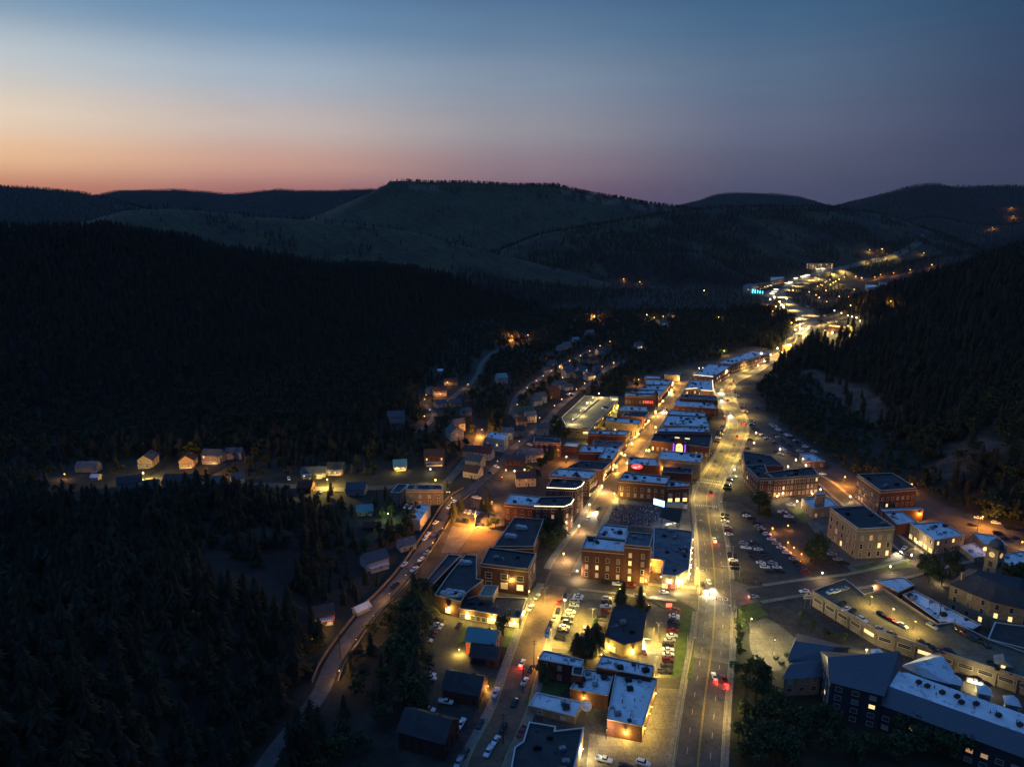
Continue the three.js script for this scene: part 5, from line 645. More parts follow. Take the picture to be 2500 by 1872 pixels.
// ------------------------------------------------------------------ roads, pavements, lots
function smooth(pts, step = 5) {
  const c = new THREE.CatmullRomCurve3(pts.map(p => new THREE.Vector3(p[0], 0, p[1])), false, 'centripetal'), n = Math.max(2, Math.round(c.getLength() / step));
  return c.getSpacedPoints(n).map(p => [p.x, p.z]);
}
function side(line, i) { const a = line[Math.max(0, i - 1)], b = line[Math.min(line.length - 1, i + 1)], l = Math.hypot(b[0] - a[0], b[1] - a[1]) || 1; return [-(b[1] - a[1]) / l, (b[0] - a[0]) / l]; }
function ribbon(line, from, to, lift, depth = 0) {  // strip between two offsets; with depth it gets sides
  const f = new Faces(); let v = 0;
  for (let i = 0; i + 1 < line.length; i++) {
    const n0 = side(line, i), n1 = side(line, i + 1), P = (p, n, o, dy) => [p[0] + n[0] * o, Math.max(0, ground(p[0] + n[0] * o, p[1] + n[1] * o)) + lift + dy, p[1] + n[1] * o];
    const l = Math.hypot(line[i + 1][0] - line[i][0], line[i + 1][1] - line[i][1]), cuts = Math.max(1, Math.round((to - from) / 4));
    for (let k = 0; k < cuts; k++) {
      const o0 = from + (to - from) * k / cuts, o1 = from + (to - from) * (k + 1) / cuts;
      f.quad(P(line[i], n0, o0, 0), P(line[i], n0, o1, 0), P(line[i + 1], n1, o1, 0), P(line[i + 1], n1, o0, 0), o1 - o0, l, o0, v);
    }
    if (depth) for (const o of [from, to]) f.quad(P(line[i], n0, o, -depth), P(line[i + 1], n1, o, -depth), P(line[i + 1], n1, o, 0), P(line[i], n0, o, 0), l, depth);
    v += l;
  }
  const t = f.p;                                    // all top faces look up
  for (let i = 0; i < t.length; i += 9) if ((t[i + 5] - t[i + 2]) * (t[i + 6] - t[i]) - (t[i + 3] - t[i]) * (t[i + 8] - t[i + 2]) < 0) for (let k = 3; k < 6; k++) { const s = t[i + k]; t[i + k] = t[i + k + 3]; t[i + k + 3] = s; }
  return f.geo();
}
const roadLines = ROADS.map(r => [smooth(r.p), r.w]), JUNCTION = PATCHES.find(p => p[0] === 'junction_apron')[2];
function openRuns(i, off) {                       // stretches of a road where its pavement does not cross another road
  const line = roadLines[i][0], runs = []; let run = [];
  line.forEach((p, q) => {
    const n = side(line, q), x = p[0] + n[0] * off, z = p[1] + n[1] * off;
    const shut = inside(JUNCTION, x, z) || roadLines.some(([l, w], k) => k !== i && k < 6 && l.some((c, m) => m + 1 < l.length && segDist(x, z, c, l[m + 1])[0] < w / 2 + 0.6));
    if (shut) { if (run.length > 2) runs.push(run); run = []; } else run.push(p);
  });
  if (run.length > 2) runs.push(run); return runs;
}
ROADS.forEach((r, i) => {
  const line = roadLines[i][0];
  const steep = i >= 6 || i === 1, lift = (steep ? 0.22 : 0.1) + i * 0.006;
  const road = structure(r.n, ribbon(line, -r.w / 2, r.w / 2, lift), GROUND[r.m]);
  if (r.k) for (const s of [-1, 1]) {
    const w = r.k === 2 ? 3.2 : 1.8, a = s * r.w / 2;
    for (const run of openRuns(i, a + s * 1.5)) {
    mesh('pavement', ribbon(run, Math.min(a + s * 0.3, a + s * (0.3 + w)), Math.max(a + s * 0.3, a + s * (0.3 + w)), 0.235 + i * 0.004, 0.24), GROUND.walk, road);
    mesh('kerb', ribbon(run, Math.min(a, a + s * 0.3), Math.max(a, a + s * 0.3), 0.245 + i * 0.004, 0.25), GROUND.kerb, road);
    }
  }
  if (i === 0) {                                  // newer asphalt laid over the concrete, and patches of it
    for (const [a, b] of [[-396, -327], [-256, 0]]) mesh('asphalt_section', ribbon(line.filter(p => p[1] > a && p[1] < b), -r.w / 2 + 0.4, r.w / 2 - 0.4, lift + 0.004), GROUND.asphalt3, road);
    for (let k = 0; k < 46; k++) {
      const at = Math.floor(rr(50, line.length - 8)), n = side(line, at), o = rr(-6, 5), w = rr(0.8, 2.2), len = rr(3, 11), t = [n[1], -n[0]], pts = [];
      for (let q = 0; q < 9; q++) { const a = q / 9 * 6.283, R = rr(0.65, 1.1); pts.push([line[at][0] + n[0] * (o + Math.cos(a) * w * R) + t[0] * Math.sin(a) * len * R * 0.6, line[at][1] + n[1] * (o + Math.cos(a) * w * R) + t[1] * Math.sin(a) * len * R * 0.6]); }
      mesh('asphalt_patch', new Faces().flat(ccw(pts), lift + 0.0055).geo(), GROUND.asphalt, road);
    }
  }
  if (i === 0 || i === 1) {                       // painted lines
    for (const o of [-0.18, 0.18]) mesh('centre_line', ribbon(line, o - 0.07, o + 0.07, lift + 0.008), paintYellow, road);
    if (i === 0) for (const o of [-r.w / 4, r.w / 4]) for (let k = 1; k + 1 < line.length && k < 130; k += 2) mesh('lane_dash', ribbon(line.slice(k, k + 2).map((p, q, l2) => q ? [l2[0][0] + (p[0] - l2[0][0]) * 0.62, l2[0][1] + (p[1] - l2[0][1]) * 0.62] : p), o - 0.07, o + 0.07, lift + 0.008), paintWhite, road);
    if (i === 0) for (const o of [-r.w / 2 + 0.35, r.w / 2 - 0.35]) mesh('edge_line', ribbon(line, o - 0.06, o + 0.06, lift + 0.008), paintWhite, road);
  }
});
PATCHES.forEach(([name, mat, p], i) => {
  const poly = ccw(p), y = name === 'junction_apron' ? 0.094 : 0.04 + (i % 9) * 0.005;
  const lawn = mat === 'grass', f = new Faces().flat(poly, lawn ? 0.2 : y); if (lawn) f.walls(poly, 0, 0.2);
  const o = structure(name, f.geo(), GROUND[mat]);
  if (lawn) mesh('kerb', new Faces().flat(poly, 0.16).geo(), GROUND.walk, o).scale.setScalar(1);
});
// crossings painted at the two junctions: each bar a mesh
{
  const bar = new THREE.PlaneGeometry(0.5, 2.6).rotateX(-Math.PI / 2);
  const line = roadLines[0][0], at = z => line.reduce((b, p, i) => Math.abs(p[1] - z) < Math.abs(line[b][1] - z) ? i : b, 0);
  for (const z of [-297, -405, -443, -450]) {
    const c = thing('painted_crossing', null, null); tag(c, null, null, null, 'structure');
    const i = at(z), n = side(line, i), a = Math.atan2(n[0], n[1]);
    for (let o = -6.5; o <= 6.5; o += 1.1) mesh('crossing_bar', bar, paintWhite, c, line[i][0] + n[0] * o, 0.115 + 0.012, line[i][1] + n[1] * o, a + Math.PI / 2);
  }
}

// ------------------------------------------------------------------ buildings
const WINDOWS = new Map();
function windowGeo(w, h) {
  const k = w + 'x' + h; if (WINDOWS.has(k)) return WINDOWS.get(k);
  const t = 0.16, d = 0.16, frame = merge([box(w + 2 * t, t, d, 0, h, d / 2), box(w + 3 * t, t, d + 0.1, 0, -t, d / 2), box(t, h, d, -w / 2 - t / 2, 0, d / 2), box(t, h, d, w / 2 + t / 2, 0, d / 2), box(w, 0.07, 0.07, 0, h * 0.5, 0.07)]);
  const pane = box(w, h, 0.06, 0, 0, 0.02); WINDOWS.set(k, [frame, pane]); return [frame, pane];
}
const unitBox = merge([box(2.2, 1.2, 1.6, 0, 0.15, 0), cyl(0.55, 0.55, 0.16, 10, 0, 1.35, 0), box(0.2, 0.15, 1.6, -0.8), box(0.2, 0.15, 1.6, 0.8)]), bigUnit = merge([box(5.5, 1.7, 2.4, 0, 0.3, 0), box(1.6, 0.4, 1.6, -1.4, 2, 0), box(0.3, 0.3, 2.4, -2), box(0.3, 0.3, 2.4, 2), box(1.1, 1, 1.4, 3, 0.5, 0)]), ventPipe = merge([cyl(0.16, 0.16, 1.1, 8), cyl(0.3, 0.2, 0.25, 8, 0, 1.1, 0)]);
const hatchGeo = merge([box(1.4, 0.5, 1.4), box(1.5, 0.1, 1.5, 0, 0.5, 0)]), ductGeo = merge([box(0.5, 0.45, 4.6, 0, 0.3, 0), box(2.2, 0.4, 0.5, 1, 0.3, 1.4), box(0.12, 0.3, 0.12, 0, 0, 2), box(0.12, 0.3, 0.12, 0, 0, -2)]);
const wallEdges = [];
function emptyInside(poly) {
  let x0 = 1e9, x1 = -1e9, z0 = 1e9, z1 = -1e9; for (const p of poly) { x0 = Math.min(x0, p[0]); x1 = Math.max(x1, p[0]); z0 = Math.min(z0, p[1]); z1 = Math.max(z1, p[1]); }
  for (let k = 0; k < 60; k++) { const x = rr(x0, x1), z = rr(z0, z1); if (inside(poly, x, z) && poly.every((a, i) => segDist(x, z, a, poly[(i + 1) % poly.length])[0] > 1.6)) return [x, z]; } return null;
}
function facade(o, spec, poly, base, h, lit, trimMat, far) {
  const [y0, rh, sp, w, wh] = spec;
  poly.forEach((a, i) => {
    const b = poly[(i + 1) % poly.length], l = Math.hypot(b[0] - a[0], b[1] - a[1]); if (l < sp * 0.9) return;
    const nx = (b[1] - a[1]) / l, nz = -(b[0] - a[0]) / l, mx = (a[0] + b[0]) / 2, mz = (a[1] + b[1]) / 2;
    if (nx * -mx + nz * -mz < 0) return;                                    // that side is not seen
    const n = Math.max(1, Math.floor((l - 1) / sp)), turn = Math.atan2(nx, nz), [fg, pg] = windowGeo(w, wh);
    for (let y = base + y0; y + wh < base + h - 0.9; y += rh) for (let k = 0; k < n; k++) {
      const t = (k + 0.5) / n, x = a[0] + (b[0] - a[0]) * t + nx * 0.012, z = a[1] + (b[1] - a[1]) * t + nz * 0.012, q = rnd();
      const f = mesh('window', fg, trimMat, o, x, y, z, turn);
      mesh('pane', pg, q < lit * 0.6 ? litPane : q < lit ? warmPane : q < lit + 0.2 ? glassPale : q < lit + 0.38 ? blind : glassDark, f);
    }
  });
}
for (const b of BUILDINGS) {
  const base = b.b || 0, h = b.h, par = b.q || 0.3, poly = b.p, wall = M[b.w], roofY = base + h - par;
  const o = thing(b.n, b.l, b.c);
  mesh('wall', new Faces().walls(poly, base - 0.5, base + h).walls(inset(poly, 0.3).slice().reverse(), roofY, base + h).geo(), wall, o);
  const cap = inset(poly, -0.14), inner = inset(poly, 0.36), f = new Faces().walls(cap, base + h, base + h + 0.18).walls(inner.slice().reverse(), base + h, base + h + 0.18);
  cap.forEach((a, i) => { const c = cap[(i + 1) % cap.length], d = inner[(i + 1) % cap.length], e = inner[i]; f.quad([c[0], base + h + 0.18, c[1]], [a[0], base + h + 0.18, a[1]], [e[0], base + h + 0.18, e[1]], [d[0], base + h + 0.18, d[1]], 1, 0.5); f.quad([a[0], base + h, a[1]], [c[0], base + h, c[1]], [d[0], base + h, d[1]], [e[0], base + h, e[1]], 1, 0.5); });
  mesh('coping', f.geo(), b.w === 'yellow' ? ROOF.brown : b.w === 'brick' || b.w === 'darkbrick' ? M.stonetrim : M.trim, o);
  const roof = mesh('roof', new Faces().flat(inset(poly, 0.28), roofY).geo(), ROOF[b.r], o);
  if (!b.far && h > 9) mesh('cornice', new Faces().walls(inset(poly, -0.22), base + h - 1.5, base + h - 1.1).geo(), M.stonetrim, o);
  poly.forEach((a, i) => wallEdges.push([a, poly[(i + 1) % poly.length], base + h]));
  if (b.win) facade(o, b.win, poly, base, h, b.lit || 0, b.w === 'brick' || b.w === 'stone' ? M.stonetrim : M.trim, b.far);
  for (let k = 0; k < Math.round((b.ac || 0) * 1.8); k++) { const p = emptyInside(poly); if (p) mesh(k % 3 ? 'air_unit' : 'vent_pipe', k % 3 ? unitBox : ventPipe, k % 3 ? (k % 2 ? metalGrey : metalDark) : metalDark, roof, p[0], roofY, p[1], rr(0, 0.4)).scale.setScalar(rr(0.6, 1.15)); }
  for (let k = 0; k < Math.ceil((b.ac || 0) / 3) && !b.far; k++) { const p = emptyInside(poly); if (p) mesh(k % 2 ? 'roof_hatch' : 'duct', k % 2 ? hatchGeo : ductGeo, k % 2 ? metalDark : metalGrey, roof, p[0], roofY, p[1], Math.floor(rr(0, 4)) * Math.PI / 2 + 0.2).scale.setScalar(rr(0.5, 1)); }
  for (let k = 0; k < (b.big || 0); k++) { const p = emptyInside(poly); if (p) mesh('roof_unit', bigUnit, unitWhite, roof, p[0], roofY, p[1], rr(-0.3, 0)); }
  const edgeFrame = i => { const a = poly[i % poly.length], c = poly[(i + 1) % poly.length], l = Math.hypot(c[0] - a[0], c[1] - a[1]); return { a, c, l, n: [(c[1] - a[1]) / l, -(c[0] - a[0]) / l], turn: Math.atan2((c[1] - a[1]) / l, -(c[0] - a[0]) / l) }; };
  poly.forEach((_, i) => {
    const e = edgeFrame(i), toStreet = b.shop === 'L' ? e.n[0] > 0.55 : b.shop === 'Wl' ? e.n[0] < -0.5 : (b.shop === 'front' || b.shop === 'red') ? e.n[1] > 0.5 : false;
    if (!toStreet || e.l < 4) return;
    const n = Math.max(1, Math.round(e.l / 4.2));
    for (let k = 0; k < n; k++) {
      const t = (k + 0.5) / n, x = e.a[0] + (e.c[0] - e.a[0]) * t + e.n[0] * 0.012, z = e.a[1] + (e.c[1] - e.a[1]) * t + e.n[1] * 0.012, [fg, pg] = windowGeo(2.8, 2.4);
      const f2 = mesh('shop_window', fg, metalDark, o, x, 0.7, z, e.turn); mesh('pane', pg, b.shop === 'red' && k % 3 < 1 ? redPane : shopPane, f2);
      if (b.shop === 'L' && h > 8) { const [fg2, pg2] = windowGeo(1.2, 2); for (const s of [-1, 1]) { const w2 = mesh('window', fg2, M.stonetrim, o, x + e.n[1] * s * 1.1, 5.2, z - e.n[0] * s * 1.1, e.turn); mesh('pane', pg2, rnd() < 0.4 ? warmPane : glassDark, w2); } }
    }
    if (b.shop === 'L') mesh('awning', merge([box(e.l - 0.4, 0.14, 2.2, 0, 3.5, 1.1), box(e.l - 0.4, 0.7, 0.12, 0, 3.64, 2.15)]), rnd() < 0.5 ? ROOF.red : M.tan, o, (e.a[0] + e.c[0]) / 2, 0, (e.a[1] + e.c[1]) / 2, e.turn);
  });
  if (b.shop === 'redwin') { const e = poly.map((_, i) => edgeFrame(i)).sort((p, q) => q.n[1] * q.l - p.n[1] * p.l)[0], [fg, pg] = windowGeo(1.1, 2.2); for (let k = 0; k < 5; k++) { const t = 0.62 + k * 0.07, u = Math.hypot(e.a[0], 0) < Math.hypot(e.c[0], 0) ? t : 1 - t; mesh('pane', pg, redPane, mesh('red_window', fg, M.stonetrim, o, e.a[0] + (e.c[0] - e.a[0]) * u + e.n[0] * 0.2, 2.6, e.a[1] + (e.c[1] - e.a[1]) * u + e.n[1] * 0.2, e.turn)); }
    const p = poly.reduce((m, q) => q[0] - q[1] * -0.2 > m[0] - m[1] * -0.2 ? q : m); mesh('turret', cyl(2.2, 2.2, h + 2, 12, 0, 0, 0), M.brick, o, p[0], 0, p[1]); mesh('turret_roof', new THREE.ConeGeometry(2.7, 5, 12).translate(0, h + 4.5, 0), ROOF.dark, o, p[0], 0, p[1]); }
  if (b.bulbs) for (const i of poly.map((_, q) => q).filter(q => { const n = edgeFrame(q).n, m = poly[q]; return Array.isArray(b.bulbs) ? b.bulbs.includes(q) : b.bulbs === 'eave' ? n[1] > 0.75 : n[1] > 0.2 || n[0] > 0.8; })) { const e = edgeFrame(i), n = Math.round(e.l / 1.1); for (let k = 0; k < n; k++) mesh('cornice_light', bulbDot(), bulbString, o, e.a[0] + (e.c[0] - e.a[0]) * (k + 0.5) / n + e.n[0] * 0.3, base + h + 0.3, e.a[1] + (e.c[1] - e.a[1]) * (k + 0.5) / n + e.n[1] * 0.3, e.turn); }
  if (b.arch) {
    const e = poly.map((_, i) => edgeFrame(i)).sort((p, q) => q.n[1] * q.l - p.n[1] * p.l)[0], t = 0.5, x = e.a[0] + (e.c[0] - e.a[0]) * t, z = e.a[1] + (e.c[1] - e.a[1]) * t;
    const s = new THREE.Shape(); s.moveTo(-5.5, 0); s.lineTo(-5.5, 9.6); s.lineTo(-3.4, 9.6); s.absarc(0, 9.6, 3.4, Math.PI, 0, true); s.lineTo(5.5, 9.6); s.lineTo(5.5, 0);
    const a = mesh('gable_arch', new THREE.ExtrudeGeometry(s, { depth: 0.7, bevelEnabled: false }), M.brick, o, x, 0, z, e.turn);
    const w = new THREE.Shape(); w.moveTo(-2.5, 3); w.lineTo(-2.5, 7); w.absarc(0, 7, 2.5, Math.PI, 0, true); w.lineTo(2.5, 3);
    mesh('arched_window', new THREE.ExtrudeGeometry(w, { depth: 0.1, bevelEnabled: false }), shopPane, a, 0, 0, 0.72); mesh('window_bar', merge([box(5, 0.25, 0.2, 0, 6.6, 0.85), box(0.2, 6, 0.2, 0, 3.2, 0.85)]), metalDark, a);
    for (const q of [-4.2, 4.2]) mesh('purple_light', box(0.9, 6.2, 0.12, q, 3, 0.75), purpleGlow, a);
    for (const q of [-3.2, 3.2]) { const d = mesh('dormer', merge([box(4.2, 1.8, 3)]), ROOF.tanroof, roof, x - e.n[0] * 12 + q * e.n[1] * -1.2, roofY, z - e.n[1] * 12 + q * e.n[0], e.turn); mesh('skylight_pane', box(3.4, 0.1, 2.4, 0, 1.85, 0), litPane, d); }
  }
}
function bulbDot() { return bulbDot.g || (bulbDot.g = box(0.8, 0.22, 0.2)); }
// cyan strips on the far casino
{
  const o = thing('cyan_light_screen', 'cyan light strips standing at the far casino end wall', 'light'); const p = BUILDINGS.find(b => b.n === 'cyan_casino').p, c = p.reduce((m, q) => q[1] > m[1] ? q : m);
  for (let k = 0; k < 5; k++) mesh('light_strip', box(1.6, 9 - k, 0.6), cyanGlow, o, c[0] + k * 5 + 3, 1, c[1] + 2 + k * 1.5);
}

// ------------------------------------------------------------------ gabled houses
for (const q of HOUSES) {
  const [x, z] = q.at, t = q.t * Math.PI / 180; let lo = 1e9; const { w, d, h } = q;
  for (const a of [-0.5, 0.5]) for (const c of [-0.5, 0.5]) lo = Math.min(lo, ground(x + Math.cos(t) * a * w + Math.sin(t) * c * d, z - d / 2 - Math.sin(t) * a * w + Math.cos(t) * c * d));
  const small = w < 8, o = thing(small ? 'shed' : 'gabled_house', q.l, small ? 'shed' : 'house', x, lo, z - d / 2, t), wall = M[q.a], rh = Math.min(w, d) * 0.36, along = w >= d;
  const L = along ? w : d, S = along ? d : w, g = new Faces(), e = 0.5;
  g.walls([[-w / 2, -d / 2], [w / 2, -d / 2], [w / 2, d / 2], [-w / 2, d / 2]], -1.5, h);
  const P = (l, y, s) => along ? [l, y, s] : [s, y, l];
  for (const s of [-1, 1]) g.tri(P(s * L / 2, h, -S / 2), P(s * L / 2, h, S / 2), P(s * L / 2, h + rh, 0), [0, 0], [S, 0], [S / 2, rh]);
  mesh('wall', g.geo(), wall, o);
  const r = new Faces(), th = 0.22, ey = h - e * rh / (S / 2);
  for (const s of [-1, 1]) {
    r.quad(P(-L / 2 - e, ey, s * (S / 2 + e)), P(L / 2 + e, ey, s * (S / 2 + e)), P(L / 2 + e, h + rh, 0), P(-L / 2 - e, h + rh, 0), L, S * 0.6);
    r.quad(P(-L / 2 - e, ey + th, s * (S / 2 + e)), P(L / 2 + e, ey + th, s * (S / 2 + e)), P(L / 2 + e, h + rh + th, 0), P(-L / 2 - e, h + rh + th, 0), L, S * 0.6);
    r.quad(P(-L / 2 - e, ey, s * (S / 2 + e)), P(L / 2 + e, ey, s * (S / 2 + e)), P(L / 2 + e, ey + th, s * (S / 2 + e)), P(-L / 2 - e, ey + th, s * (S / 2 + e)), L, th);
    for (const k of [-1, 1]) r.quad(P(k * (L / 2 + e), ey, s * (S / 2 + e)), P(k * (L / 2 + e), h + rh, 0), P(k * (L / 2 + e), h + rh + th, 0), P(k * (L / 2 + e), ey + th, s * (S / 2 + e)), S * 0.6, th);
  }
  const roof = mesh('roof', r.geo(), ROOF[q.r], o);
  if (!small) mesh('chimney', box(0.8, 2.2, 0.8, w * 0.22, h + rh * 0.5, -d * 0.1), M.brick, roof);
  if (!small) {
    const [fg, pg] = windowGeo(1, 1.4);
    for (let y = 1; y + 1.4 < h; y += 2.9) for (const [sx, sz, turn, len] of [[0, 1, 0, w], [1, 0, Math.PI / 2, d], [-1, 0, -Math.PI / 2, d]]) { const n = Math.max(1, Math.floor(len / 3.4)); for (let k = 0; k < n; k++) { const a = ((k + 0.5) / n - 0.5) * len; const f = mesh('window', fg, q.a === 'darkbrick' || q.a === 'brick' ? M.darkbrick : M.trim, o, sx ? sx * (w / 2 + 0.012) : a, y, sz ? d / 2 + 0.012 : a, turn); mesh('pane', pg, q.lit && rnd() < 0.35 ? litPane : rnd() < 0.05 ? warmPane : glassDark, f); } }
    mesh('door', box(1, 2.1, 0.1, w * 0.12, 0, d / 2 + 0.05), ROOF.brown, o);
  }
  if (q.porch || q.lit) { const p = mesh('porch', merge([box(w * 0.8, 0.2, 2.6, 0, 0.1, d / 2 + 1.3), box(w * 0.84, 0.18, 2.9, 0, 2.7, d / 2 + 1.4), ...[-0.38, -0.13, 0.13, 0.38].map(k => box(0.16, 2.5, 0.16, w * k, 0.2, d / 2 + 2.4))]), M.trim, o);
    if (q.lit) { mesh('porch_lamp', new THREE.SphereGeometry(0.16, 8, 6), BULB.a, p, w * 0.2, 2.35, d / 2 + 0.4); const l = new THREE.PointLight(); l.color.setRGB(1, 0.6, 0.22); l.intensity = 45; l.position.set(w * 0.2, 2.35, d / 2 + 0.4); l.shadow.radius = 6; l.castShadow = true; p.add(l); } }
}

// ------------------------------------------------------------------ lamps: each a post or bracket with its glowing head and its own light
function lampLight(parent, hue, power, x, y, z, spot) {
  const l = spot ? new THREE.SpotLight(0xffffff, 1, 0, spot, 0.7) : new THREE.PointLight();
  l.color.setRGB(...HUE[hue]); l.intensity = power * LAMP_POWER; l.position.set(x, y, z); l.castShadow = true; l.shadow.radius = 8;
  if (spot) { l.target.position.set(x, y - 5, z); parent.add(l.target); }
  parent.add(l);
}
const LAMP_POWER = 420;
const glowWhite = glow(1, 0.84, 0.5, 3);
const sphere = new THREE.SphereGeometry(1, 10, 8);
for (const [kind, h, hue, power, label, pts] of LAMPS) pts.forEach((p, i) => {
  let [x, z] = p; const name = label.replace('#', nth(i)), dist = Math.hypot(x, z, 160);
  const r = clamp(dist * 0.00095, 0.26, 1.5) * (hue === 'm' ? 1.1 : 1), bulb = BULB[hue];
  if (kind === 'wall') {
    let best = null; for (const e of wallEdges) { const [d, t] = segDist(x, z, e[0], e[1]); if (d < 7 && e[2] > h && (!best || d < best[0])) best = [d, t, e]; }
    if (best) { const [a, b] = best[2], l = Math.hypot(b[0] - a[0], b[1] - a[1]); x = a[0] + (b[0] - a[0]) * best[1] + (b[1] - a[1]) / l * 0.55; z = a[1] + (b[1] - a[1]) * best[1] - (b[0] - a[0]) / l * 0.55; }
    const y = ground(x, z), o = thing('wall_lamp', name, 'lamp', x, y + h, z);
    mesh('bracket', merge([box(0.18, 0.5, 0.18, 0, -0.1, -0.1), box(0.5, 0.1, 0.5, 0, 0.3, 0)]), metalDark, o);
    if (!best) mesh('post', cyl(0.07, 0.06, h, 8, 0, -h, -0.15), metalDark, o);
    mesh('lamp_globe', sphere, bulb, o, 0, 0, 0.1).scale.setScalar(Math.min(r, 0.45));
    lampLight(o, hue, power, 0, -0.75, 0.3); return;
  }
  const deck = h > 11 && !label.includes('highway') && !label.includes('valley') ? h - 5 : 0, y = deck || ground(x, z), H = h - deck;
  const o = thing(kind === 'globe' ? 'street_lamp' : kind === 'spot' ? 'car_park_lamp' : kind === 'cobra' ? 'highway_lamp' : 'pole_lamp', name, 'lamp', x, y, z);
  if (kind === 'globe') {
    mesh('post', merge([cyl(0.2, 0.12, 0.6, 10), cyl(0.08, 0.06, H - 0.9, 8, 0, 0.6, 0), cyl(0.2, 0.14, 0.2, 8, 0, H - r - 0.2, 0)]), metalDark, o);
    const g = mesh('lamp_globe', sphere, bulb, o, 0, H, 0); g.scale.set(r, r * 1.2, r); mesh('finial', new THREE.ConeGeometry(0.12, 0.3, 8), metalDark, o, 0, H + r * 1.3, 0);
    lampLight(o, hue, power, 0.12, H - r * 1.2 - 0.35, 0.12);
  } else if (kind === 'pole') {
    mesh('post', merge([cyl(0.11, 0.08, H, 8), box(0.1, 0.1, 1.2, 0, H - 0.1, 0.5)]), metalDark, o);
    mesh('lamp_head', box(0.5, 0.18, 0.7, 0, H + 0.02, 1), metalDark, o); mesh('lamp_globe', sphere, bulb, o, 0, H - r * 0.4, 1).scale.setScalar(r * 0.7);
    lampLight(o, hue, power, 0, H - r * 1.3 - 0.2, 1);
  } else if (kind === 'spot') {
    mesh('post', merge([cyl(0.25, 0.25, 0.6, 10), cyl(0.1, 0.08, H - 0.6, 8, 0, 0.6, 0), box(2.2, 0.1, 0.1, 0, H - 0.1, 0)]), metalGrey, o);
    for (const s of [-1, 1]) { mesh('lamp_head', box(0.8, 0.2, 0.6, s, H, 0), metalGrey, o); mesh('lamp_lens', box(0.6, 0.05, 0.45, s, H - 0.06, 0), bulb, o); }
    lampLight(o, hue, power * 1.6, 0, H - 0.25, 0.1, 1.25);
  } else {
    const [, , ax, az] = p, a = Math.atan2(ax, az);
    mesh('post', merge([cyl(0.16, 0.09, H, 8), box(0.1, 0.1, 2.6, 0, H - 0.05, 1.3)]), metalGrey, o, 0, 0, 0, a);
    const hd = mesh('lamp_head', merge([box(0.42, 0.18, 0.95, 0, H, 2.7)]), metalGrey, o, 0, 0, 0, a); mesh('lamp_lens', box(0.32, 0.05, 0.6, 0, H - 0.06, 2.7), bulb, hd);
    lampLight(o, i > 7 && i < 16 ? 'y' : hue, i < 5 ? 2 : i < 9 ? 3.6 : 5.5, ax * 2.7, H - 0.25, az * 2.7, 1.42);
  }
});

// ------------------------------------------------------------------ cars
const PAINT = { white: std(0.72, 0.73, 0.74, null, 0.3), silver: std(0.4, 0.41, 0.43, null, 0.3, { metalness: 0.4 }), black: std(0.018, 0.018, 0.02, null, 0.25), grey: std(0.14, 0.145, 0.15, null, 0.3, { metalness: 0.3 }), darkblue: std(0.02, 0.035, 0.1, null, 0.3), darkred: std(0.18, 0.015, 0.015, null, 0.3), red: std(0.42, 0.03, 0.02, null, 0.3), blue: std(0.02, 0.08, 0.42, null, 0.3) };
const headGlow = glow(1, 0.93, 0.72, 16), tailGlow = glow(1, 0.05, 0.03, 7, 0.3), lensOff = std(0.4, 0.4, 0.42, null, 0.2), tailOff = std(0.25, 0.02, 0.02, null, 0.3);
function profile(pts, width, bevel = 0.09) {
  const s = new THREE.Shape(); pts.forEach((p, i) => i ? s.lineTo(p[0], p[1]) : s.moveTo(p[0], p[1])); s.closePath();
  const g = new THREE.ExtrudeGeometry(s, { depth: width - 2 * bevel, bevelEnabled: true, bevelThickness: bevel, bevelSize: bevel, bevelSegments: 2 }); g.translate(0, 0, -width / 2 + bevel); return g.rotateY(-Math.PI / 2);   // nose to +z
}
const CAR = {
  s: { name: 'sedan', word: 'car', len: 4.6, body: profile([[-2.2, 0.4], [2.2, 0.4], [2.25, 0.7], [1.2, 0.92], [-1.7, 0.95], [-2.25, 0.85]], 1.75), glass: profile([[-1.55, 0.95], [0.95, 0.92], [0.35, 1.34], [-0.95, 1.36]], 1.5), roof: box(1.2, 0.08, 1.35, 0, 1.42, -0.3) },
  u: { name: 'sport_utility_car', word: 'SUV', len: 4.8, body: profile([[-2.3, 0.5], [2.25, 0.5], [2.3, 0.85], [1.2, 1.12], [-2.2, 1.15], [-2.35, 0.9]], 1.85), glass: profile([[-2.1, 1.15], [0.95, 1.12], [0.4, 1.62], [-1.9, 1.64]], 1.62), roof: box(1.35, 0.09, 2.2, 0, 1.7, -0.75) },
  p: { name: 'pickup_truck', word: 'pickup truck', len: 5.6, body: merge([profile([[-2.7, 0.6], [2.65, 0.6], [2.7, 1.0], [1.6, 1.15], [-0.6, 1.15], [-0.6, 0.85], [-2.7, 0.85]], 1.9), box(0.12, 0.5, 2.1, -0.86, 0.8, -1.68), box(0.12, 0.5, 2.1, 0.86, 0.8, -1.68), box(1.7, 0.5, 0.12, 0, 0.8, -2.7)]), glass: profile([[-0.55, 1.15], [1.35, 1.15], [0.75, 1.68], [-0.4, 1.7]], 1.65), roof: box(1.4, 0.09, 1.15, 0, 1.76, 0.15) },
};
const wheelGeo = new THREE.CylinderGeometry(0.34, 0.34, 0.24, 12).rotateZ(Math.PI / 2), lampGeo = box(0.34, 0.16, 0.08);
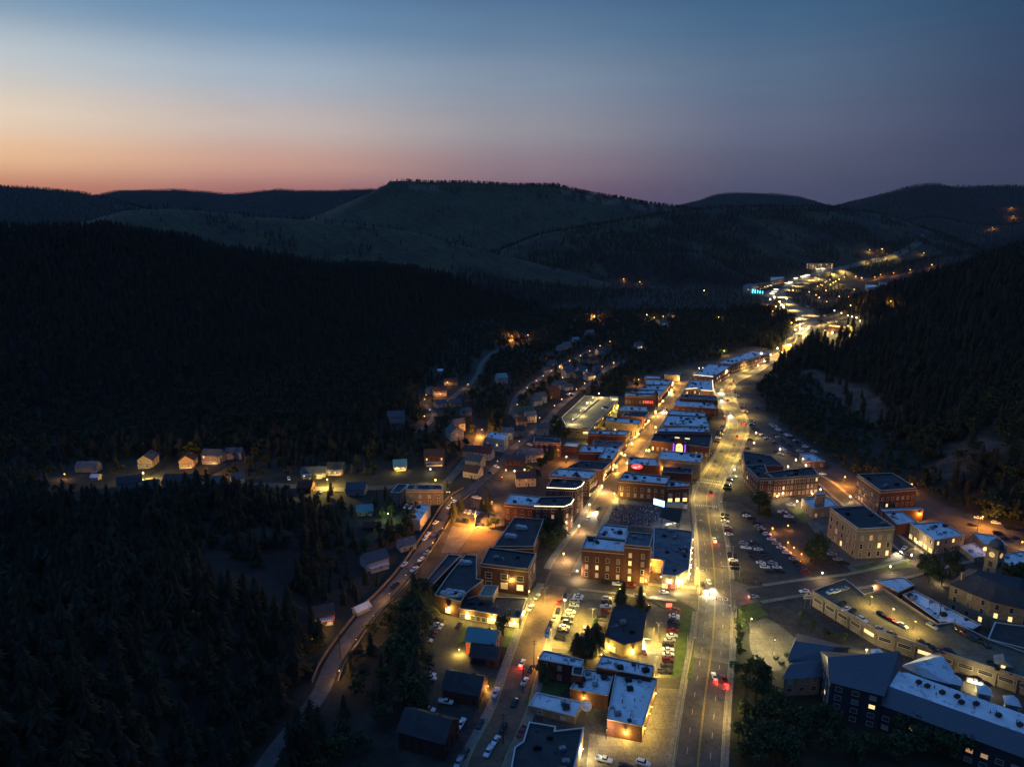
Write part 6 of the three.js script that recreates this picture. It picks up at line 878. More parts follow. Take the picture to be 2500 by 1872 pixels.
for (const [head, label, y, lights, list] of CARS) list.forEach(([x, z, k, col], i) => {
  const c = CAR[{ s: 's', u: 'u', p: 'p' }[k === 's' && (i * 7 + list.length) % 3 === 0 && !lights ? 'u' : k]], far = Math.hypot(x, z) > 700;
  const name = col === 'darkblue' ? 'dark blue' : col === 'darkred' ? 'dark red' : col;
  const o = thing(c.name, `${name} ${c.word} ${label}` + (list.length > 1 ? (i ? `, ${nth(i)} nearest` : ', nearest') : ''), 'car', x, (y || ground(x, z)) + (y ? 0.03 : 0.1), z, (head + (lights ? 0 : rr(-4, 4))) * Math.PI / 180);
  if (c.word === 'pickup truck') o.userData.category = 'truck';
  const b = mesh('body', c.body, PAINT[col], o); mesh('windows', c.glass, glassDark, o); mesh('roof', c.roof, PAINT[col], o);
  const L = c.len / 2;
  if (!far) for (const [sx, sz] of [[-1, 1], [1, 1], [-1, -1], [1, -1]]) mesh('wheel', wheelGeo, rubber, o, sx * 0.8, 0.34, sz * L * 0.6);
  if (!far || lights) for (const s of [-1, 1]) { mesh('headlight', lampGeo, lights === 2 ? headGlow : lensOff, o, s * 0.62, 0.62, L - 0.02); mesh('tail_light', lampGeo, lights ? tailGlow : tailOff, o, s * 0.68, 0.66, -L + 0.02); }
  if (lights === 2) { const l = new THREE.SpotLight(); l.color.setRGB(1, 0.9, 0.62); l.intensity = 5000; l.angle = 0.42; l.penumbra = 0.8; l.position.set(0, 0.75, L + 0.15); l.target.position.set(0, -0.2, L + 14); l.shadow.radius = 8; l.castShadow = true; o.add(l, l.target); }
  if (lights === 1) { const l = new THREE.PointLight(); l.color.setRGB(1, 0.04, 0.02); l.intensity = 50; l.position.set(0, 0.6, -L - 0.4); l.castShadow = true; o.add(l); }
});

// painted bay lines beside the parked rows
{
  const o = thing('parking_bays'); tag(o, null, null, null, 'structure'); const g = new THREE.PlaneGeometry(0.12, 4.8).rotateX(-Math.PI / 2);
  for (const [head, , y, lights, list] of CARS) if (!y && !lights && list.length > 4 && Math.abs(head) > 60) for (const [x, z] of list) if (Math.hypot(x, z) < 480) { const a = head * Math.PI / 180; mesh('bay_line', g, paintWhite, o, x + Math.cos(a) * 1.35, 0.118, z - Math.sin(a) * 1.35, a); }
}

// ------------------------------------------------------------------ trees
function jag(geo, amt) { const p = geo.attributes.position; for (let i = 0; i < p.count; i++) p.setXYZ(i, p.getX(i) + rr(-amt, amt), p.getY(i) + rr(-amt, amt), p.getZ(i) + rr(-amt, amt)); return geo; }
function pineCrown(tiers, spokes, form = 0) {               // height 1: whorls of drooping boughs
  const f = new Faces();
  for (let t = 0; t < tiers; t++) {
    const k = t / tiers, y = 0.16 + 0.8 * k, R = (form === 1 ? 0.2 * Math.sin(Math.PI * (0.16 + k * 0.8)) ** 0.8 + 0.03 : form === 2 ? 0.17 * (1 - k) ** 0.6 + 0.03 : 0.25 * (1 - k) ** 0.8 + 0.025) * rr(0.7, 1.25), off = rnd() * 6;
    for (let s = 0; s < spokes; s++) {
      const a = off + s / spokes * 6.283 + rr(-0.2, 0.2), r = R * rr(0.65, 1.15), w = 3.6 / spokes * rr(0.7, 1.1), tip = [Math.cos(a) * r, y - r * rr(0.25, 0.5), Math.sin(a) * r], top = [0, y + 0.09, 0];
      const l = [Math.cos(a - w) * r * 0.6, y - r * 0.08, Math.sin(a - w) * r * 0.6], q = [Math.cos(a + w) * r * 0.6, y - r * 0.08, Math.sin(a + w) * r * 0.6];
      f.tri(top, q, tip, [0, 0], [1, 0], [1, 1]); f.tri(top, tip, l, [0, 0], [1, 1], [0, 1]);
    }
  }
  f.tri([-0.012, 0.93, 0], [0.012, 0.93, 0], [0, 1.02, 0], [0, 0], [1, 0], [0, 1]); f.tri([0, 0.93, -0.012], [0, 0.93, 0.012], [0, 1.02, 0], [0, 0], [1, 0], [0, 1]);
  return f.geo();
}
function leafCrown(leaves, size) {                // height 1: clumps of leaf faces round limb ends
  const f = new Faces(), hubs = []; for (let k = 0; k < 16; k++) { const a = rnd() * 6.283, r = 0.3 * Math.sqrt(rnd()), y = rr(0.36, 0.86); hubs.push([Math.cos(a) * r * (1.15 - y * 0.6), y, Math.sin(a) * r * (1.15 - y * 0.6), rr(0.1, 0.19)]); }
  for (let k = 0; k < leaves; k++) {
    const h = hubs[k % 16], a = rnd() * 6.283, b = Math.acos(rr(-1, 1)), R = h[3] * rr(0.5, 1.05), c = [h[0] + Math.sin(b) * Math.cos(a) * R, h[1] + Math.cos(b) * R * 0.8, h[2] + Math.sin(b) * Math.sin(a) * R];
    const u = new THREE.Vector3(rr(-1, 1), rr(-1, 1), rr(-1, 1)).normalize(), v = new THREE.Vector3(rr(-1, 1), rr(-1, 1), rr(-1, 1)).cross(u).normalize(), s = size * rr(0.6, 1.3), P = (x, y) => [c[0] + (u.x * x + v.x * y) * s, c[1] + (u.y * x + v.y * y) * s, c[2] + (u.z * x + v.z * y) * s];
    f.quad(P(-1, 0), P(0, -0.6), P(1, 0), P(0, 0.6), 1, 1);
  }
  return f.geo();
}
const trunkGeo = jag(cyl(0.022, 0.006, 0.95, 6), 0.001), leafTrunk = merge([cyl(0.035, 0.02, 0.45, 7), ...[0, 1, 2, 3].map(k => cyl(0.018, 0.006, 0.35, 5).rotateZ(0.55).rotateY(k * 1.6).translate(0, 0.38, 0))]);
const pines = [0, 1, 2].map(k => pineCrown(13, 9, k)), leafs = [0, 1, 2].map(() => leafCrown(620, 0.05));
const needle = [std(0.02, 0.03, 0.013, null, 0.95), std(0.024, 0.032, 0.014, null, 0.95)], leaf = [std(0.035, 0.058, 0.016, null, 0.9), std(0.042, 0.062, 0.02, null, 0.9)];
for (const [kind, label, list] of TREES) list.forEach(([x, z, h], i) => {
  const s = h * rr(0.9, 1.1), o = thing(kind === 'pine' ? 'pine_tree' : 'leafy_tree', label.replace('#', nth(i)), 'tree', x, ground(x, z) - 0.2, z, rnd() * 6.28);
  mesh('trunk', kind === 'pine' ? trunkGeo : leafTrunk, bark, o).scale.setScalar(s);
  const w = kind === 'pine' ? rr(1.1, 1.5) : rr(0.9, 1.2), c = mesh('crown', (kind === 'pine' ? pines : leafs)[i % 3], (kind === 'pine' ? needle : leaf)[i % 2], o); c.scale.set(s * w, s, s * w);
});
// the woods on the hills: nobody could count them
{
  const near = [], mid = [], leafy = [];
  const road = (x, z) => roadLines.some(([l, w]) => { for (let i = 0; i < l.length; i += 1) if (Math.abs(l[i][0] - x) < w / 2 + 4 && Math.abs(l[i][1] - z) < w / 2 + 4) return true; return false; });
  const houseNear = (x, z) => HOUSES.some(q => { const dx = x - q.at[0], dz = z - q.at[1]; return Math.abs(dx) < q.w * 0.7 + 4 && dz > -q.d - 4 && dz < (z > -345 ? 9 : 24); }) || (Math.hypot(x - PLACES.house[0], (z - PLACES.house[1] - 30) * 0.5) < 22) || LAMPS.some(l => Math.hypot(x, z) > 300 && l[5].some(p => Math.abs(p[0] - x) < 4 && z - p[1] > -3 && z - p[1] < 22));
  const town2 = (x, z) => inside(CLEARINGS[4], x, z) || inside(CLEARINGS[1], x, z) || inside(CLEARINGS[2], x, z);
  const put = (list, x, z, h, w) => list.push([x, ground(x, z) - 0.3, z, h, w, rnd() * 6.28, rnd()]);
  for (let z = -90, step; z > -5600; z -= step) {
    const d = -z; step = d < 1300 ? 6 : d < 2500 ? 9 : 12;
    const half = d * 0.76 + 90;
    for (let x = -half; x < half; x += step) {
      const px = x + rr(-0.5, 0.5) * step, pz = z + rr(-0.5, 0.5) * step;
      if (town2(px, pz)) continue;
      const y = ground(px, pz), k = lastKind, gap = lastGap, n = fbm(px / 90 + 20, pz / 90), n2 = noise(px / 25, pz / 25);
      let p = 0.9;
      if (k === -1) p = d > 1350 ? (n > 0.42 ? 0.8 : 0.35) : 0.62;
      else if (k === 1) p = inside(CLEARINGS[3], px, pz) ? (n2 > 0.55 ? 0.22 : 0.05) : 0.9;
      else if (k === 2) p = gap < 6 ? (n2 > 0.55 ? 0.35 : 0.04) : n > 0.6 ? 0.4 : 0.012;
      else if (k === 3) p = gap < 3 && px > -420 ? 0.85 : n > 0.6 ? 0.55 : px > 420 ? 0.6 : 0.02;
      else if (k === 6) p = gap < 8 ? 0.5 : n > 0.47 ? 0.9 : 0.08;
      else if (k === 0 && d > 1500 && n > 0.62) p = 0.3;
      else if (k === 7) p = px < 335 && pz > -760 && pz < -440 && fbm(px / 55, pz / 55) > 0.4 ? 0.12 : n > 0.6 && pz > -480 ? 0.4 : 0.9;
      if (rnd() > p) continue;
      if (d < 1300 && (road(px, pz) || houseNear(px, pz))) continue;
      const h = (d < 1300 ? 7 + 13 * Math.sqrt(rnd()) * (0.6 + 0.6 * n2) : d < 2500 ? rr(8, 16) : rr(7, 13)) * (k === -1 && px > -100 ? 0.65 : 1) * (px < -30 && pz < -385 && pz > -490 ? 0.52 : 1);
      if (d < 1300 && (k === -1 || (k === 7 && pz > -520)) && rnd() < (px > -60 ? 0.7 : 0.25)) put(leafy, px, pz, h * 0.75, rr(0.9, 1.3)); else put(d < 1300 ? near : mid, px, pz, h, rr(0.85, 1.25));
      if (k === 1 && d < 430 && rnd() < 0.7) put(leafy, px + rr(-3, 3), pz + rr(-3, 3), rr(4, 8), rr(1, 1.5));
      if (k === 3 && gap < 3 && px > -420) for (let q = 0; q < 3; q++) put(mid, px + rr(-6, 6), pz + rr(-6, 6), rr(6, 13), rr(1, 1.5));
    }
  }
  const m4 = new THREE.Matrix4(), q4 = new THREE.Quaternion(), up = new THREE.Vector3(0, 1, 0), c = new THREE.Color();
  const grow = (name, label, list, geos, base) => geos.forEach((g, v) => {
    const part = list.filter((_, i) => i % geos.length === v), im = new THREE.InstancedMesh(g, std(1, 1, 1, null, 0.95), part.length);
    part.forEach(([x, y, z, h, w, a, t], i) => { m4.compose(new THREE.Vector3(x, y, z), q4.setFromAxisAngle(up, a), new THREE.Vector3(h * w, h, h * w)); im.setMatrixAt(i, m4); im.setColorAt(i, c.setRGB(base[0] * (0.7 + 0.6 * t), base[1] * (0.7 + 0.55 * t), base[2] * (0.7 + 0.6 * ((t * 7) % 1)))); });
    im.name = numbered(name); im.castShadow = im.receiveShadow = true; scene.add(im); tag(im, label[v] || label[0], 'forest', null, 'stuff');
  });
  const simple = [0, 1].map(k => pineCrown(6, 7, k)), med = [0, 1, 2].map(k => pineCrown(10, 8, k));
  grow('pine_forest', ['dark pine wood covering the near hillsides', 'further pines mixed through the near hillside wood', 'last third of the pines of the near hillside wood'], near, med, [0.017, 0.021, 0.0075]);
  grow('far_forest', ['pine wood on the distant ridges', 'further pines mixed through the distant ridge wood'], mid, simple, [0.019, 0.024, 0.009]);
  grow('leafy_thicket', ['leafy undergrowth and garden trees round the hillside houses'], leafy, [leafCrown(240, 0.08)], [0.034, 0.05, 0.015]);
  console.log('trees', near.length, mid.length, leafy.length);
}

// ------------------------------------------------------------------ parking decks
function deckAt(name, label, D, posts) {
  const poly = ccw(D.p), h = D.h, o = thing(name, label, 'parking deck');
  mesh('deck_slab', new Faces().flat(poly, h).flat(poly, h - 0.7, false).walls(poly, h - 0.7, h).geo(), GROUND.lot, o);
  mesh('parapet', new Faces().walls(inset(poly, -0.02), h - 0.7, h + 1.1).walls(inset(poly, 0.25).slice().reverse(), h, h + 1.1).geo(), M.deckstone, o);
  mesh('parapet_coping', (() => { const f = new Faces(), a = inset(poly, -0.1), b = inset(poly, 0.32); a.forEach((p, i) => { const q = a[(i + 1) % a.length], r = b[(i + 1) % a.length], s = b[i]; f.quad([q[0], h + 1.11, q[1]], [p[0], h + 1.11, p[1]], [s[0], h + 1.11, s[1]], [r[0], h + 1.11, r[1]], 1, 0.4); }); return f.geo(); })(), M.trim, o);
  mesh('lower_wall', new Faces().walls(inset(poly, 0.6), -0.3, h - 0.7).geo(), M.deckstone, o);
  poly.forEach((a, i) => {
    const b = poly[(i + 1) % poly.length], l = Math.hypot(b[0] - a[0], b[1] - a[1]), nx = (b[1] - a[1]) / l, nz = -(b[0] - a[0]) / l; wallEdges.push([a, b, h]);
    if (l < 6 || nx * -(a[0] + b[0]) / 2 + nz * -(a[1] + b[1]) / 2 < 0) return;
    const n = Math.round(l / posts), t0 = Math.atan2(nx, nz), [fg, pg] = windowGeo(posts === 4 ? 1.1 : 4.6, posts === 4 ? 2 : 1.5);
    for (let k = 0; k < n; k++) { const t = (k + 0.5) / n, x = a[0] + (b[0] - a[0]) * t + nx * -0.55, z = a[1] + (b[1] - a[1]) * t + nz * -0.55; mesh('pane', pg, rnd() < 0.22 ? litPane : glassDark, mesh('deck_opening', fg, M.stonetrim, o, x, h - 3.3, z, t0)); mesh('pier', box(0.5, h - 0.7, 0.5, 0, 0, 0), M.deckstone, o, a[0] + (b[0] - a[0]) * k / n - nx * 0.3, 0, a[1] + (b[1] - a[1]) * k / n - nz * 0.3, t0); }
  });
  return o;
}
deckAt('parking_deck', 'long stone-walled parking deck above the lane beside the motel', DECK, 7);
{
  const o = deckAt('parking_garage', 'pale lit upper parking garage deck west of main street', UPPER_DECK, 7), p = UPPER_DECK.p;
  mesh('dividing_wall', (() => { const a = [(p[0][0] + p[4][0]) / 2 - 4, (p[0][1] + p[4][1]) / 2], b = [(p[1][0] + p[2][0]) / 2, (p[1][1] + p[2][1]) / 2], l = Math.hypot(b[0] - a[0], b[1] - a[1]); return box(0.5, 1, l * 0.85).rotateY(Math.atan2(b[0] - a[0], b[1] - a[1])).translate((a[0] + b[0]) / 2, 7.5, (a[1] + b[1]) / 2); })(), M.stone, o);
  const s = p[2]; mesh('stair_house', box(7, 3.4, 5, s[0] - 4, 7.5, s[1] + 4), M.white, o); mesh('stair_light', box(5, 1.8, 0.1, s[0] - 4, 8.2, s[1] + 6.56), shopPane, o);
}
{ // booth roof on the deck
  const o = thing('deck_booth', 'small gabled booth standing on the right part of the parking deck', 'booth', 168, 6.55, -228, -0.5), x = PLACES.motel.gab; o.position.set(187, 6.52, -238);
  mesh('wall', box(4.6, 2.6, 4), M.white, o); const r = new THREE.Shape(); r.moveTo(-3, 0); r.lineTo(3, 0); r.lineTo(0, 1.8); mesh('roof', new THREE.ExtrudeGeometry(r, { depth: 5.4, bevelEnabled: false }).translate(0, 2.6, -2.7), metalGrey, o); mesh('window', box(1.4, 1.1, 0.1, 0, 1, 2.02), litPane, o);
}

// ------------------------------------------------------------------ the big motel, courthouse and other special things
{
  const Mo = PLACES.motel, steel = std(0.11, 0.13, 0.15, T.board, 0.4, { metalness: 0.3 }), dark = std(0.035, 0.04, 0.05, T.board), o = thing('motel', 'big dark clapboard motel with grey gabled metal roofs at the lower right', 'motel');
  const hip = (poly, h, rise, roofMat, wallMat, name) => { const p = ccw(poly), n = p.length, f = new Faces(), e = inset(p, -0.7); const mid = (a, b, t) => [a[0] + (b[0] - a[0]) * t, a[1] + (b[1] - a[1]) * t]; const r0 = mid(mid(p[0], p[n - 1], 0.5), mid(p[1], p[2 % n], 0.5), 0.0), r1 = mid(mid(p[0], p[n - 1], 0.5), mid(p[1], p[2 % n], 0.5), 1.0);
    mesh(name + '_wall', new Faces().walls(p, -6, h).geo(), wallMat, o);
    e.forEach((a, i) => { const b = e[(i + 1) % n], da = Math.hypot(a[0] - r0[0], a[1] - r0[1]) < Math.hypot(a[0] - r1[0], a[1] - r1[1]) ? r0 : r1, db = Math.hypot(b[0] - r0[0], b[1] - r0[1]) < Math.hypot(b[0] - r1[0], b[1] - r1[1]) ? r0 : r1; const A = [a[0], h - 0.2, a[1]], B = [b[0], h - 0.2, b[1]], C = [da[0], h + rise, da[1]], D = [db[0], h + rise, db[1]]; f.tri(B, A, C, [0, 0], [6, 0], [6, 6]); if (da !== db) f.tri(B, C, D, [0, 0], [6, 6], [0, 6]); });
    mesh(name + '_roof', f.geo(), roofMat, o); return p; };
  hip(Mo.left, 9, 2.4, steel, M.cream, 'hall'); const wing = hip(Mo.wing, 8, 1.8, steel, M.tan, 'wing'); const main = hip(Mo.main, 14, 3.6, steel, dark, 'main'); hip(Mo.gab, 7.6, 3.2, ROOF.white, M.slatewall, 'entrance');
  const long = ccw(Mo.long), skirt = inset(long, -6), under = inset(long, -5.4), slope = new Faces();
  mesh('long_wing_wall', new Faces().walls(under, -6, 9.8).geo(), dark, o); mesh('long_wing_roof', new Faces().flat(long, 14).geo(), ROOF.white, o);
  skirt.forEach((a, q) => { const b2 = skirt[(q + 1) % skirt.length], c2 = long[(q + 1) % long.length], d2 = long[q]; slope.quad([b2[0], 9.6, b2[1]], [a[0], 9.6, a[1]], [d2[0], 14.05, d2[1]], [c2[0], 14.05, c2[1]], 8, 7); }); mesh('long_wing_eave', slope.geo(), steel, o);
  for (let k = 0; k < 16; k++) { const p = emptyInside(inset(long, 2)); if (p) mesh(k % 2 ? 'air_unit' : 'vent_pipe', k % 2 ? unitBox : ventPipe, k % 2 ? ROOF.brown : metalDark, o, p[0], 14, p[1], 0.4).scale.setScalar(0.8); }
  for (const [poly, lit] of [[main, 0.16], [under, 0.1], [wing, 0]]) facade(o, [poly === wing ? 2 : 0.6, 3.4, 3.9, 1.9, 1.5], poly, 0, poly === wing ? 8 : poly === under ? 9.6 : 14, lit, M.white, false);
  for (const p of Mo.turrets) { const c = cyl(3.6, 3.6, 0.1, 4).rotateY(0.6); mesh('turret_wall', new THREE.CylinderGeometry(2.4, 2.4, 14, 4).rotateY(0.4), M.slatewall, o, p[0], 0, p[1]); mesh('turret_roof', new THREE.ConeGeometry(3.4, 2.6, 4).rotateY(0.4), ROOF.white, o, p[0], 8.3, p[1]); }
}
{
  const o = thing('courthouse', 'tan stone courthouse with steep dark roofs and a clock tower', 'courthouse'), p = ccw(PLACES.court);
  mesh('wall', new Faces().walls(p, -0.5, 13).geo(), M.sandstone, o);
  let cx = 0, cz = 0; p.forEach(q => { cx += q[0] / p.length; cz += q[1] / p.length; });
  const e = inset(p, -0.6), f = new Faces(), r = inset(p, 6.5); e.forEach((a, i) => { const b = e[(i + 1) % e.length], c = r[(i + 1) % e.length], d = r[i]; f.quad([b[0], 12.8, b[1]], [a[0], 12.8, a[1]], [d[0], 19, d[1]], [c[0], 19, c[1]], 8, 8); }); f.flat(r, 19); mesh('roof', f.geo(), ROOF.dark, o);
  facade(o, [1.6, 4, 4.2, 1.4, 2.2], p, 0, 13, 0.12, M.stonetrim, false);
  const [tx, tz] = PLACES.tower, t = mesh('tower', merge([box(5.4, 24, 5.4), box(6, 0.6, 6, 0, 18, 0), box(6, 0.6, 6, 0, 23.6, 0)]), M.sandstone, o, tx, 0, tz, 0.5);
  mesh('dome', new THREE.SphereGeometry(3.1, 14, 8, 0, 6.3, 0, 1.6).scale(1, 1.3, 1), ROOF.slate, t, 0, 24.2, 0); mesh('spire', new THREE.ConeGeometry(0.4, 3, 8), ROOF.dark, t, 0, 29, 0);
  for (const [x, z, a] of [[0, 2.72, 0], [2.72, 0, Math.PI / 2], [-2.72, 0, -Math.PI / 2]]) { const c = mesh('clock_face_light', new THREE.CylinderGeometry(1.25, 1.25, 0.12, 24).rotateX(Math.PI / 2), glow(1, 0.62, 0.12, 0.7, 0.4), t, x, 21, z, a); mesh('clock_hands', merge([box(0.12, 0.9, 0.06, 0, 0, 0.1), box(0.7, 0.12, 0.06, 0.3, 0, 0.1)]), metalDark, c); mesh('louvre', box(1.8, 2.6, 0.12, 0, -6, 0), ROOF.dark, c); }
  for (const [x, z] of [p[0], p[2], p[3]]) mesh('chimney', box(1.2, 6, 1.2, x + (cx - x) * 0.25, 13, z + (cz - z) * 0.25), M.sandstone, o);
}
{ // open-air stage, screen and crowd
  const p = ccw(PLACES.stage), o = thing('stage', 'open concert stage under a sloping black roof, lit white inside', 'stage');
  mesh('stage_roof', new Faces().flat(p, 9).flat(p, 8.6, false).walls(p, 8.6, 9).geo(), std(0.012, 0.012, 0.014, null, 0.8), o);
  const q = inset(p, 1); mesh('stage_floor', new Faces().flat(q, 1.3).walls(q, 0, 1.3).geo(), ROOF.dark, o); q.forEach(c => mesh('truss', box(0.35, 8.6, 0.35, c[0], 0, c[1]), metalGrey, o));
  let cx = 0, cz = 0; p.forEach(c => { cx += c[0] / 4; cz += c[1] / 4; });
  mesh('stage_light', box(5, 0.25, 3, cx, 8.1, cz), glow(1, 1, 0.9, 5), o); mesh('equipment', merge([box(2, 1.6, 1.4, cx - 2, 1.3, cz + 1), box(1.2, 2.2, 1, cx + 2.5, 1.3, cz), box(3, 0.9, 1.6, cx, 1.3, cz - 2)]), M.white, o);
  const l = new THREE.RectAreaLight(0xfffbe6, 26, 5, 3); l.position.set(cx, 8.0, cz); l.lookAt(cx, 0, cz); o.add(l);
  const [sx, sz] = PLACES.screen, [dx, dz] = PLACES.screenDir, a = Math.atan2(dx - sx, dz - sz), s = thing('video_screen', 'bright blue-white video screen beside the concert stage', 'screen', sx, 0, sz, a * 0.5);
  mesh('screen_frame', merge([box(8, 4.6, 0.5, 0, 4, 0), box(0.4, 4.2, 0.4, -3.4), box(0.4, 4.2, 0.4, 3.4)]), metalDark, s); mesh('screen_panel', box(7.2, 3.8, 0.1, 0, 4.4, 0.27), glow(0.35, 0.6, 1, 3.5, 0.2), s); mesh('screen_caption', box(2.2, 0.35, 0.04, 1, 4.9, 0.34), metalDark, s);
  const r = new THREE.RectAreaLight(0x3c78ff, 9, 7.2, 3.8); r.position.set(0, 6.3, 0.45); r.lookAt(0, 6.3, 10); s.add(r); r.rotation.set(0, Math.PI, 0);
  const sl = ccw(PLACES.slab); structure('stage_apron', new Faces().flat(sl, 0.25).walls(sl, 0, 0.25).geo(), GROUND.pale);
  const tr = thing('box_trailer', 'pale box trailer parked behind the video screen', 'trailer', PLACES.trailer[0], 0.1, PLACES.trailer[1], 1.4); mesh('box', box(2.5, 2.7, 10, 0, 0.9, 0), M.white, tr); mesh('cab', box(2.2, 2, 2.2, 0, 0.6, 6.2), PAINT.white, tr); for (const z of [-3.6, -2.6, 3, 6]) for (const s2 of [-1, 1]) mesh('wheel', wheelGeo, rubber, tr, s2 * 1.05, 0.36, z);
}
// people: one continuous body each, from joints with radii
const personGeo = (() => {
  const J = { pelvis: [0, 0.95, 0, 0.15], chest: [0, 1.32, 0, 0.17], neck: [0, 1.5, 0, 0.06], head: [0, 1.66, 0.02, 0.105], sl: [-0.2, 1.4, 0, 0.07], sr: [0.2, 1.4, 0, 0.07], el: [-0.28, 1.12, 0.02, 0.05], er: [0.28, 1.12, 0.02, 0.05], hl: [-0.27, 0.86, 0.1, 0.045], hr: [0.27, 0.86, 0.1, 0.045], kl: [-0.12, 0.5, 0.06, 0.075], kr: [0.12, 0.5, -0.02, 0.075], fl: [-0.12, 0.08, 0.08, 0.055], fr: [0.13, 0.08, -0.12, 0.055], tl: [-0.12, 0.05, 0.22, 0.04], tr: [0.13, 0.05, 0.03, 0.04] };
  const bones = [['pelvis', 'chest'], ['chest', 'neck'], ['neck', 'head'], ['chest', 'sl'], ['chest', 'sr'], ['sl', 'el'], ['sr', 'er'], ['el', 'hl'], ['er', 'hr'], ['pelvis', 'kl'], ['pelvis', 'kr'], ['kl', 'fl'], ['kr', 'fr'], ['fl', 'tl'], ['fr', 'tr']];
  const n = 44, mc = new MarchingCubes(n, new THREE.MeshStandardMaterial(), true, false, 20000); mc.isolation = 0;
  for (let k = 0; k < n; k++) for (let j = 0; j < n; j++) for (let i = 0; i < n; i++) {
    const x = (i / n * 2 - 1) * 0.95, y = (j / n * 2 - 1) * 0.95 + 0.9, z = (k / n * 2 - 1) * 0.95; let d = 1;
    for (const [a, b] of bones) { const A = J[a], B = J[b], vx = B[0] - A[0], vy = B[1] - A[1], vz = B[2] - A[2], t = clamp(((x - A[0]) * vx + (y - A[1]) * vy + (z - A[2]) * vz) / (vx * vx + vy * vy + vz * vz), 0, 1), e = Math.hypot(x - A[0] - vx * t, y - A[1] - vy * t, z - A[2] - vz * t) - (A[3] + (B[3] - A[3]) * t), h = Math.max(0.05 - Math.abs(d - e), 0) / 0.05; d = Math.min(d, e) - h * h * 0.0125; }
    mc.field[k * n * n + j * n + i] = -d;
  }
  mc.update(); const g = new THREE.BufferGeometry(); g.setAttribute('position', new THREE.BufferAttribute(mc.positionArray.slice(0, mc.count * 3), 3)); g.setAttribute('normal', new THREE.BufferAttribute(mc.normalArray.slice(0, mc.count * 3), 3));
  const p = g.attributes.position, col = []; for (let i = 0; i < p.count; i++) { p.setXYZ(i, p.getX(i) * 0.95, p.getY(i) * 0.95 + 0.9, p.getZ(i) * 0.95); const y = p.getY(i), s = y > 1.75 ? [0.04, 0.03, 0.02] : y > 1.5 || (Math.abs(p.getX(i)) > 0.22 && y < 1.15) ? [0.5, 0.32, 0.24] : y > 0.98 ? [0.8, 0.8, 0.8] : y > 0.12 ? [0.06, 0.07, 0.1] : [0.03, 0.03, 0.03]; col.push(...s); }
  g.setAttribute('color', new THREE.Float32BufferAttribute(col, 3)); return g;
})();
const SHIRT = [[0.05, 0.05, 0.07], [0.4, 0.4, 0.42], [0.3, 0.05, 0.05], [0.06, 0.1, 0.25], [0.12, 0.14, 0.1]].map(c => std(...c, null, 0.9, { vertexColors: true }));
[[PLACES.people, 'on the pavement by the east car park'], [PLACES.walkers, 'walking on the lit main street'], [PLACES.park, 'near the concert square or casino']].forEach(([list, where]) => [...list].sort((a, b) => b[1] - a[1]).forEach(([x, z], i) => tag(mesh('person', personGeo, SHIRT[i % 5], scene, x, 0.25, z, rnd() * 6.28), `person in ${['dark', 'pale', 'red', 'blue', 'olive'][i % 5]} top ${where}, ${nth(i)} nearest`.replace('nearest nearest', 'nearest'), 'person', 'people on foot in town')));
{
  const poly = ccw(PLACES.crowd), pts = []; let g = 0; while (pts.length < 420 && g++ < 6000) { const x = rr(35, 110), z = rr(-420, -330); if (inside(poly, x, z) && pts.every(p => Math.hypot(p[0] - x, p[1] - z) > 0.62)) pts.push([x, z]); }
  const im = new THREE.InstancedMesh(personGeo, std(1, 1, 1, null, 0.9, { vertexColors: true }), pts.length), m = new THREE.Matrix4(), c = new THREE.Color();
  pts.forEach(([x, z], i) => { m.makeRotationY(rr(1.2, 2)); m.setPosition(x, 0.06, z); im.setMatrixAt(i, m); const k = rnd(); im.setColorAt(i, c.setRGB(k < 0.2 ? 0.7 : 0.15, k < 0.2 ? 0.7 : 0.15, k < 0.3 ? 0.7 : 0.18)); });
  im.name = 'concert_crowd'; scene.add(im); tag(im, 'dense crowd standing before the concert stage', 'crowd', null, 'stuff');
}
{ // neon roof sign: red oval with pale lettering strokes
  const [x, z] = PLACES.neon, o = thing('neon_sign', 'red neon oval sign standing on a brick block roof', 'sign', x, 6.2, z, -0.2), s = new THREE.Shape(); s.absellipse(0, 0, 3.8, 1.8, 0, 6.283);
  mesh('sign_panel', new THREE.ExtrudeGeometry(s, { depth: 0.3, bevelEnabled: false, curveSegments: 28 }).translate(0, 3, 0), glow(1, 0.04, 0.05, 1.4, 0.2), o);
  mesh('sign_lettering', merge([box(2.4, 0.5, 0.06, -1.2, 2.0, 0.33), box(1.2, 0.4, 0.06, 1.6, 3.2, 0.33), box(4.6, 0.12, 0.06, 0, 2.8, 0.33)].map(g => g)), glow(1, 0.55, 0.5, 2.2, 0.3), o); mesh('sign_legs', merge([box(0.2, 2, 0.2, -2), box(0.2, 2, 0.2, 2)]), metalDark, o);
}
PLACES.canopies.forEach(([x, z], i) => { const y = ground(x, z), o = thing('lit_canopy', `long white lit canopy beside the far valley road, ${nth(i)} from the camera`, 'canopy', x, y, z, -0.8); mesh('canopy_roof', box(12, 0.5, 5, 0, 4.6, 0), unitWhite, o); mesh('canopy_light', box(11.5, 0.9, 0.2, 0, 3.6, 2.6), glowWhite, o); for (const s of [-5, 5]) mesh('column', box(0.4, 4.6, 0.4, s, 0, 0), metalGrey, o); const l = new THREE.PointLight(); l.color.setRGB(1, 0.85, 0.55); l.intensity = 420; l.position.set(0, 3.2, 3.6); l.castShadow = true; l.shadow.radius = 8; o.add(l); });
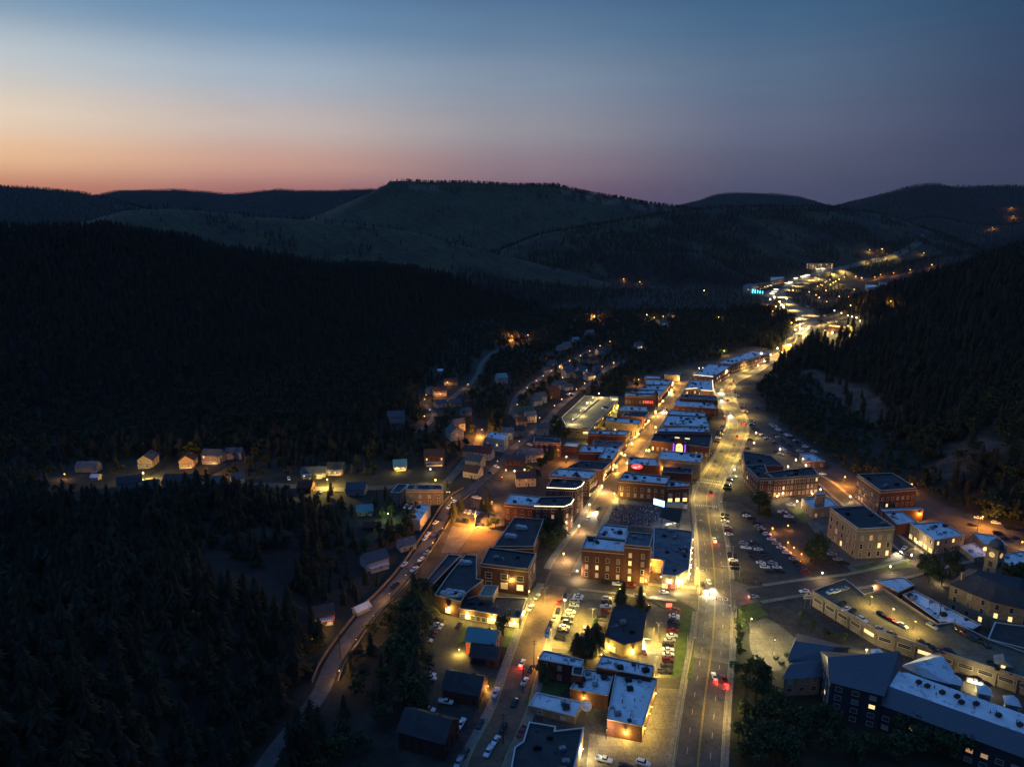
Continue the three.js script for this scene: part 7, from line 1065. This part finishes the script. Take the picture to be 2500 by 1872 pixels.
{ // road signs, dish, bins, canopy, signals
  const sg = (name, label, p, w, h, y, mat, cap) => { const o = thing(name, label, 'sign', p[0], 0, p[1]); mesh('post', merge([cyl(0.07, 0.07, y, 8, -w * 0.3, 0, 0), cyl(0.07, 0.07, y, 8, w * 0.3, 0, 0)]), metalGrey, o); const b = mesh('sign_board', box(w, h, 0.14, 0, y, 0), mat, o); if (cap) mesh('sign_mark', cap, paintWhite, b, 0, y, 0.09); return o; };
  const shield = new THREE.Shape(); shield.moveTo(-0.45, 0.9); shield.lineTo(0, 1.15); shield.lineTo(0.45, 0.9); shield.lineTo(0.3, 0.45); shield.lineTo(0, 0.2); shield.lineTo(-0.3, 0.45);
  sg('route_sign', 'green route guide sign with pale border and shield at the highway edge', PLACES.shield, 3.2, 3, 2.2, std(0.01, 0.2, 0.07, null, 0.5), merge([new THREE.ExtrudeGeometry(shield, { depth: 0.03, bevelEnabled: false }).toNonIndexed(), box(3, 0.12, 0.03, 0, 2.75, 0), box(0.12, 2.7, 0.03, 1.44, 0.1, 0), box(0.12, 2.7, 0.03, -1.44, 0.1, 0), box(0.9, 0.2, 0.03, 0, 1.7, 0)].map(g => { g.deleteAttribute('uv'); return g; })));
  sg('bank_sign', 'red lit sign box on the lawn corner beside the bank', PLACES.bankSign, 2.6, 1.8, 2.6, glow(1, 0.15, 0.08, 1.8, 0.4));
  const hs = sg('motel_sign', 'stepped white sign board with a dark disc at the deck corner', PLACES.hotelSign, 4.2, 2, 5, M.white); mesh('sign_crest', merge([new THREE.CylinderGeometry(1, 1, 0.2, 20).rotateX(Math.PI / 2).translate(0, 7.6, 0), box(3, 0.7, 0.14, 0, 6.9, 0)]), M.white, hs); mesh('sign_disc', new THREE.CylinderGeometry(0.5, 0.5, 0.1, 16).rotateX(Math.PI / 2), metalDark, hs, 0, 7.6, 0.14); mesh('sign_band', box(3.2, 0.4, 0.06, 0, 5.8, 0.12), metalDark, hs);
  const d = thing('satellite_dish', 'large white satellite dish standing beside the low tan block', 'dish', PLACES.dish[0], 0, PLACES.dish[1], 0.2); mesh('mast', cyl(0.2, 0.15, 2.2, 8), metalGrey, d); const bowl = mesh('bowl', new THREE.SphereGeometry(3.2, 24, 8, 0, 6.284, 0, 0.7), unitWhite, d, 0, 0.8, -1.2); bowl.rotation.x = Math.PI / 2 - 0.9; bowl.scale.set(1, -0.6, 1); bowl.position.set(0, 4.4, 0); mesh('feed_arm', box(0.08, 0.08, 2, 0, 3.4, 1.2), metalDark, d);
  PLACES.dump.forEach(([x, z], i) => { const o = thing('waste_bin', `green waste container in the motel yard, ${nth(i)} from the camera`, 'bin', x, 0.06, z, 0.5); mesh('bin_body', box(2, 1.3, 1.4), std(0.03, 0.07, 0.03, T.speck), o); mesh('bin_lid', box(2.1, 0.1, 1.5, 0, 1.32, 0), metalDark, o); });
  { const p = ccw(PLACES.canopy), o = thing('entrance_canopy', 'dark flat canopy over the bank drive-through', 'canopy'); mesh('canopy_roof', new Faces().flat(p, 4.2).flat(p, 3.7, false).walls(p, 3.7, 4.2).geo(), ROOF.dark, o); p.forEach(c => mesh('column', box(0.35, 3.7, 0.35, c[0] * 0.98 + (p[0][0] + p[2][0]) / 2 * 0.02, 0, c[1]), M.yellow, o)); }
  const body = box(0.5, 1.3, 0.4), lens = new THREE.CylinderGeometry(0.15, 0.15, 0.08, 12).rotateX(Math.PI / 2), lit = glow(1, 0.05, 0.03, 9, 0.3), off = std(0.02, 0.02, 0.02);
  PLACES.signalPoles.forEach(([x, z], i) => { const o = thing('traffic_signal', `traffic signal mast at the highway crossing, ${['east corner', 'west corner', 'south corner'][i]}`, 'signal', x, 0.1, z), s = i === 1 ? 1 : -1; mesh('mast', cyl(0.15, 0.12, 6.6, 8), metalGrey, o); mesh('mast_arm', box(9, 0.15, 0.15, s * 4.5, 6.3, 0), metalGrey, o); for (const k of [4.5, 8.6]) { const h = mesh('signal_head', body, i === 1 ? paintYellow : metalDark, o, s * k, 5.6, 0); [1.05, 0.65, 0.25].forEach((y, q) => mesh('signal_lens', lens, i !== 1 && q === 0 ? lit : off, h, 0, y, 0.22)); } });
  PLACES.utility.forEach(([x, z], i) => { const o = thing('utility_pole', `tall dark wooden utility pole, ${['by the brick duplex', 'on the lower street kerb', 'near the bottom street', 'beside the stone hall', 'at the gravel yard', 'at the orange yard corner', 'on the hillside road', 'at the deck edge'][i]}`, 'pole', x, ground(x, z), z); mesh('shaft', cyl(0.2, 0.14, 12, 8), bark, o); mesh('crossarm', merge([box(2.8, 0.14, 0.14, 0, 11.2, 0), box(2.2, 0.14, 0.14, 0, 10.2, 0)]), bark, o); });
  const at = (p, n, l, c) => thing(n, l, c, p[0], ground(p[0], p[1]) - 0.3, p[1]);
  if (PLACES.obelisk) { const o = at(PLACES.obelisk, 'obelisk', 'pale stone monument on the wooded cemetery hill', 'monument'); mesh('shaft', cyl(0.9, 0.5, 9, 4, 0, 1, 0), stoneWhite, o); mesh('plinth', box(2.6, 1.2, 2.6), stoneWhite, o); }
  if (PLACES.mast) { const o = at(PLACES.mast, 'radio_mast', 'thin radio mast on the far mesa skyline', 'mast'); mesh('mast', merge([cyl(1.2, 0.5, 60, 4), cyl(0.4, 0.2, 14, 4, 0, 60, 0)]), metalDark, o); }
  if (PLACES.house) { const o = at(PLACES.house, 'hilltop_house', 'lone pale roofed house high on the left hill', 'house'); mesh('wall', box(24, 6, 12), M.grey, o); const r = new THREE.Shape(); r.moveTo(-8, 0); r.lineTo(8, 0); r.lineTo(0, 4); mesh('roof', new THREE.ExtrudeGeometry(r, { depth: 27, bevelEnabled: false }).translate(0, 6, -13.5).rotateY(Math.PI / 2), ROOF.white, o); o.position.y += 6; mesh('footing', box(24, 8, 12, 0, -8, 0), M.grey, o); }
}
// retaining walls: hillside road and hard court
[['court_wall', 'pale concrete wall along the hillside road beside the hard court', 6, 4.8, 0.9], ['lower_wall', 'low concrete wall on the uphill edge of the hillside road', 6, -4.8, 1.3]].forEach(([n, l, r, off, h]) => { const line = roadLines[r][0].filter((_, i) => i > 14 && i < 56), a = off > 0 ? [off, off + 0.4] : [off - 0.4, off]; tag(mesh('retaining_wall', ribbon(line, a[0], a[1], h, h + 0.6), M.deckstone, scene), l, 'wall'); });

scene.fog = new THREE.FogExp2(0x95a2ae, 0.000016);
renderer.render(scene, camera);
